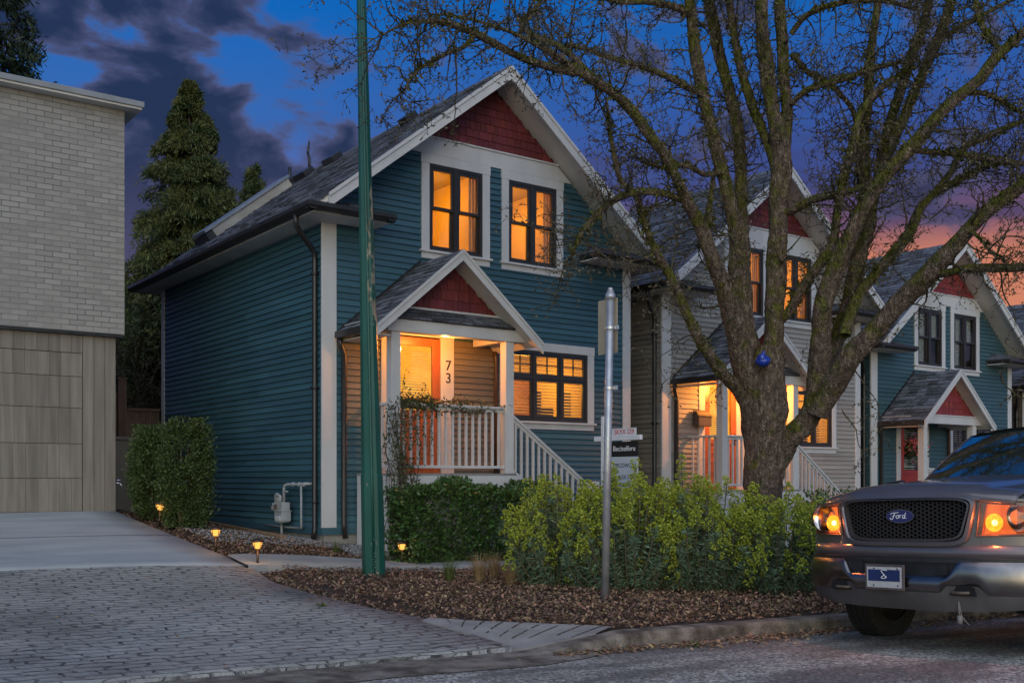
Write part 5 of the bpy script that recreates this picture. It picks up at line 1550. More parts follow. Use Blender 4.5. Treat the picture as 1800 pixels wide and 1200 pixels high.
# limbs: (photo-traced joints px, py, depth offset), first and last thickness in px
LIMBS = [
    # trunk
    ([(1342, 1040, 0), (1341, 960, 0), (1342, 880, 0), (1346, 800, 0), (1345, 730, 0), (1349, 670, 0), (1356, 610, .02)], [96, 80, 70, 72, 82, 72, 46]),
    ([(1338, 760, 0), (1322, 690, -.05), (1304, 625, -.12), (1288, 552, -.25), (1256, 469, -.4), (1233, 405, -.5), (1213, 360, -.6), (1190, 310, -.7), (1168, 268, -.8), (1133, 227, -.9), (1093, 180, -1.0), (1050, 147, -1.1), (1017, 125, -1.2)], [66, 62, 52, 44, 36, 30, 26, 23, 23, 22, 22, 21, 20]),
    ([(1017, 125, -1.2), (987, 122, -1.25), (940, 110, -1.3), (907, 97, -1.35), (863, 74, -1.5), (830, 57, -1.6), (793, 42, -1.7), (750, 37, -1.8), (710, 42, -1.9), (672, 62, -2.0)], [18, 18, 17, 17, 17, 16, 14, 11, 7, 4]),
    ([(1040, 140, -1.1), (1012, 105, -1.0), (983, 82, -.9), (935, 62, -.8), (917, 42, -.7), (940, 18, -.6), (962, -25, -.5)], [16, 15, 14, 12, 11, 10, 8]),
    ([(838, 60, -1.55), (815, 84, -1.7), (792, 92, -1.75), (757, 110, -1.8), (730, 127, -1.85), (708, 162, -1.9)], [13, 11, 10, 9, 8, 5]),
    ([(1312, 720, 0), (1290, 680, -.15), (1268, 655, -.25), (1240, 610, -.35), (1214, 560, -.4), (1180, 490, -.45), (1145, 430, -.5), (1118, 345, -.55), (1093, 318, -.6), (1078, 262, -.62), (1071, 213, -.65), (1066, 175, -.7)], [30, 27, 26, 25, 23, 19, 17, 15, 13, 11, 9, 6]),
    # two stems left of the leader
    ([(1330, 720, .05), (1314, 640, .15), (1304, 545, .25), (1301, 465, .3), (1299, 415, .3), (1277, 333, .3), (1260, 267, .3), (1243, 200, .3), (1230, 133, .3), (1220, 67, .3), (1212, 0, .3), (1204, -60, .3)], [62, 56, 48, 46, 42, 27, 27, 27, 27, 25, 25, 23]),
    ([(1300, 440, .32), (1304, 397, .4), (1303, 300, .45), (1297, 233, .5), (1283, 173, .5), (1270, 117, .55), (1257, 50, .55), (1246, 0, .6), (1240, -50, .6)], [30, 30, 28, 27, 26, 26, 25, 24, 23]),
    ([(1364, 300, .15), (1353, 266, .2), (1337, 227, .25), (1323, 187, .3), (1307, 133, .3), (1293, 67, .35), (1280, 0, .35), (1272, -50, .35)], [22, 21, 20, 20, 19, 18, 17, 16]),
    # leader
    ([(1346, 720, 0), (1356, 616, .05), (1361, 533, .08), (1368, 442, .1), (1370, 350, .12), (1371, 267, .14), (1358, 200, .15), (1351, 133, .15), (1343, 67, .15), (1337, 0, .15), (1333, -60, .15)], [58, 46, 43, 43, 44, 42, 32, 31, 29, 28, 26]),
    ([(1372, 290, .14), (1381, 210, .2), (1379, 133, .22), (1377, 67, .25), (1370, 0, .25), (1366, -60, .25)], [32, 26, 25, 25, 24, 23]),
    ([(1384, 190, .2), (1405, 168, .1), (1430, 153, .0), (1483, 140, -.1), (1533, 122, -.15), (1575, 112, -.2)], [13, 14, 14, 13, 12, 8]),
    ([(1390, 60, .2), (1413, 30, .1), (1440, 16, 0), (1470, 8, -.1), (1510, 2, -.15), (1560, 4, -.2), (1600, 14, -.3)], [12, 12, 12, 12, 12, 11, 8]),
    ([(1390, 95, .2), (1420, 127, .25), (1453, 143, .3), (1477, 167, .35), (1500, 197, .4), (1508, 240, .45)], [11, 12, 12, 12, 11, 10]),
    ([(1378, 374, .1), (1400, 368, .0), (1427, 353, -.1), (1473, 343, -.2), (1510, 330, -.3), (1560, 300, -.35)], [18, 16, 17, 17, 15, 9]),
    # right fork
    ([(1352, 850, 0), (1384, 776, -.05), (1421, 730, -.1), (1441, 671, -.15), (1444, 600, -.2), (1450, 533, -.25), (1468, 474, -.3), (1497, 405, -.4), (1520, 360, -.45), (1557, 307, -.5), (1600, 263, -.55), (1643, 213, -.6), (1683, 173, -.65), (1720, 140, -.7), (1747, 103, -.75), (1793, 60, -.8), (1850, 15, -.9)], [40, 46, 50, 58, 46, 43, 41, 34, 33, 32, 30, 29, 27, 24, 22, 20, 17]),
    ([(1440, 690, -.1), (1464, 610, .0), (1492, 533, .1), (1511, 451, .15), (1530, 390, .2), (1521, 320, .25), (1519, 233, .3), (1527, 167, .3), (1531, 100, .35), (1540, 33, .35), (1546, -40, .35)], [50, 40, 37, 35, 33, 24, 22, 21, 20, 18, 16]),
    ([(1531, 370, .2), (1545, 300, .3), (1560, 233, .35), (1577, 183, .4), (1600, 110, .45), (1617, 62, .45), (1630, 10, .5), (1636, -40, .5)], [26, 25, 24, 23, 22, 20, 19, 18]),
    ([(1552, 285, .3), (1573, 240, .2), (1600, 183, .15), (1630, 117, .1), (1650, 67, .05), (1667, 17, 0), (1678, -40, 0)], [23, 23, 22, 22, 22, 21, 20]),
    ([(1368, 568, .1), (1386, 550, .0), (1412, 505, -.1), (1434, 474, -.15), (1462, 432, -.2), (1471, 378, -.2), (1483, 313, -.2), (1500, 250, -.2), (1511, 200, -.2), (1535, 167, -.2), (1567, 140, -.2), (1610, 118, -.25)], [22, 21, 21, 21, 21, 20, 20, 19, 18, 16, 13, 8]),
    ([(1436, 730, -.2), (1458, 690, -.25), (1494, 628, -.4), (1540, 579, -.5), (1595, 519, -.65), (1641, 474, -.8), (1677, 432, -.9), (1720, 385, -1.0), (1760, 353, -1.1), (1798, 327, -1.2), (1860, 300, -1.3)], [50, 48, 47, 45, 43, 41, 37, 33, 29, 27, 24]),
    ([(1640, 484, -.8), (1670, 480, -.9), (1697, 473, -1.0), (1750, 470, -1.1), (1800, 468, -1.2), (1860, 460, -1.3)], [20, 19, 19, 18, 18, 17]),
    ([(1485, 590, -.3), (1512, 515, -.2), (1556, 462, -.15), (1595, 414, -.1), (1613, 377, -.05), (1622, 360, 0), (1647, 337, 0), (1700, 310, 0), (1750, 287, 0), (1820, 290, 0)], [26, 25, 24, 23, 22, 20, 17, 14, 13, 11]),
    ([(1645, 340, 0), (1662, 315, .05), (1677, 293, .1), (1693, 260, .15), (1733, 240, .2), (1800, 213, .25), (1850, 190, .3)], [17, 16, 15, 15, 14, 13, 11]),
    ([(1600, 263, -.5), (1640, 268, -.4), (1690, 272, -.3), (1740, 280, -.25), (1800, 288, -.2), (1850, 300, -.2)], [14, 14, 13, 13, 12, 10]),
    # limbs off the left stems
    ([(1240, 168, .3), (1223, 160, .2), (1173, 133, .0), (1127, 117, -.1), (1073, 103, -.2), (1033, 88, -.3), (990, 80, -.4)], [14, 14, 14, 13, 12, 10, 6]),
    ([(1222, 30, .3), (1203, 20, .2), (1170, 8, .1), (1133, 3, 0), (1093, 3, -.1), (1040, -8, -.2)], [16, 16, 15, 14, 12, 8]),
    ([(1212, 358, -.55), (1190, 348, -.6), (1157, 337, -.65), (1117, 337, -.7), (1083, 350, -.75), (1050, 377, -.8), (1022, 412, -.85), (1003, 452, -.9)], [17, 17, 16, 16, 15, 13, 10, 6]),
    ([(1270, 300, .3), (1240, 305, .1), (1205, 290, -.1), (1170, 296, -.2), (1130, 285, -.3)], [13, 13, 12, 10, 6]),
    ([(1256, 300, .3), (1248, 360, .2), (1246, 400, .0), (1230, 430, -.2)], [9, 12, 12, 6]),
    ([(1700, 400, -1.0), (1725, 420, -1.1), (1740, 440, -1.15), (1760, 450, -1.2)], [10, 8, 7, 4]),
    ([(1700, 160, -.65), (1745, 170, -.6), (1800, 200, -.5)], [12, 10, 8]),
    ([(1760, 90, -.7), (1730, 50, -.6), (1715, 0, -.5), (1710, -40, -.4)], [14, 14, 13, 12]),
    ([(1650, 70, .1), (1700, 40, .2), (1760, 10, .3), (1800, -10, .3)], [12, 11, 10, 8]),
]
ts_ = {'V': [], 'F': [], 'n': 0}; moss_attr = []
AXES = []                                   # (points, radii) of all limbs in metres, for twigs
for li, (js, ths) in enumerate(LIMBS):
    pts = []; rr = []
    for (px, py, dd), th in zip(js, ths):
        d = TD + dd * 1.35
        pts.append(at(px, py, d)); rr.append(th * (.48 if li == 0 else .40) * d / FPX)
    if li == 0: pts[0].z = tree_base.z - .1; rr[0] *= 1.25
    if li and rr[-1] > .028:                               # limbs carry on and taper out beyond the joints above
        dv = (pts[-1] - pts[-2]).normalized(); side_ = Vector(RNG.normal(0, .25, 3))
        for k in range(1, 5):
            dv = (dv + side_ * .35 + Vector(RNG.normal(0, .12, 3)) + Vector((0, 0, .05))).normalized()
            pts.append(pts[-1] + dv * .42); rr.append(rr[-1] * .66)
    path, rad = smooth_path(pts, rr, .05)
    wob = .22 if li else .06
    ph = RNG.uniform(0, 6.28, 6)
    for i in range(1, len(path) - 1):
        s = i * .05
        path[i] += Vector((math.sin(s * 3.1 + ph[0]), math.sin(s * 2.7 + ph[1]), math.sin(s * 3.7 + ph[2]))) * min(rad[i], .05) * wob
    AXES.append((li, path, rad))
    n = 16 if rad[0] > .1 else 9
    R = np.array(rad)[:, None] * (1 + .0 * np.zeros((1, n)))
    kk = np.arange(len(rad))[:, None] * .05; th = np.arange(n)[None, :] * 2 * np.pi / n
    R = R * (1 + .07 * np.sin(kk * 5.1 + 2 * th + ph[3]) + .06 * np.sin(kk * 9.3 - 3 * th + ph[4]) + RNG.normal(0, .025, R.shape))
    if li == 0: R = R * (1 + .05 * np.sin(5 * th + ph[5]))
    tube_np(ts_, path, R, n)
    moss_attr.append(np.repeat(np.interp(np.array(rad), [.02, .06, .12, .26], [.62, .85, .38, .06]), n))
TV = np.concatenate(ts_['V']) - np.array(tree_base)
trunk = mesh_arrays('trunk', TV, np.concatenate(ts_['F']), BARK, tree, smooth=True)
a_ = trunk.data.attributes.new('moss', 'FLOAT', 'POINT'); a_.data.foreach_set('value', np.concatenate(moss_attr).astype(np.float32))

# twigs: crooked side shoots, each with spurs and buds
tw = {'V': [], 'F': [], 'n': 0}; bud_p = []; bud_d = []; moss_p = []; moss_d = []


def shoot(p, d, length, r, level, n=4):
    segs = max(3, int(length / (.07 if level else .09)))
    path = [Vector(p)]; rad = [r]; d = Vector(d).normalized()
    for i in range(segs):
        k = RNG.normal(0, 1, 3)
        d = (d + Vector((k[0], k[1], k[2] + .10)) * (.30 if level else .24)).normalized()
        path.append(path[-1] + d * (length / segs)); rad.append(r * (1 - .75 * (i + 1) / segs))
    tube_np(tw, path, rad, n if r > .006 else 3)
    for i in range(1, len(path)):
        if random.random() < .55: bud_p.append(path[i]); v = Vector(RNG.normal(0, 1, 3)); bud_d.append((v + d * 1.2).normalized())
    if level < 2:
        cnt = int(length * (7.5 if level == 0 else 8) + random.random())
        for _ in range(cnt):
            i = random.randint(1, segs); v = Vector(RNG.normal(0, 1, 3)); t = (path[i] - path[i - 1]).normalized()
            v = (v - t * v.dot(t)).normalized() + t * random.uniform(.2, 1.0)
            shoot(path[i], v, (random.uniform(.15, .42) if level == 0 else random.uniform(.06, .18)), max(rad[i] * .68, .0042), level + 1, 4)
    return path


for li, path, rad in AXES:
    if li == 0: continue
    L_ = len(path) * .05
    for i in range(3, len(path)):
        r = rad[i]
        # thicker limbs carry short spurs only, slim ones long shoots; none low on the main stems
        z = path[i].z
        dens = np.interp(r, [.015, .05, .10, .2], [11.0, 8.5, 5.0, .6]) * .05
        if z < 3.2: dens *= .15
        if z > 4.6: dens *= 1.08
        if random.random() < dens:
            v = Vector(RNG.normal(0, 1, 3)); t = (path[i] - path[i - 1]).normalized()
            v = (v - t * v.dot(t)).normalized(); v = (v + t * random.uniform(0, .7) + Vector((0, 0, .15))).normalized()
            ln = random.uniform(.30, .95) * np.interp(r, [.015, .06, .15], [1.0, .85, .55])
            shoot(path[i] + v * r * .8, v, ln, np.interp(r, [.015, .08], [.010, .016]), 0)
        if r < .11 and random.random() < .5 + .4 * math.sin(i * .21 + li):
            for _ in range(4):
                v = Vector(RNG.normal(0, 1, 3)).normalized(); moss_p.append(path[i] + v * r * .95); moss_d.append(v)
    # limb ends fan out into shoots
    if rad[-1] < .045:
        for _ in range(5):
            t = (path[-1] - path[-3]).normalized(); v = t + Vector(RNG.normal(0, .55, 3)); shoot(path[-1], v, random.uniform(.4, .9), .008, 0)
# a few low shoots hanging over the shrub and the grey porch
for (px, py, dd, ex_, ey_) in [(1215, 560, -.4, 1120, 610), (1240, 610, -.35, 1115, 690), (1190, 510, -.45, 1095, 530), (1225, 585, -.4, 1130, 650), (1500, 640, -.4, 1545, 770), (1480, 720, -.2, 1560, 800), (1540, 590, -.5, 1520, 700), (1050, 377, -.8, 985, 470), (1083, 350, -.75, 1000, 400), (1117, 337, -.7, 1040, 440), (1800, 700, -1.6, 1730, 590)]:
    a, b = at(px, py, TD + dd * 1.35), at(ex_, ey_, TD + dd * 1.35 - .4)
    shoot(a, b - a, (b - a).length, .010, 0)
TWV = np.concatenate(tw['V']); TWF = np.concatenate([f if f.shape[1] == 4 else f for f in tw['F']])
crown = mesh_arrays('crown', TWV - np.array(tree_base), TWF, TWIG, tree)
bp_ = np.array([tuple(p) for p in bud_p]) - np.array(tree_base); bd_ = np.array([tuple(p) for p in bud_d])
V, F = leaves(bp_, bd_, RNG.uniform(.025, .06, len(bp_)), RNG.uniform(.014, .026, len(bp_)), fold=.6)
mesh_arrays('buds', V, F, M('bud_scales', (.075, .060, .036), (.15, .125, .075), scale=300, rough=.8, island=.4), tree)['kind'] = 'stuff'
mp_ = np.array([tuple(p) for p in moss_p]) - np.array(tree_base); md_ = np.array([tuple(p) for p in moss_d])
rep = 4
mp2 = np.repeat(mp_, rep, 0) + RNG.normal(0, .012, (len(mp_) * rep, 3)); md2 = np.repeat(md_, rep, 0) + RNG.normal(0, .6, (len(mp_) * rep, 3))
V, F = leaves(mp2, md2, RNG.uniform(.03, .075, len(mp2)), RNG.uniform(.014, .03, len(mp2)), fold=.4)
mesh_arrays('moss', V, F, MOSS, tree)['kind'] = 'stuff'

ballp = at(1341, 634, TD - .32)
bb_ = MB(ballp)
bb_.blob(ballp, (.088, .085, .072), 16, 11, .13); bb_.blob(ballp + Vector((.01, 0, .085)), (.022, .022, .035), 8, 6, .2); bb_.blob(ballp + Vector((-.045, -.02, .03)), (.05, .05, .045), 10, 7, .2)
o = bb_.build('ball', M('blue_plastic', (.008, .035, .30), (.012, .05, .40), scale=9, rough=.28, bump=.3, bscale=20, coat=.5), None, smooth=True); o.location = ballp
tag(o, 'blue plastic ball lodged in the fork of the mossy street tree', 'ball')

# ------------------------------------------------------------------ shrubs
LEAF_BLUE = M('spurge_leaf', (.080, .150, .085), (.165, .245, .145), scale=600, rough=.6, island=.45, transl=.15)
BRACT = M('spurge_bract', (.25, .335, .036), (.45, .49, .058), scale=400, rough=.6, island=.40, transl=.25)
STEM = M('spurge_stem', (.10, .10, .05), (.16, .13, .08), scale=40, rough=.8, island=.3)


def spurge(xc, yc, rx_, ry_, hgt, nst, label, seed, zc=None, headr=1.0):
    rng = np.random.default_rng(seed)
    z0 = tz(xc, yc) - .02
    root = thing('euphorbia_shrub', (xc, yc, z0), label, 'shrub', 'clumps of flowering euphorbia by the kerb')
    st = {'V': [], 'F': [], 'n': 0}; LP, LD, LL, LW, BP, BD, BL_ = [], [], [], [], [], [], []
    for i in range(nst):
        a = rng.uniform(0, 2 * np.pi); q = math.sqrt(rng.uniform(0, 1))
        tx, ty = math.cos(a) * q * rx_, math.sin(a) * q * ry_
        h = hgt * (1.03 - .46 * q ** 2.2) * rng.uniform(.70, 1.20)
        if rng.random() < .24: h *= rng.uniform(.42, .75)
        elif rng.random() < .1: h *= 1.13
        bx_, by_ = tx * .45 + rng.normal(0, .05), ty * .45 + rng.normal(0, .05)
        P0 = np.array([bx_, by_, 0]); P3 = np.array([tx, ty, h]); P1 = P0 + np.array([(tx - bx_) * .7, (ty - by_) * .7, h * .35])
        t = np.linspace(0, 1, 9)[:, None]
        path = (1 - t) ** 2 * P0 + 2 * t * (1 - t) * P1 + t ** 2 * P3
        tube_np(st, path, np.linspace(.010, .006, 9), 4)
        d = unit(np.gradient(path, axis=0))
        nl = int(100 * (.6 + .5 * h / hgt))
        tt = rng.uniform(.14, .97, nl); idx = tt * 8; i0 = np.minimum(idx.astype(int), 7); f = (idx - i0)[:, None]
        p = path[i0] * (1 - f) + path[i0 + 1] * f; dd = d[i0]
        rv = rng.normal(size=(nl, 3)); rv = unit(rv - dd * (rv * dd).sum(1, keepdims=True))
        LP.append(p); LD.append(unit(rv + dd * rng.uniform(-.25, .75, (nl, 1)))); LL.append(rng.uniform(.055, .105, nl)); LW.append(rng.uniform(.009, .015, nl))
        flower = (q < .97) and rng.random() < (.92 if h > hgt * .60 else .55)
        if flower:
            # a plume of small rounded cymes set round the stem tip
            hl = rng.uniform(.16, .34) * headr; hw = rng.uniform(.042, .070) * headr
            ncy = int(rng.uniform(7, 13))
            for c_ in range(ncy):
                s = (c_ + rng.uniform(0, .8)) / ncy; ph = c_ * 2.4 + rng.uniform(0, .6); rr = hw * math.sqrt(max(1.12 - s, .08))
                cc = P3 + np.array([math.cos(ph) * rr, math.sin(ph) * rr, (s - .60) * hl]); cr_ = rng.uniform(.016, .028)
                nb = 22; o_ = unit(rng.normal(size=(nb, 3)) + np.array([0, 0, .45]) + .5 * np.array([math.cos(ph), math.sin(ph), 0]))
                BP.append(cc + o_ * cr_ * .75); BD.append(unit(o_ + rng.normal(0, .5, (nb, 3)))); BL_.append(rng.uniform(.016, .028, nb))
        else:
            nl = 34; ph = rng.uniform(0, 2 * np.pi, nl)
            LP.append(P3 - np.array([0, 0, 1]) * rng.uniform(0, .06, (nl, 1))); LD.append(unit(np.stack([np.cos(ph), np.sin(ph), rng.uniform(-.1, 1.3, nl)], -1))); LL.append(rng.uniform(.05, .09, nl)); LW.append(rng.uniform(.009, .014, nl))
    mesh_arrays('stems', np.concatenate(st['V']), np.concatenate(st['F']), STEM, root)
    V, F = leaves(np.concatenate(LP), np.concatenate(LD), np.concatenate(LL), np.concatenate(LW), fold=.15)
    mesh_arrays('leaves', V, F, LEAF_BLUE, root)
    bl = np.concatenate(BL_)
    V, F = leaves(np.concatenate(BP), np.concatenate(BD), bl, bl * 1.0, fold=.2)
    mesh_arrays('flower_heads', V, F, BRACT, root)


spurge(7.62, 9.35, .72, .62, 1.04, 130, 'leftmost euphorbia clump, next to the hedge and the dry grass', 11)
spurge(8.0, 8.62, .82, .72, 1.06, 170, 'euphorbia clump right behind the galvanised sign post', 12)
spurge(8.80, 8.30, .88, .80, 1.06, 175, 'euphorbia clump in the middle, below the estate sign', 13)
spurge(9.40, 7.75, .78, .70, .96, 140, 'rightmost euphorbia clump, in front of the tree trunk and nearest the pickup', 14)


def leaf_shape(name, loc, label, cat, pts, dirs, size, wr, mat, group=None, stems=None, parts=('foliage', 'stem')):
    r = thing(name, loc, label, cat, group)
    V, F = leaves(pts, dirs, size, size * wr, fold=.25)
    mesh_arrays(parts[0], V, F, mat, r)
    if stems:
        s = MB()
        for path, rad in stems: s.tube(path, rad, 6)
        s.build(parts[1], STEM, r)
    return r


HEDGE = M('hedge_leaf', (.034, .080, .022), (.085, .16, .042), scale=500, rough=.40, island=.55, transl=.12)
# hedge in front of the porch: clipped box with an uneven face
n = 11500
hx0, hx1, hy0, hy1, hh = 7.18, 9.62, 11.98, 12.46, 1.06
hz = .17
u = RNG.uniform(0, 1, n); fsel = RNG.uniform(0, 1, n)
X = hx0 + (hx1 - hx0) * RNG.uniform(0, 1, n); Y = hy0 + (hy1 - hy0) * RNG.uniform(0, 1, n); Z = hh * RNG.uniform(0.03, 1, n)
top_ = hh + .07 * np.sin(X * 4.1) + .05 * np.sin(X * 11 + 1)
front = fsel < .52; topm = (fsel >= .52) & (fsel < .80); sidem = (fsel >= .80) & (fsel < .9)
bulge = .08 * np.sin(X * 5.3 + Z * 4) + .06 * np.sin(X * 13 + Z * 9) + .05
Y = np.where(front, hy0 - bulge + np.abs(RNG.normal(0, .09, n)), Y)
Z = np.where(topm, top_ - np.abs(RNG.normal(0, .07, n)), np.minimum(Z, top_))
X = np.where(sidem, np.where(RNG.uniform(0, 1, n) < .5, hx0, hx1) + RNG.normal(0, .07, n), X)
Z = np.where((X < hx0 + .25) & topm, Z - (hx0 + .25 - X) * .8, Z)
outd = np.stack([np.where(sidem, np.sign(X - 8.4), 0), np.where(front, -1.0, -.3), np.where(topm, 1.0, .35)], -1) + RNG.normal(0, .6, (n, 3))
base_h = np.array([8.4, 12.2, hz])
leaf_shape('hedge', base_h, 'dark green clipped hedge in front of the porch of number 73', 'hedge', np.stack([X, Y, Z + hz], -1) - base_h, outd, RNG.uniform(.045, .085, n), .58, HEDGE,
           stems=[([(x - 8.4, 0, 0), (x - 8.4 + .05, .02, .5), (x - 8.4, 0, .9)], [.02, .015, .008]) for x in np.arange(7.4, 9.6, .2)])

YEW = M('yew_needles', (.022, .055, .014), (.085, .115, .026), scale=300, rough=.6, island=.55, transl=.08)


def yew(x, y, rx_, ry_, hgt, n, label, lean_=0.0):
    z = tz(x, y) - .03
    k = 240
    # upright plumes, each a cone of needle sprays
    P = []; D = []
    pc_ = []
    for i in range(k):
        a = RNG.uniform(0, 6.283); q = math.sqrt(RNG.uniform(.25, 1)); h = RNG.uniform(.05, .96) * hgt
        prof = np.interp(h / hgt, [0, .12, .35, .8, .95, 1], [.55, .80, .98, 1.0, .80, .5])
        pc_.append((math.cos(a) * q * rx_ * prof, math.sin(a) * q * ry_ * prof, h, a))
    m = 2 * n // k
    for (cx, cy, cz, a) in pc_:
        s = RNG.uniform(0, 1, m); ln = RNG.uniform(.16, .30)
        ax = unit(np.array([math.cos(a) * .35, math.sin(a) * .35, 1.0]) + RNG.normal(0, .15, 3))
        p = np.array([cx, cy, cz]) + ax * (s[:, None] - .4) * ln + RNG.normal(0, .034, (m, 3))
        P.append(p); D.append(unit(RNG.normal(0, .8, (m, 3)) + ax * .9 + np.array([math.cos(a), math.sin(a), 0]) * .6))
    P = np.concatenate(P); D = np.concatenate(D); P[:, 2] = np.clip(P[:, 2], .06, hgt * 1.04)
    leaf_shape('yew_bush', (x, y, z), label, 'bush', P, D, RNG.uniform(.030, .060, len(P)), .42, YEW, 'clipped yews between the garage and the blue house',
               stems=[([(.06 * math.cos(i), .06 * math.sin(i), 0), (.1 * math.cos(i), .1 * math.sin(i), .4), (.16 * math.cos(i), .16 * math.sin(i), hgt * .8)], [.022, .018, .008]) for i in range(6)])


yew(5.02, 14.25, .335, .33, 1.46, 13000, 'taller clipped yew bush, on the side of the blue house')
yew(4.86, 15.05, .31, .36, 1.30, 12000, 'shorter darker yew bush, on the side of the garage')

# leafy shrub between the euphorbia and the pickup
LAUREL = M('laurel_leaf', (.050, .095, .020), (.15, .20, .055), scale=300, rough=.4, island=.45, transl=.15)
n = 1500
a = RNG.uniform(0, 6.28, n); q = np.sqrt(RNG.uniform(0, 1, n)); h = RNG.uniform(.15, 1.0, n)
P = np.stack([np.cos(a) * q * .36, np.sin(a) * q * .36, h * 1.16], -1) + RNG.normal(0, .03, (n, 3))
leaf_shape('laurel_shrub', (10.45, 7.75, tz(10.45, 7.75)), 'light-leaved small shrub between the euphorbia and the pickup headlight', 'shrub', P, RNG.normal(0, .7, (n, 3)) + np.array([0, 0, .5]), RNG.uniform(.045, .085, n), .45, LAUREL,
           stems=[([(0, 0, 0), (.12 * math.cos(i * 2.1), .12 * math.sin(i * 2.1), .5), (.3 * math.cos(i * 2.1), .3 * math.sin(i * 2.1), 1.05)], [.012, .008, .004]) for i in range(9)])

# climbing vine on post and rail
VINE = M('vine_leaf', (.030, .050, .014), (.075, .095, .030), scale=300, rough=.5, island=.5, transl=.15)
vo_ = Vector((7.3, 12.45, .22))
vr = thing('climbing_vine', vo_, 'wiry climbing vine on the porch post and handrail of number 73', 'vine')
vm = MB(vo_); LP = []; LD = []
for i in range(26):
    x = 7.24 + random.uniform(-.06, .28); y = 12.50 - random.uniform(.0, .10); z = .25; path = [Vector((x + random.uniform(-.05, .25), y - .1, z))]
    H_ = random.choice((1.1, 1.6, 2.0, 2.2, 2.3))
    while z < H_:
        z += .09; x += random.uniform(-.045, .042); y = min(max(y + random.uniform(-.02, .02), 12.40), 12.53); x = min(max(x, 7.12), 7.75); path.append(Vector((x, y, z)))
    vm.tube(path, .0055, 4)
    for p in path[3:]:
        for _ in range(5 if p.z > .9 else 3):
            if random.random() < .8: LP.append(p + Vector(RNG.normal(0, .035, 3))); LD.append(RNG.normal(0, 1, 3))
for i in range(12):
    x = 7.30; path = []; y = 12.585; z = 2.40 + random.uniform(-.05, .06); xe = random.choice((7.9, 8.3, 8.8, 9.25))
    while x < xe:
        x += .07; z = min(max(z + random.uniform(-.03, .03), 2.28), 2.47); path.append(Vector((x, y + random.uniform(-.03, .02), z)))
    vm.tube(path, .005, 4)
    for p in path:
        for _ in range(6 if p.x < 8.0 else 3):
            if random.random() < .75: LP.append(p + Vector(RNG.normal(0, .035, 3))); LD.append(RNG.normal(0, 1, 3) + np.array([0, -.3, -.4]))
for i in range(16):                                        # hanging and standing wisps
    x = 7.4 + random.uniform(0, .6); path = [Vector((x, 12.54, 2.38))]; up_ = random.random() < .4
    for k in range(random.randint(2, 9)): path.append(path[-1] + Vector((random.uniform(-.04, .04), random.uniform(-.015, .01), .05 if up_ else -.08)))
    vm.tube(path, .004, 4)
    for p in path: LP.append(p + Vector(RNG.normal(0, .02, 3))); LD.append(RNG.normal(0, 1, 3)); LP.append(p + Vector(RNG.normal(0, .02, 3))); LD.append(RNG.normal(0, 1, 3))
vm.build('stems', M('vine_stem', (.055, .035, .022), (.11, .075, .05), scale=20, rough=.85), vr)
LP = np.array([tuple(p) for p in LP]) - np.array(vo_); LD = np.array(LD)
V, F = leaves(LP, LD, RNG.uniform(.035, .07, len(LP)), RNG.uniform(.018, .034, len(LP)), fold=.2); mesh_arrays('leaves', V, F, VINE, vr)

# grass tufts
STRAW = M('straw_grass', (.22, .14, .065), (.40, .29, .15), scale=60, rough=.8, island=.3, transl=.2)
GREENGRASS = M('green_grass', (.06, .10, .02), (.13, .15, .04), scale=60, rough=.7, island=.4, transl=.2)


def tuft(x, y, h, n, mat, label, spread=.5):
    z = tz(x, y); V = []; F = []
    for i in range(n):
        a = RNG.uniform(0, 6.28); q = RNG.uniform(0, .06); d = np.array([math.cos(a), math.sin(a), 0]); l = h * RNG.uniform(.5, 1.1); s = RNG.uniform(.1, spread)
        p0 = d * q; side = np.array([-d[1], d[0], 0]) * .003; b = len(V)
        for t in (0, .35, .7, 1):
            p = p0 + d * s * l * t ** 1.7 + np.array([0, 0, l * t * (1 - .45 * s * t)]); w = 1 - t * .85; V += [p - side * w, p + side * w]
        for k in range(3): F.append((b + 2 * k, b + 2 * k + 1, b + 2 * k + 3, b + 2 * k + 2))
    o = mesh_arrays('grass_tuft', V, F, mat); o.location = (x, y, z)
    return tag(o, label, 'grass tuft')


tuft(*at(790, 1010, 11.95)[:2], .36, 150, GREENGRASS, 'small green grass tuft in the mulch, leftmost of those beside the shrub')
tuft(*at(842, 1008, 11.95)[:2], .38, 300, STRAW, 'straw-coloured dry grass tuft in front of the hedge')
tuft(*at(897, 1016, 11.75)[:2], .30, 240, STRAW, 'low straw-coloured dry grass tuft at the left foot of the euphorbia', .9)
tuft(*at(868, 985, 12.6)[:2], .36, 240, STRAW, 'dry grass tuft farthest back, between the hedge and the euphorbia')
tuft(*at(592, 968, 14.0)[:2], .22, 110, GREENGRASS, 'small grass tuft at the front corner of the blue house')
for (px, py, d, lb) in [(565, 1066, 9.6, 'tiny weed in a joint of the paved drive'), (1222, 1126, 8.35, 'tiny green weed at the foot of the kerb')]:
    p = at(px, py, d); z = (tz(p.x, p.y) + .01) if p.y > 6.2 else road_z(p.x) + crown_z(p.y) + .01; n = 40
    V, F = leaves(RNG.normal(0, .025, (n, 3)) * np.array([1, 1, .2]), RNG.normal(0, 1, (n, 3)) + np.array([0, 0, .9]), RNG.uniform(.02, .05, n), RNG.uniform(.012, .02, n))
    o = mesh_arrays('weed', V, F, GREENGRASS); o.location = (p.x, p.y, z); tag(o, lb, 'weed')

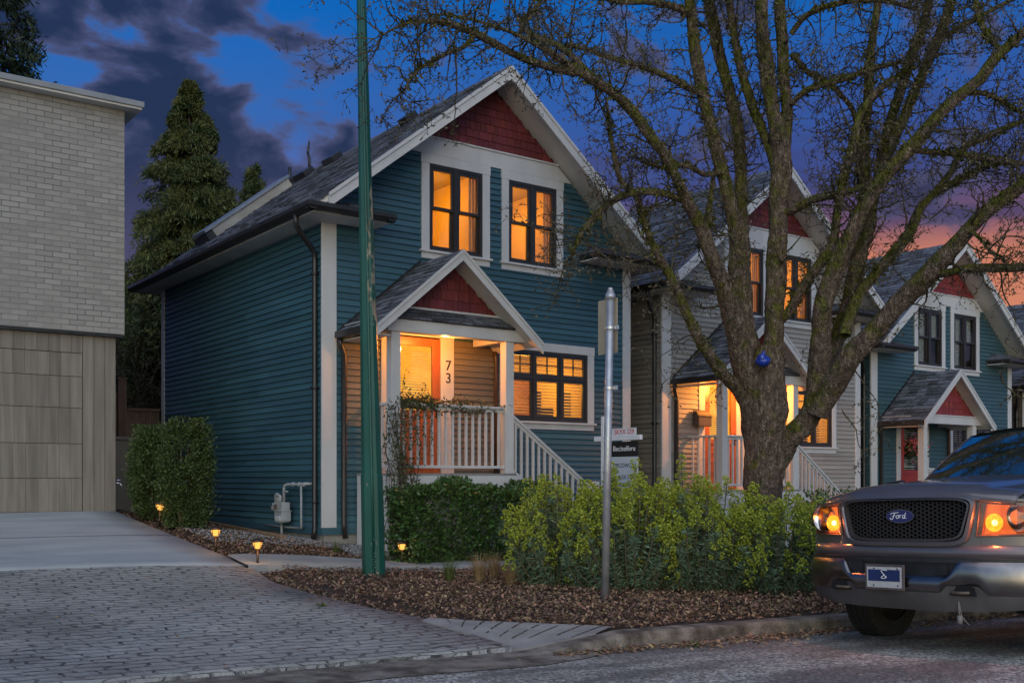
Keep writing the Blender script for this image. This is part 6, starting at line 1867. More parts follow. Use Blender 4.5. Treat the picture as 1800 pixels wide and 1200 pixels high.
# ------------------------------------------------------------------ conifers and bare trees behind
CEDAR_LEAF = M('cedar_spray', (.028, .056, .016), (.120, .128, .036), scale=2.5, rough=.7, island=.55, transl=.12)
FIR_LEAF = M('fir_needles', (.010, .026, .012), (.026, .050, .020), scale=3, rough=.7, island=.5, transl=.1)
TRUNKM = M('conifer_trunk', (.06, .042, .03), (.10, .07, .05), scale=8, rough=.9, bump=.5)


def conifer(x, y, z0, H, R, nb, per, mat, label, h0=.02, size=(.14, .30), droop=.35, name='conifer', power=.85):
    r = thing(name, (x, y, z0), label, 'tree', 'trees behind the houses')
    s = MB(); s.tube([(0, 0, 0), (.02, 0, H * .5), (0, .02, H * .97)], [H * .022, H * .014, .02], 10)
    P = []; D = []
    for i in range(nb):
        t = RNG.uniform(h0, 1) ** .9; h = H * t; L_ = R * (1 - t) ** power * RNG.choice([.55, .75, .9, 1.0, 1.15]) * RNG.uniform(.85, 1.1) + .10
        a = RNG.uniform(0, 6.283); o = np.array([math.cos(a), math.sin(a), 0])
        if i % 7 == 0: s.tube([(0, 0, h), tuple(o * L_ * .5 + np.array([0, 0, h + .10 * L_])), tuple(o * L_ * .95 + np.array([0, 0, h - droop * L_ * .3]))], [.03, .02, .008], 5)
        q = np.sqrt(RNG.uniform(.06, 1, per)); lat = RNG.normal(0, .17, per) * L_ * q
        side = np.array([-o[1], o[0], 0])
        p = o * (q * L_)[:, None] + side * lat[:, None] + np.stack([np.zeros(per), np.zeros(per), h + .12 * L_ - droop * L_ * q ** 2 + RNG.normal(0, .05 * L_ + .03, per)], -1)
        P.append(p); D.append(o * .7 + side * np.sign(lat)[:, None] * .35 + np.array([0, 0, -.75]) * np.where(RNG.uniform(0, 1, (per, 1)) < .7, 1.0, -.9) + RNG.normal(0, .45, (per, 3)))
    P.append(np.stack([RNG.normal(0, .05, 60), RNG.normal(0, .05, 60), H * RNG.uniform(.93, 1.0, 60)], -1)); D.append(RNG.normal(0, .4, (60, 3)) + np.array([0, 0, .8]))
    s.build('trunk', TRUNKM, r, smooth=True)
    P = np.concatenate(P); sz_ = RNG.uniform(*size, len(P))
    V, F = leaves(P, np.concatenate(D), sz_, sz_ * .20, fold=.25); mesh_arrays('crown', V, F, mat, r)


def behind(px, d, z0=.6): p = at(px, 800, d); return p.x, p.y, z0


conifer(*behind(333, 30), 11.9, 3.7, 340, 520, CEDAR_LEAF, 'tall pointed evergreen rising between the brick garage and the blue house', power=.86, size=(.09, .22))
conifer(*behind(446, 36), 11.3, 2.2, 330, 80, CEDAR_LEAF, 'small evergreen tip above the back end of the blue roof', power=.8)
conifer(*behind(-8, 27), 14.5, 2.3, 420, 80, FIR_LEAF, 'dark fir standing behind the flat roof at the left edge', droop=.25, power=.5)
conifer(*behind(235, 33, .7), 6.8, 2.2, 420, 90, CEDAR_LEAF, 'low bushy evergreen filling the gap beside the garage wall', power=.4)
conifer(*behind(292, 24, .7), 5.2, 1.2, 260, 80, CEDAR_LEAF, 'short evergreen right behind the brown fence', power=.45)


def bare_tree(x, y, z0, H, label, n=14, seed=3):
    r = thing('bare_tree', (x, y, z0), label, 'tree', 'trees behind the houses')
    st = {'V': [], 'F': [], 'n': 0}
    tube_np(st, [(0, 0, 0), (.05, 0, H * .2), (0, .05, H * .4)], [.10, .08, .06], 7); tr = mesh_arrays('trunk', np.concatenate(st['V']), np.concatenate(st['F']), TRUNKM, r)
    save = (dict(tw), list(bud_p), list(bud_d))
    tw['V'] = []; tw['F'] = []; tw['n'] = 0
    for i in range(n):
        a = RNG.uniform(0, 6.28); d = Vector((math.cos(a) * .55, math.sin(a) * .55, 1.0)); p = shoot((0, 0, H * random.uniform(.15, .4)), d, H * random.uniform(.35, .62), .035, 0)
        for _ in range(7):
            k = random.randint(2, len(p) - 1); shoot(p[k], d + Vector(RNG.normal(0, .7, 3)), H * random.uniform(.12, .25), .014, 1)
    mesh_arrays('crown', np.concatenate(tw['V']), np.concatenate(tw['F']), TWIG, r)


bare_tree(*behind(222, 27), 8.6, 'thin bare tree beside the brick corner, against the evergreen', 9)
bare_tree(*behind(245, 22, .8), 5.4, 'bare shrubby tree above the brown fence', 12)

# ------------------------------------------------------------------ pickup at the kerb (nose towards -X)
TX, TY = 7.20, 4.70
TO = Vector((0, 0, 0))
truck = thing('pickup_truck', (TX, TY, road_z(TX) + crown_z(TY) - .004), 'dusty grey-mauve pickup truck parked at the kerb with its amber parking lamps lit', 'pickup truck')
truck.rotation_euler = (-.036, math.atan(.031), 0)
PAINT = M('pickup_paint', (.115, .104, .112), (.136, .122, .130), scale=2, rough=.30, metal=.35, coat=.8, bump=.02, bscale=300)
CHROME = M('worn_chrome', (.17, .165, .17), (.25, .245, .245), scale=5, rough=.30, metal=1.0, bump=.06, bscale=8)
BLACKP = M('black_plastic', (.014, .014, .016), (.022, .022, .024), scale=10, rough=.5, bump=.1)
GREYP = M('grey_valance', (.060, .056, .058), (.085, .080, .082), scale=4, rough=.55, bump=.15)
RUBBER = M('tyre_rubber', (.009, .009, .009), (.016, .0155, .015), scale=12, rough=.85, bump=.3)
GLASSW = M('car_glass', (.006, .016, .016), (.010, .022, .020), scale=2, rough=.04, spec=1.0, coat=1.0); GLASSW.node_tree.nodes['Principled BSDF'].inputs['IOR'].default_value = 2.3
LENS = M_pane('headlight_lens', 1.45, (1.0, .86, .78))
AMBER = M_glow('amber_lamp', (1.0, .25, .015), 2.2, (1.0, .40, .03), scale=40)
AMBER_SOFT = M_glow('amber_glow_panel', (1.0, .235, .06), .95, (.85, .15, .035), scale=9)
AMBER_CORE = M_glow('amber_core', (1.0, .60, .12), 6.0)
REFL = M('lamp_reflector', (.62, .60, .58), (.70, .68, .66), scale=20, rough=.18, metal=1.0, bump=.1, bscale=60)
PINKH = M('lamp_housing', (.78, .36, .26), (.86, .46, .34), scale=6, rough=.45, metal=.1)  # salmon tint puts the amber lamps' glow into the housing colour


def xf(y): return .27 * (abs(y) / .99) ** 2.7           # how far the face falls back towards the sides


def hood_z(y, v):
    a = abs(y)
    base = 1.175 + .050 * min(v / .10, 1) ** .6 + .115 * v - .045 * (a / .8) ** 2.2
    plate = .022 * (1 - min(max((a - .50 - .08 * v) / .07, 0), 1)) * min(v / .15, 1)
    return base + plate


def cowl_x(y): return 1.20 + .20 * (abs(y) / .8) ** 2


def hood_pt(s, v):
    y = -.815 + 1.63 * s
    x0 = xf(y) + .012
    return (x0 + (cowl_x(y) - x0) * v, y, hood_z(y, v) - .022 * (1 - min(v / .04, 1)))


m_ = MB(); m_.grid(hood_pt, 48, 26); hd = m_.build('hood', PAINT, truck, smooth=True)
sv = hd.modifiers.new('thick', 'SOLIDIFY'); sv.thickness = .03; sv.offset = -1


def arch_profile(x0, x1, zb, zt, arches):
    """side outline with round wheel openings, bottom edge first"""
    pts = [(x0, zb)]
    for (cx, r, zc) in arches:
        h = zc - zb; dx = math.sqrt(max(r * r - h * h, .0001)) if h >= 0 else r
        a0 = math.atan2(-h, -dx); a1 = math.atan2(-h, dx)
        for k in range(17):
            t = a0 - (a0 - (a1 - 0)) * 0; ang = math.pi + (h / r) - (math.pi + 2 * math.asin(min(h / r, 1))) * k / 16 if False else None
        for k in range(17):
            ang = math.pi + math.asin(h / r) - (math.pi + 2 * math.asin(h / r)) * k / 16
            pts.append((cx + r * math.cos(ang), zc + r * math.sin(ang)))
    pts.append((x1, zb))
    return pts


WF, WR_, WRAD = .99, 4.42, .385
for s in (-1, 1):
    nm = 'front_fender'
    f = MB()
    # top shoulder of the fender
    def shoulder(u, v, s=s):
        x0 = .27 if v >= 0 else 0
        x = .20 + 1.25 * v
        th = u * math.pi / 2
        yi, yo = .800, .990
        ztop = hood_z(.8, min(max((x - .17) / 1.15, 0), 1)) - .006
        zlow = 1.0
        xs_ = max(x, xf(yi + (yo - yi) * math.sin(th)) + .015)
        return (xs_, s * (yi + (yo - yi) * math.sin(th)), zlow + (ztop - zlow) * math.cos(th) ** .75)
    f.grid(shoulder, 10, 22)
    low = arch_profile(.275, 1.45, .47, 1.0, [(WF, .455, .40)])
    # outline: bottom edge with arch, then up and back along the belt
    poly = low + [(1.45, 1.002), (.275, 1.002)]
    f.prism([(x, s * .990, z) for x, z in poly], (0, -s * .05, 0))
    # arch lip
    prev = None
    for k in range(25):
        a = math.radians(-8) + math.radians(196) * k / 24
        c = Vector((WF + .452 * math.cos(a), s * .985, .40 + .452 * math.sin(a)))
        o2 = Vector((WF + .49 * math.cos(a), s * 1.005, .40 + .49 * math.sin(a)))
        i2 = Vector((WF + .452 * math.cos(a), s * .90, .40 + .452 * math.sin(a)))
        if prev: f.quad(prev[0], c, o2, prev[1]); f.quad(prev[2], i2, c, prev[0])
        prev = (c, o2, i2)
    f.build('front_fender', PAINT, truck, smooth=False)
# front fascia: grille surround, strip below, inner black mask
GW_T, GW_B, GZ0, GZ1 = .555, .475, .845, 1.165


def trap(t, grow, n_round=.06):
    """rounded trapezoid outline, t in 0..1"""
    w1, w0, z0, z1 = GW_T + grow, GW_B + grow, GZ0 - grow, GZ1 + grow * .55
    a = 2 * math.pi * t; c, s_ = math.cos(a), math.sin(a); p = 7.0
    q = (abs(c) ** p + abs(s_) ** p) ** (-1 / p)
    u, v = c * q, s_ * q
    z = (z0 + z1) / 2 + v * (z1 - z0) / 2; w = w0 + (w1 - w0) * (z - z0) / (z1 - z0)
    return u * w, z


def ring(mb, g0, x0, g1, x1, n=96, xo=0.0):
    a = []; b = []
    for k in range(n):
        y, z = trap(k / n, g0); a.append((xf(y) + x0 + xo, y, z)); y, z = trap(k / n, g1); b.append((xf(y) + x1 + xo, y, z))
    i = len(mb.v); mb.add(a + b, [(k, (k + 1) % n, n + (k + 1) % n, n + k) for k in range(n)])


m_ = MB()
ring(m_, .045, .010, .036, -.022); ring(m_, .036, -.022, .014, -.026); ring(m_, .014, -.026, .004, -.010); ring(m_, .004, -.010, -.004, .07)
gr = m_.build('grille_surround', PAINT, truck, smooth=True)
m_ = MB(); ring(m_, -.003, -.012, -.016, -.014); ring(m_, -.016, -.014, -.022, .03)
m_.build('inner_trim', M('grille_trim', (.10, .09, .095), rough=.35, metal=.5), gr, smooth=True)
# honeycomb
m_ = MB(); R_ = .0215; hx_ = R_ * 1.5; hz_ = R_ * math.sqrt(3) * .82
HEX = M('grille_plastic', (.045, .042, .043), rough=.38, metal=.3)
i = 0; y = -.56
while y < .56:
    z = .83 + (hz_ / 2 if i % 2 else 0)
    while z < 1.18:
        w = GW_B + (GW_T - GW_B) * (z - GZ0) / (GZ1 - GZ0) - .035
        if abs(y) < w and GZ0 + .03 < z < GZ1 - .02:
            o_, n_, b_ = [], [], []
            for k in range(6):
                a = k * math.pi / 3
                yy, zz = math.cos(a), math.sin(a) * .82
                X = xf(y) + .02
                o_.append((X, y + yy * R_ * 1.02, z + zz * R_ * 1.02)); n_.append((X, y + yy * R_ * .80, z + zz * R_ * .80)); b_.append((X + .035, y + yy * R_ * .80, z + zz * R_ * .80))
            m_.add(o_ + n_ + b_, [(k, (k + 1) % 6, 6 + (k + 1) % 6, 6 + k) for k in range(6)] + [(6 + k, 6 + (k + 1) % 6, 12 + (k + 1) % 6, 12 + k) for k in range(6)])
        z += hz_
    y += hx_; i += 1
m_.build('grille_mesh', HEX, gr)
m_ = MB(); m_.grid(lambda u, v: (xf(-.58 + 1.16 * u) + .075, -.58 + 1.16 * u, .82 + .36 * v), 16, 2); m_.build('grille_backing', M('black_void', (.004, .004, .005), rough=.8), gr)
# oval badge with white script
em = MB()
ey_, ez_, ea, eb_ = 0.0, 1.035, .115, .047
def oval(mb, a, b, x0, x1, n=40):
    P = [(x0, a * math.cos(2 * math.pi * k / n), ez_ + b * math.sin(2 * math.pi * k / n)) for k in range(n)]
    mb.prism(P, (x1 - x0, 0, 0))
oval(em, ea + .006, eb_ + .006, .03, -.010); badge = em.build('badge', CHROME, gr, smooth=False)
e2 = MB(); oval(e2, ea - .001, eb_ - .001, -.0102, -.0125); e2.build('badge_field', M('badge_blue', (.008, .014, .12), rough=.25, coat=.6), gr)
e2 = MB()
def stroke(pts, r=.0028):
    # pts in badge units: a to the reader's right, b up. The reader faces +X, so right = -Y
    P, _ = smooth_path([Vector((-.0135, -p[0] * .001, ez_ + p[1] * .001)) for p in pts], [1] * len(pts), .003)
    e2.tube(P, r, 6)
stroke([(-78, 12), (-70, 22), (-50, 25), (-20, 27), (-8, 30)], .0034)           # F head
stroke([(-42, 26), (-48, 8), (-55, -12), (-66, -24), (-78, -20), (-80, -12)], .0038)
stroke([(-66, 2), (-50, 4), (-34, 6)], .0026)
stroke([(-18, 8), (-27, 2), (-28, -12), (-18, -18), (-8, -8), (-10, 5), (-18, 8), (-2, 6)], .0032)   # o
stroke([(4, 10), (0, -16)], .0032); stroke([(2, -2), (10, 8), (18, 8)], .0030)     # r
stroke([(44, 4), (32, 8), (25, -8), (32, -18), (42, -8), (52, 26)], .0032); stroke([(52, 26), (44, -10), (50, -18), (58, -12)], .0030)  # d
e2.build('lettering', M('badge_script', (.72, .73, .76), rough=.3), gr, smooth=True)

# headlights
for s in (-1, 1):
    yi, yo = .605, .965
    hl = MB()
    def face(u, v, off=0.0, s=s, yi=yi, yo=yo):
        y = yi + (yo - yi) * u; z0, z1 = .888 + .010 * u, 1.158 - .035 * u
        # inner edge leans with the grille
        y += (-.028 * (1 - v)) * (1 - u)
        return (xf(y) + off, s * y, z0 + (z1 - z0) * v)
    # housing: recessed bowl
    hl.grid(lambda u, v: face(.02 + .96 * u, .03 + .94 * v, .085), 8, 6)
    for (ua, va, ub, vb) in ((0, 0, 1, 0), (1, 0, 1, 1), (1, 1, 0, 1), (0, 1, 0, 0)):
        n = 8
        for k in range(n):
            t0, t1 = k / n, (k + 1) / n
            p = lambda t, o: face(ua + (ub - ua) * t, va + (vb - va) * t, o)
            q = lambda t, o: face(.02 + .96 * (ua + (ub - ua) * t), .03 + .94 * (va + (vb - va) * t), o)
            hl.quad(p(t0, .004), p(t1, .004), q(t1, .085), q(t0, .085))
    h_o = hl.build('headlight', PINKH, truck)
    sg = MB(); sg.grid(lambda u, v: face(.04 + (.50 if s < 0 else .66) * u, .05 + .90 * v, .078), 6, 4); sg.build('turn_glow_panel', AMBER_SOFT, h_o)  # added glowing panel at the housing back, widens the lamp's amber glow
    ln = MB(); ln.grid(lambda u, v, s=s: (lambda u: tuple(Vector(face(u, v, -.006)) + Vector((-.012 * math.sin(math.pi * u) * math.sin(math.pi * v), 0, 0))))(u if s < 0 else 1 - u), 14, 8); ln.build('lens', LENS, h_o, smooth=True)
    rimm = MB()
    P = [Vector(face(u, 0, -.003)) for u in np.linspace(0, 1, 9)] + [Vector(face(1, v, -.003)) for v in np.linspace(0, 1, 6)[1:]] + [Vector(face(u, 1, -.003)) for u in np.linspace(1, 0, 9)[1:]] + [Vector(face(0, v, -.003)) for v in np.linspace(1, 0, 6)[1:]]
    rimm.tube(P, .006, 6); rimm.build('bezel', M('lamp_bezel', (.10, .07, .06), rough=.4), h_o)
    # main beam reflector
    yc = s * .845; xc_ = xf(.845) + .012
    rb = MB(); rb.lathe([(.108, -.0), (.100, .012), (.07, .045), (.03, .066), (.012, .07)], (xc_, yc, 1.025), 28, 'x', caps=False); rb.lathe([(.113, .006), (.113, -.004), (.106, -.004)], (xc_, yc, 1.025), 28, 'x', caps=False)
    rb.build('reflector', REFL, h_o, smooth=True)
    bm_ = MB(); bm_.blob((xc_ + .03, yc, 1.025), (.03, .014, .014), 10, 8); bm_.build('bulb', M('lamp_bulb', (.5, .5, .52), rough=.1, metal=.4), h_o, smooth=True)
    # turn lamp, lit
    yt = s * .690; xt = xf(.69) + .010
    tl = MB(); tl.lathe([(.066, -.010), (.058, .008), (.034, .03), (.008, .035)], (xt, yt, .985), 24, 'x', caps=False); tl.build('turn_reflector', AMBER, h_o, smooth=True)
    tb_ = MB(); tb_.blob((xt + .0, yt, .985), (.016, .022, .022), 12, 9); tb_.build('turn_bulb', AMBER_CORE, h_o, smooth=True)
    ld = bpy.data.lights.new('turn_lamp', 'POINT'); ld.energy = 7.5; ld.color = (1.0, .19, .045); ld.shadow_soft_size = .03
    lo = bpy.data.objects.new('turn_lamp', ld); COL.objects.link(lo); lo.parent = truck; lo.location = (xt - .028, yt, .985)

# painted strip between lamps and bumper, filling round the grille
m_ = MB()
m_.grid(lambda u, v: (xf(-.985 + 1.97 * u) + .012 - .030 * math.sin(math.pi * min(v * 1.0, 1)) ** .7, -.985 + 1.97 * u, .705 + .115 * v), 60, 8)
for s in (-1, 1):
    # column between grille surround and headlight
    m_.grid(lambda u, v: ((lambda y: (xf(y) + .008, s * y, .820 + .345 * v))(.49 + .035 * v + (.105 + .02 * v - .0) * u + .0)), 6, 8)
    m_.grid(lambda u, v: ((lambda y: (xf(y) + .012, s * y, .82 + .068 * v))(.56 + .43 * u)), 12, 3)
    m_.grid(lambda u, v: ((lambda y: (xf(y) + .012, s * y, 1.125 + .05 * v - .03 * u))(.58 + .40 * u)), 12, 3)
    m_.grid(lambda u, v: ((lambda y: (xf(y) + .012, s * y, .82 + .34 * v))(.955 + .033 * u)), 3, 8)
m_.grid(lambda u, v: (xf(-.60 + 1.2 * u) + .006, -.60 + 1.2 * u, .806 + .04 * v), 24, 2)
m_.build('front_panel', PAINT, truck, smooth=True)
m_ = MB(); m_.box(.16, -.55, .42, .60, .55, 1.10); m_.build('radiator_support', M('black_void', (.004, .004, .005)), truck)
# bumper
BX = -.105


def bump_x(y): return xf(y) * 1.05 + BX + .02 * (abs(y) / .95) ** 6


def bump_top(y):
    a = abs(y); t = min(max((a - .40) / .10, 0), 1); t = t * t * (3 - 2 * t)
    return .590 + (.700 - .590) * t


def bump_bot(y):
    a = abs(y); t = min(max((a - .62) / .06, 0), 1); k = min(max((a - .36) / .04, 0), 1)
    return .470 + .055 * k * (1 - t) - .010 * t


m_ = MB()
def bumper_pt(u, v):
    y = -.985 + 1.97 * u; z0, z1 = bump_bot(y), bump_top(y); z = z0 + (z1 - z0) * v
    bul = .030 * math.sin(math.pi * min(max(v, 0), 1)) ** .6
    return (bump_x(y) + .028 - bul, y, z)
m_.grid(bumper_pt, 110, 12)
m_.grid(lambda u, v: (bump_x(-.985 + 1.97 * u) + .028 + .085 * v, -.985 + 1.97 * u, bump_top(-.985 + 1.97 * u) + .004 * v), 110, 1)
bump_o = m_.build('bumper', CHROME, truck, smooth=True)
for s in (-1, 1):
    e = MB(); e.grid(lambda u, v: (bump_x(.985) + .028 + .36 * u, s * (.985 + .012 * math.sin(u * 3)), .475 + .225 * v), 6, 4); e.build('bumper_end', CHROME, truck, smooth=True)
m_ = MB(); m_.grid(lambda u, v: (bump_x(-.985 + 1.97 * u) + .035, -.985 + 1.97 * u, .690 + .03 * v), 40, 1)
m_.box(-.02, -.50, .585, .02, .50, .706); m_.build('air_intake', BLACKP, truck)
for s in (-1, 1):
    v_ = MB(); v_.box(-.034, s * .36 - .04, .60, -.021, s * .36 + .04, .69)
    for k in range(4): v_.box(-.040, s * .36 - .036, .612 + .02 * k, -.0345, s * .36 + .036, .620 + .02 * k)
    v_.build('intake_vent', BLACKP, truck)
# lower valance with tow hook openings
m_ = MB()
def val_pt(u, v):
    y = -.98 + 1.96 * u; z1 = bump_bot(y) + .012; z0 = .330 + .05 * (abs(y) / .98) ** 3
    return (bump_x(y) + .030 + .05 * (1 - v) ** 1.5, y, z0 + (z1 - z0) * v)
m_.grid(val_pt, 90, 8); m_.build('valance', GREYP, truck, smooth=True)
for s in (-1, 1):
    y = s * .50
    h = MB(); x = bump_x(.5) + .024
    h.prism([(x, y - .12, .455), (x, y + .12, .455), (x, y + .10, .515), (x, y + .06, .532), (x, y - .06, .532), (x, y - .10, .515)], (.02, 0, 0)); ho = h.build('tow_opening', M('black_void', (.004, .004, .005)), truck)
    h = MB(); h.tube([(x + .01, y - .07, .48), (x - .012, y - .05, .476), (x - .014, y + .05, .474), (x + .01, y + .07, .478)], .012, 8); h.build('tow_hook', M('rusty_hook', (.10, .07, .05), (.18, .14, .11), scale=30, rough=.7, metal=.4), ho, smooth=True)
# number plate with frame
PX_ = bump_x(0) - .035; py_ = .055; pz_ = .570
m_ = MB(); m_.box(PX_, py_ - .170, pz_ - .098, PX_ + .012, py_ + .170, pz_ + .098); plate = m_.build('number_plate', M('plate_frame', (.10, .085, .08), (.16, .13, .12), scale=8, rough=.4, metal=.4), truck, bevel=.006)
m_ = MB(); m_.box(PX_ - .003, py_ - .150, pz_ - .078, PX_ - .0005, py_ + .150, pz_ + .078); m_.build('plate_sheet', M('plate_white', (.42, .42, .43), (.50, .50, .51), scale=20, rough=.4), plate)
m_ = MB(); m_.box(PX_ - .0045, py_ - .135, pz_ - .030, PX_ - .0032, py_ + .138, pz_ + .058); m_.build('plate_field', M('plate_blue', (.012, .025, .10), (.016, .032, .13), scale=9, rough=.35), plate)
m_ = MB()
def gstroke(pts, r=.0040):
    P, _ = smooth_path([Vector((PX_ - .0055, py_ - p[0] * .001, pz_ + .014 + p[1] * .001)) for p in pts], [1] * len(pts), .004); m_.tube(P, r, 6)
gstroke([(24, 34), (20, 40), (-14, 40), (-22, 33), (-16, 24), (22, -18)]); gstroke([(4, 4), (-22, -14), (-16, -22), (8, -22), (22, -6)])
m_.build('lettering', M('plate_glyph', (.62, .62, .64), rough=.4), plate, smooth=True)
m_ = MB()
for (a, b) in ((-.115, .066), (.085, .066), (-.120, -.060), (.088, -.062)): m_.tube([(PX_ - .003, py_ + a, pz_ + b), (PX_ - .007, py_ + a, pz_ + b)], .006, 8)
m_.build('plate_bolt', METAL_DARK, plate)

# block heater plug hanging below the bumper
m_ = MB(); m_.tube([(.0, -.47, .46), (-.015, -.475, .36), (-.01, -.48, .30)], .006, 6); m_.tube([(-.01, -.48, .31), (-.01, -.48, .25)], .020, 8); m_.tube([(-.01, -.465, .45), (.0, -.49, .30), (.03, -.53, .24)], .004, 5)
m_.build('plug_cable', M('pale_plug', (.20, .18, .17), rough=.6), truck, smooth=True)

# wheels
for (wx, s) in ((WF, 1), (WF, -1), (WR_, 1), (WR_, -1)):
    yc = s * .845
    t = MB(); prof = [(.235, -.118), (.300, -.132), (.352, -.130), (.375, -.116), (.385, -.095), (.386, 0), (.385, .095), (.375, .116), (.352, .130), (.300, .132), (.235, .118)]
    t.lathe(prof, (wx, yc, .375), 44, 'y', caps=False)
    for k in range(44):                                   # tread blocks
        a = 2 * math.pi * k / 44
        for q in (-.085, -.03, .03, .085):
            c_, s__ = math.cos(a), math.sin(a); r0, r1 = .380, .394; da = .05
            P = []
            for rr in (r0, r1):
                for (aa, yy) in ((a - da, q - .02), (a + da, q - .02), (a + da, q + .02), (a - da, q + .02)):
                    P.append((wx + rr * math.sin(aa), yc + yy, .375 + rr * math.cos(aa)))
            t.hexa(P)
    tyre = t.build('wheel', RUBBER, truck)
    r_ = MB(); r_.lathe([(.236, -.10), (.236, .10)], (wx, yc, .375), 32, 'y', caps=False); o_ = s * .075
    r_.lathe([(.236, s * .10), (.215, s * .085), (.20, s * .05), (.08, s * .06), (.065, s * .085), (.01, s * .09)], (wx, yc, .375), 32, 'y', caps=False)
    r_.build('rim', M('alloy_rim', (.30, .30, .31), rough=.3, metal=.9), tyre, smooth=True)
m_ = MB()
m_.tube([(WF, -.72, .36), (WF, .72, .36)], .05, 10); m_.tube([(WR_, -.72, .375), (WR_, .72, .375)], .05, 10); m_.blob((WR_, 0, .375), (.17, .16, .16), 10, 8)
m_.box(.20, -.42, .40, 5.4, -.32, .56); m_.box(.20, .32, .40, 5.4, .42, .56); m_.box(.7, -.30, .30, 1.5, .30, .60); m_.tube([(1.5, 0, .40), (WR_, 0, .38)], .045, 10)
for s in (-1, 1): m_.hexa([(WF - .05, s * .40, .28), (WF + .25, s * .40, .32), (WF + .05, s * .70, .26), (WF - .05, s * .70, .26), (WF - .05, s * .40, .32), (WF + .25, s * .40, .36), (WF + .05, s * .70, .30), (WF - .05, s * .70, .30)])
m_.build('chassis', BLACKP, truck)
for s in (-1, 1):                                         # wheel wells
    w_ = MB()
    for wx in (WF, WR_):
        w_.grid(lambda u, v: (wx + .47 * math.cos(math.pi * u), s * (.55 + .40 * v), .40 + .47 * math.sin(math.pi * u)), 14, 2)
        w_.box(wx - .46, s * .545 - .005, .40, wx + .46, s * .545 + .005, .9)
    w_.build('wheel_well', M('black_void', (.004, .004, .005)), truck)

# cab
def ws_pt(u, v, inset=0.0):
    """windscreen surface; u across, v up"""
    hw = .765 - .135 * v
    y = (-1 + 2 * u) * (hw - inset)
    x0 = cowl_x(.8 * (-1 + 2 * u)) + .05; x1 = 2.03 + .085 * (-1 + 2 * u) ** 2
    z0, z1 = 1.325, 1.845 - .030 * (-1 + 2 * u) ** 2
    bow = .03 * math.sin(math.pi * v)
    return (x0 + (x1 - x0) * v - bow, y, z0 + (z1 - z0) * v)


m_ = MB(); m_.grid(lambda u, v: ws_pt(u, v, .02), 24, 12); m_.build('windscreen', GLASSW, truck, smooth=True)
m_ = MB()
for s in (0, 1):                                          # A pillars
    def pil(u, v, s=s):
        p = Vector(ws_pt(s, v)); q = p + Vector((.10, (1 if s else -1) * .035, -.01)); i_ = Vector(ws_pt(s, v, .03)) + Vector((-.004, 0, .002))
        return tuple(i_.lerp(p, u * 2) if u <= .5 else p.lerp(q, u * 2 - 1))
    m_.grid(pil, 4, 12)
m_.grid(lambda u, v: (2.0 + 2.0 * v + .085 * (-1 + 2 * u) ** 2 * (1 - v), (-1 + 2 * u) * (.632 + .0 * v), 1.842 + .040 * math.sin(math.pi * min(v * 1.2 + .06, 1)) - .030 * (-1 + 2 * u) ** 2 - .035 * abs(-1 + 2 * u) ** 8), 24, 14)
for s in (-1, 1):                                         # roof rails and rear pillar
    m_.grid(lambda u, v: (2.06 + 1.95 * v, s * (.632 + .03 * u), 1.777 + (.0) - .05 * u + .030 * math.sin(math.pi * min(v * 1.2 + .06, 1))), 2, 10)
    m_.prism([(3.62, s * .70, 1.22), (4.05, s * .72, 1.22), (4.02, s * .645, 1.76), (3.80, s * .645, 1.77)], (0, -s * .05, 0))
    m_.prism([(2.62, s * .755, 1.22), (2.72, s * .755, 1.22), (2.74, s * .66, 1.76), (2.66, s * .66, 1.77)], (0, -s * .03, 0))
m_.grid(lambda u, v: (4.05 - .05 * v, (-1 + 2 * u) * (.72 - .09 * v), 1.22 + .57 * v), 6, 4)
m_.build('cab', PAINT, truck, smooth=True)
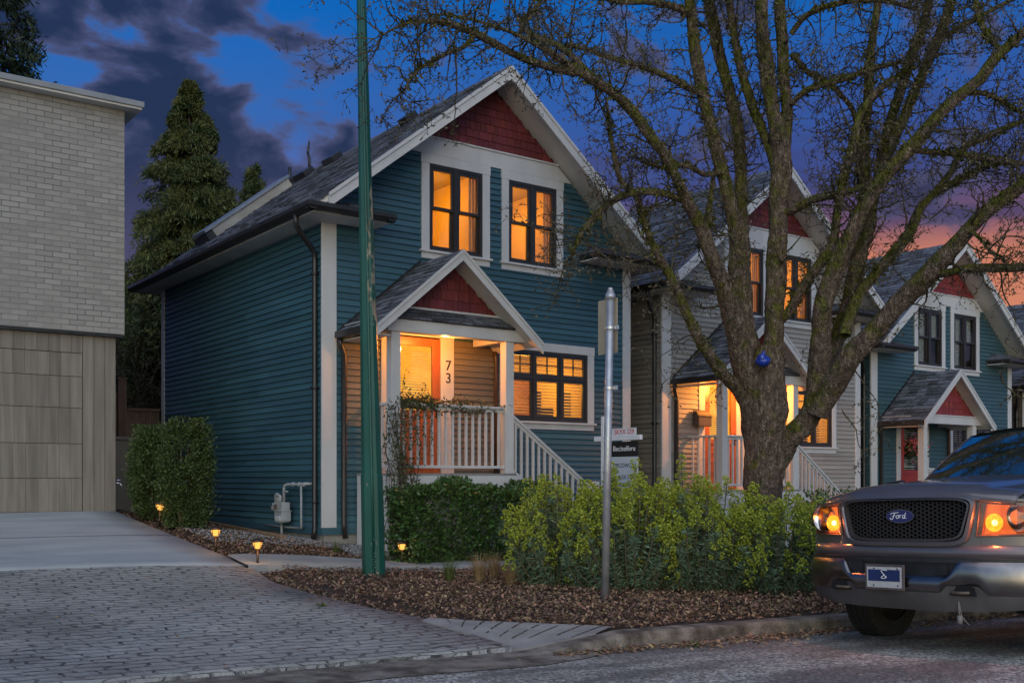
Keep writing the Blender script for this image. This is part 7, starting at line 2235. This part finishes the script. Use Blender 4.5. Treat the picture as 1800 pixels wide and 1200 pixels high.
for s in (-1, 1):
    d_ = MB(); d_.prism([(1.46, s * .990, .47), (2.70, s * .990, .47), (2.70, s * .985, 1.22), (1.46, s * .985, 1.20)], (0, -s * .05, 0)); do = d_.build('door', PAINT, truck, bevel=.01)
    h_ = MB(); h_.box(2.45, s * .992, 1.06, 2.62, s * 1.02, 1.10); h_.build('handle', BLACKP, do, bevel=.006)
    d_ = MB(); d_.prism([(2.71, s * .990, .47), (4.05, s * .990, .47), (4.05, s * .985, 1.22), (2.71, s * .985, 1.22)], (0, -s * .05, 0)); d_.build('cab_side', PAINT, truck, bevel=.01)
    g_ = MB(); g_.quad((1.62, s * .95, 1.21), (2.63, s * .93, 1.22), (2.66, s * .67, 1.755), (2.16, s * .665, 1.755)); g_.quad((2.71, s * .93, 1.22), (3.63, s * .90, 1.22), (3.80, s * .65, 1.76), (2.74, s * .665, 1.758)); g_.build('side_window', GLASSW, truck)
    b_ = MB(); b_.grid(lambda u, v: (1.40 + 2.65 * v, s * (.985 - .06 * u), 1.205 + .02 * u), 2, 4); b_.build('belt_moulding', BLACKP, truck)
    mr_ = MB(); mr_.prism([(1.62, s * 1.02, 1.17), (1.62, s * 1.22, 1.18), (1.62, s * 1.22, 1.38), (1.62, s * 1.05, 1.40)], (.09, 0, 0)); mr_.box(1.66, s * .93 if s > 0 else -1.03, 1.20, 1.71, s * 1.03 if s > 0 else -.93, 1.26); mr_.build('mirror', BLACKP, truck, bevel=.02)
m_ = MB(); m_.grid(lambda u, v: (cowl_x(.8 * (-1 + 2 * u)) - .02 + .09 * v, (-1 + 2 * u) * .80, hood_z(.8 * (-1 + 2 * u), 1.0) - .030 + .012 * v), 20, 2); m_.build('cowl', BLACKP, truck, smooth=True)
for (a, b) in ((-.62, -.02), (.06, .62)):
    w_ = MB(); P = []
    for k in range(7):
        t = k / 6; p = Vector(ws_pt((a + (b - a) * t + .765) / 1.53, .035 + .05 * t)); P.append(p + Vector((-.022, 0, .012)))
    w_.tube(P, .010, 6); w_.tube([P[0] + Vector((-.05, -.02, -.04)), P[1] + Vector((-.012, 0, .01)), P[3] + Vector((-.012, 0, .012))], .012, 6); w_.build('wiper', BLACKP, truck)
# load bed
for s in (-1, 1):
    b_ = MB(); low = arch_profile(4.10, 5.65, .50, 1.2, [(WR_ + .48 - .03, .001, .5)]) if False else [(4.10, .50)] + [(WR_ + .46 * math.cos(a), .40 + .46 * math.sin(a)) for a in [math.pi - math.asin(.10 / .46) * 0 - (math.pi) * k / 16 for k in range(17)] if .40 + .46 * math.sin(a) >= .50] + [(5.70, .50)]
    low = [p for p in low if p[0] >= 4.10]
    b_.prism([(x, s * .990, z) for x, z in low + [(5.70, 1.22), (4.10, 1.22)]], (0, -s * .07, 0)); b_.build('bed_side', PAINT, truck)
m_ = MB(); m_.box(4.10, -.92, 1.0, 4.14, .92, 1.21); m_.box(5.64, -.92, .52, 5.70, .92, 1.21); m_.box(4.14, -.92, .70, 5.64, .92, .74); m_.build('bed_floor', PAINT, truck)
# dark cabin tub so that the shell is closed
m_ = MB(); m_.box(1.46, -.93, .50, 4.04, .93, 1.20); m_.build('cabin_floor', M('black_void', (.004, .004, .005)), truck)
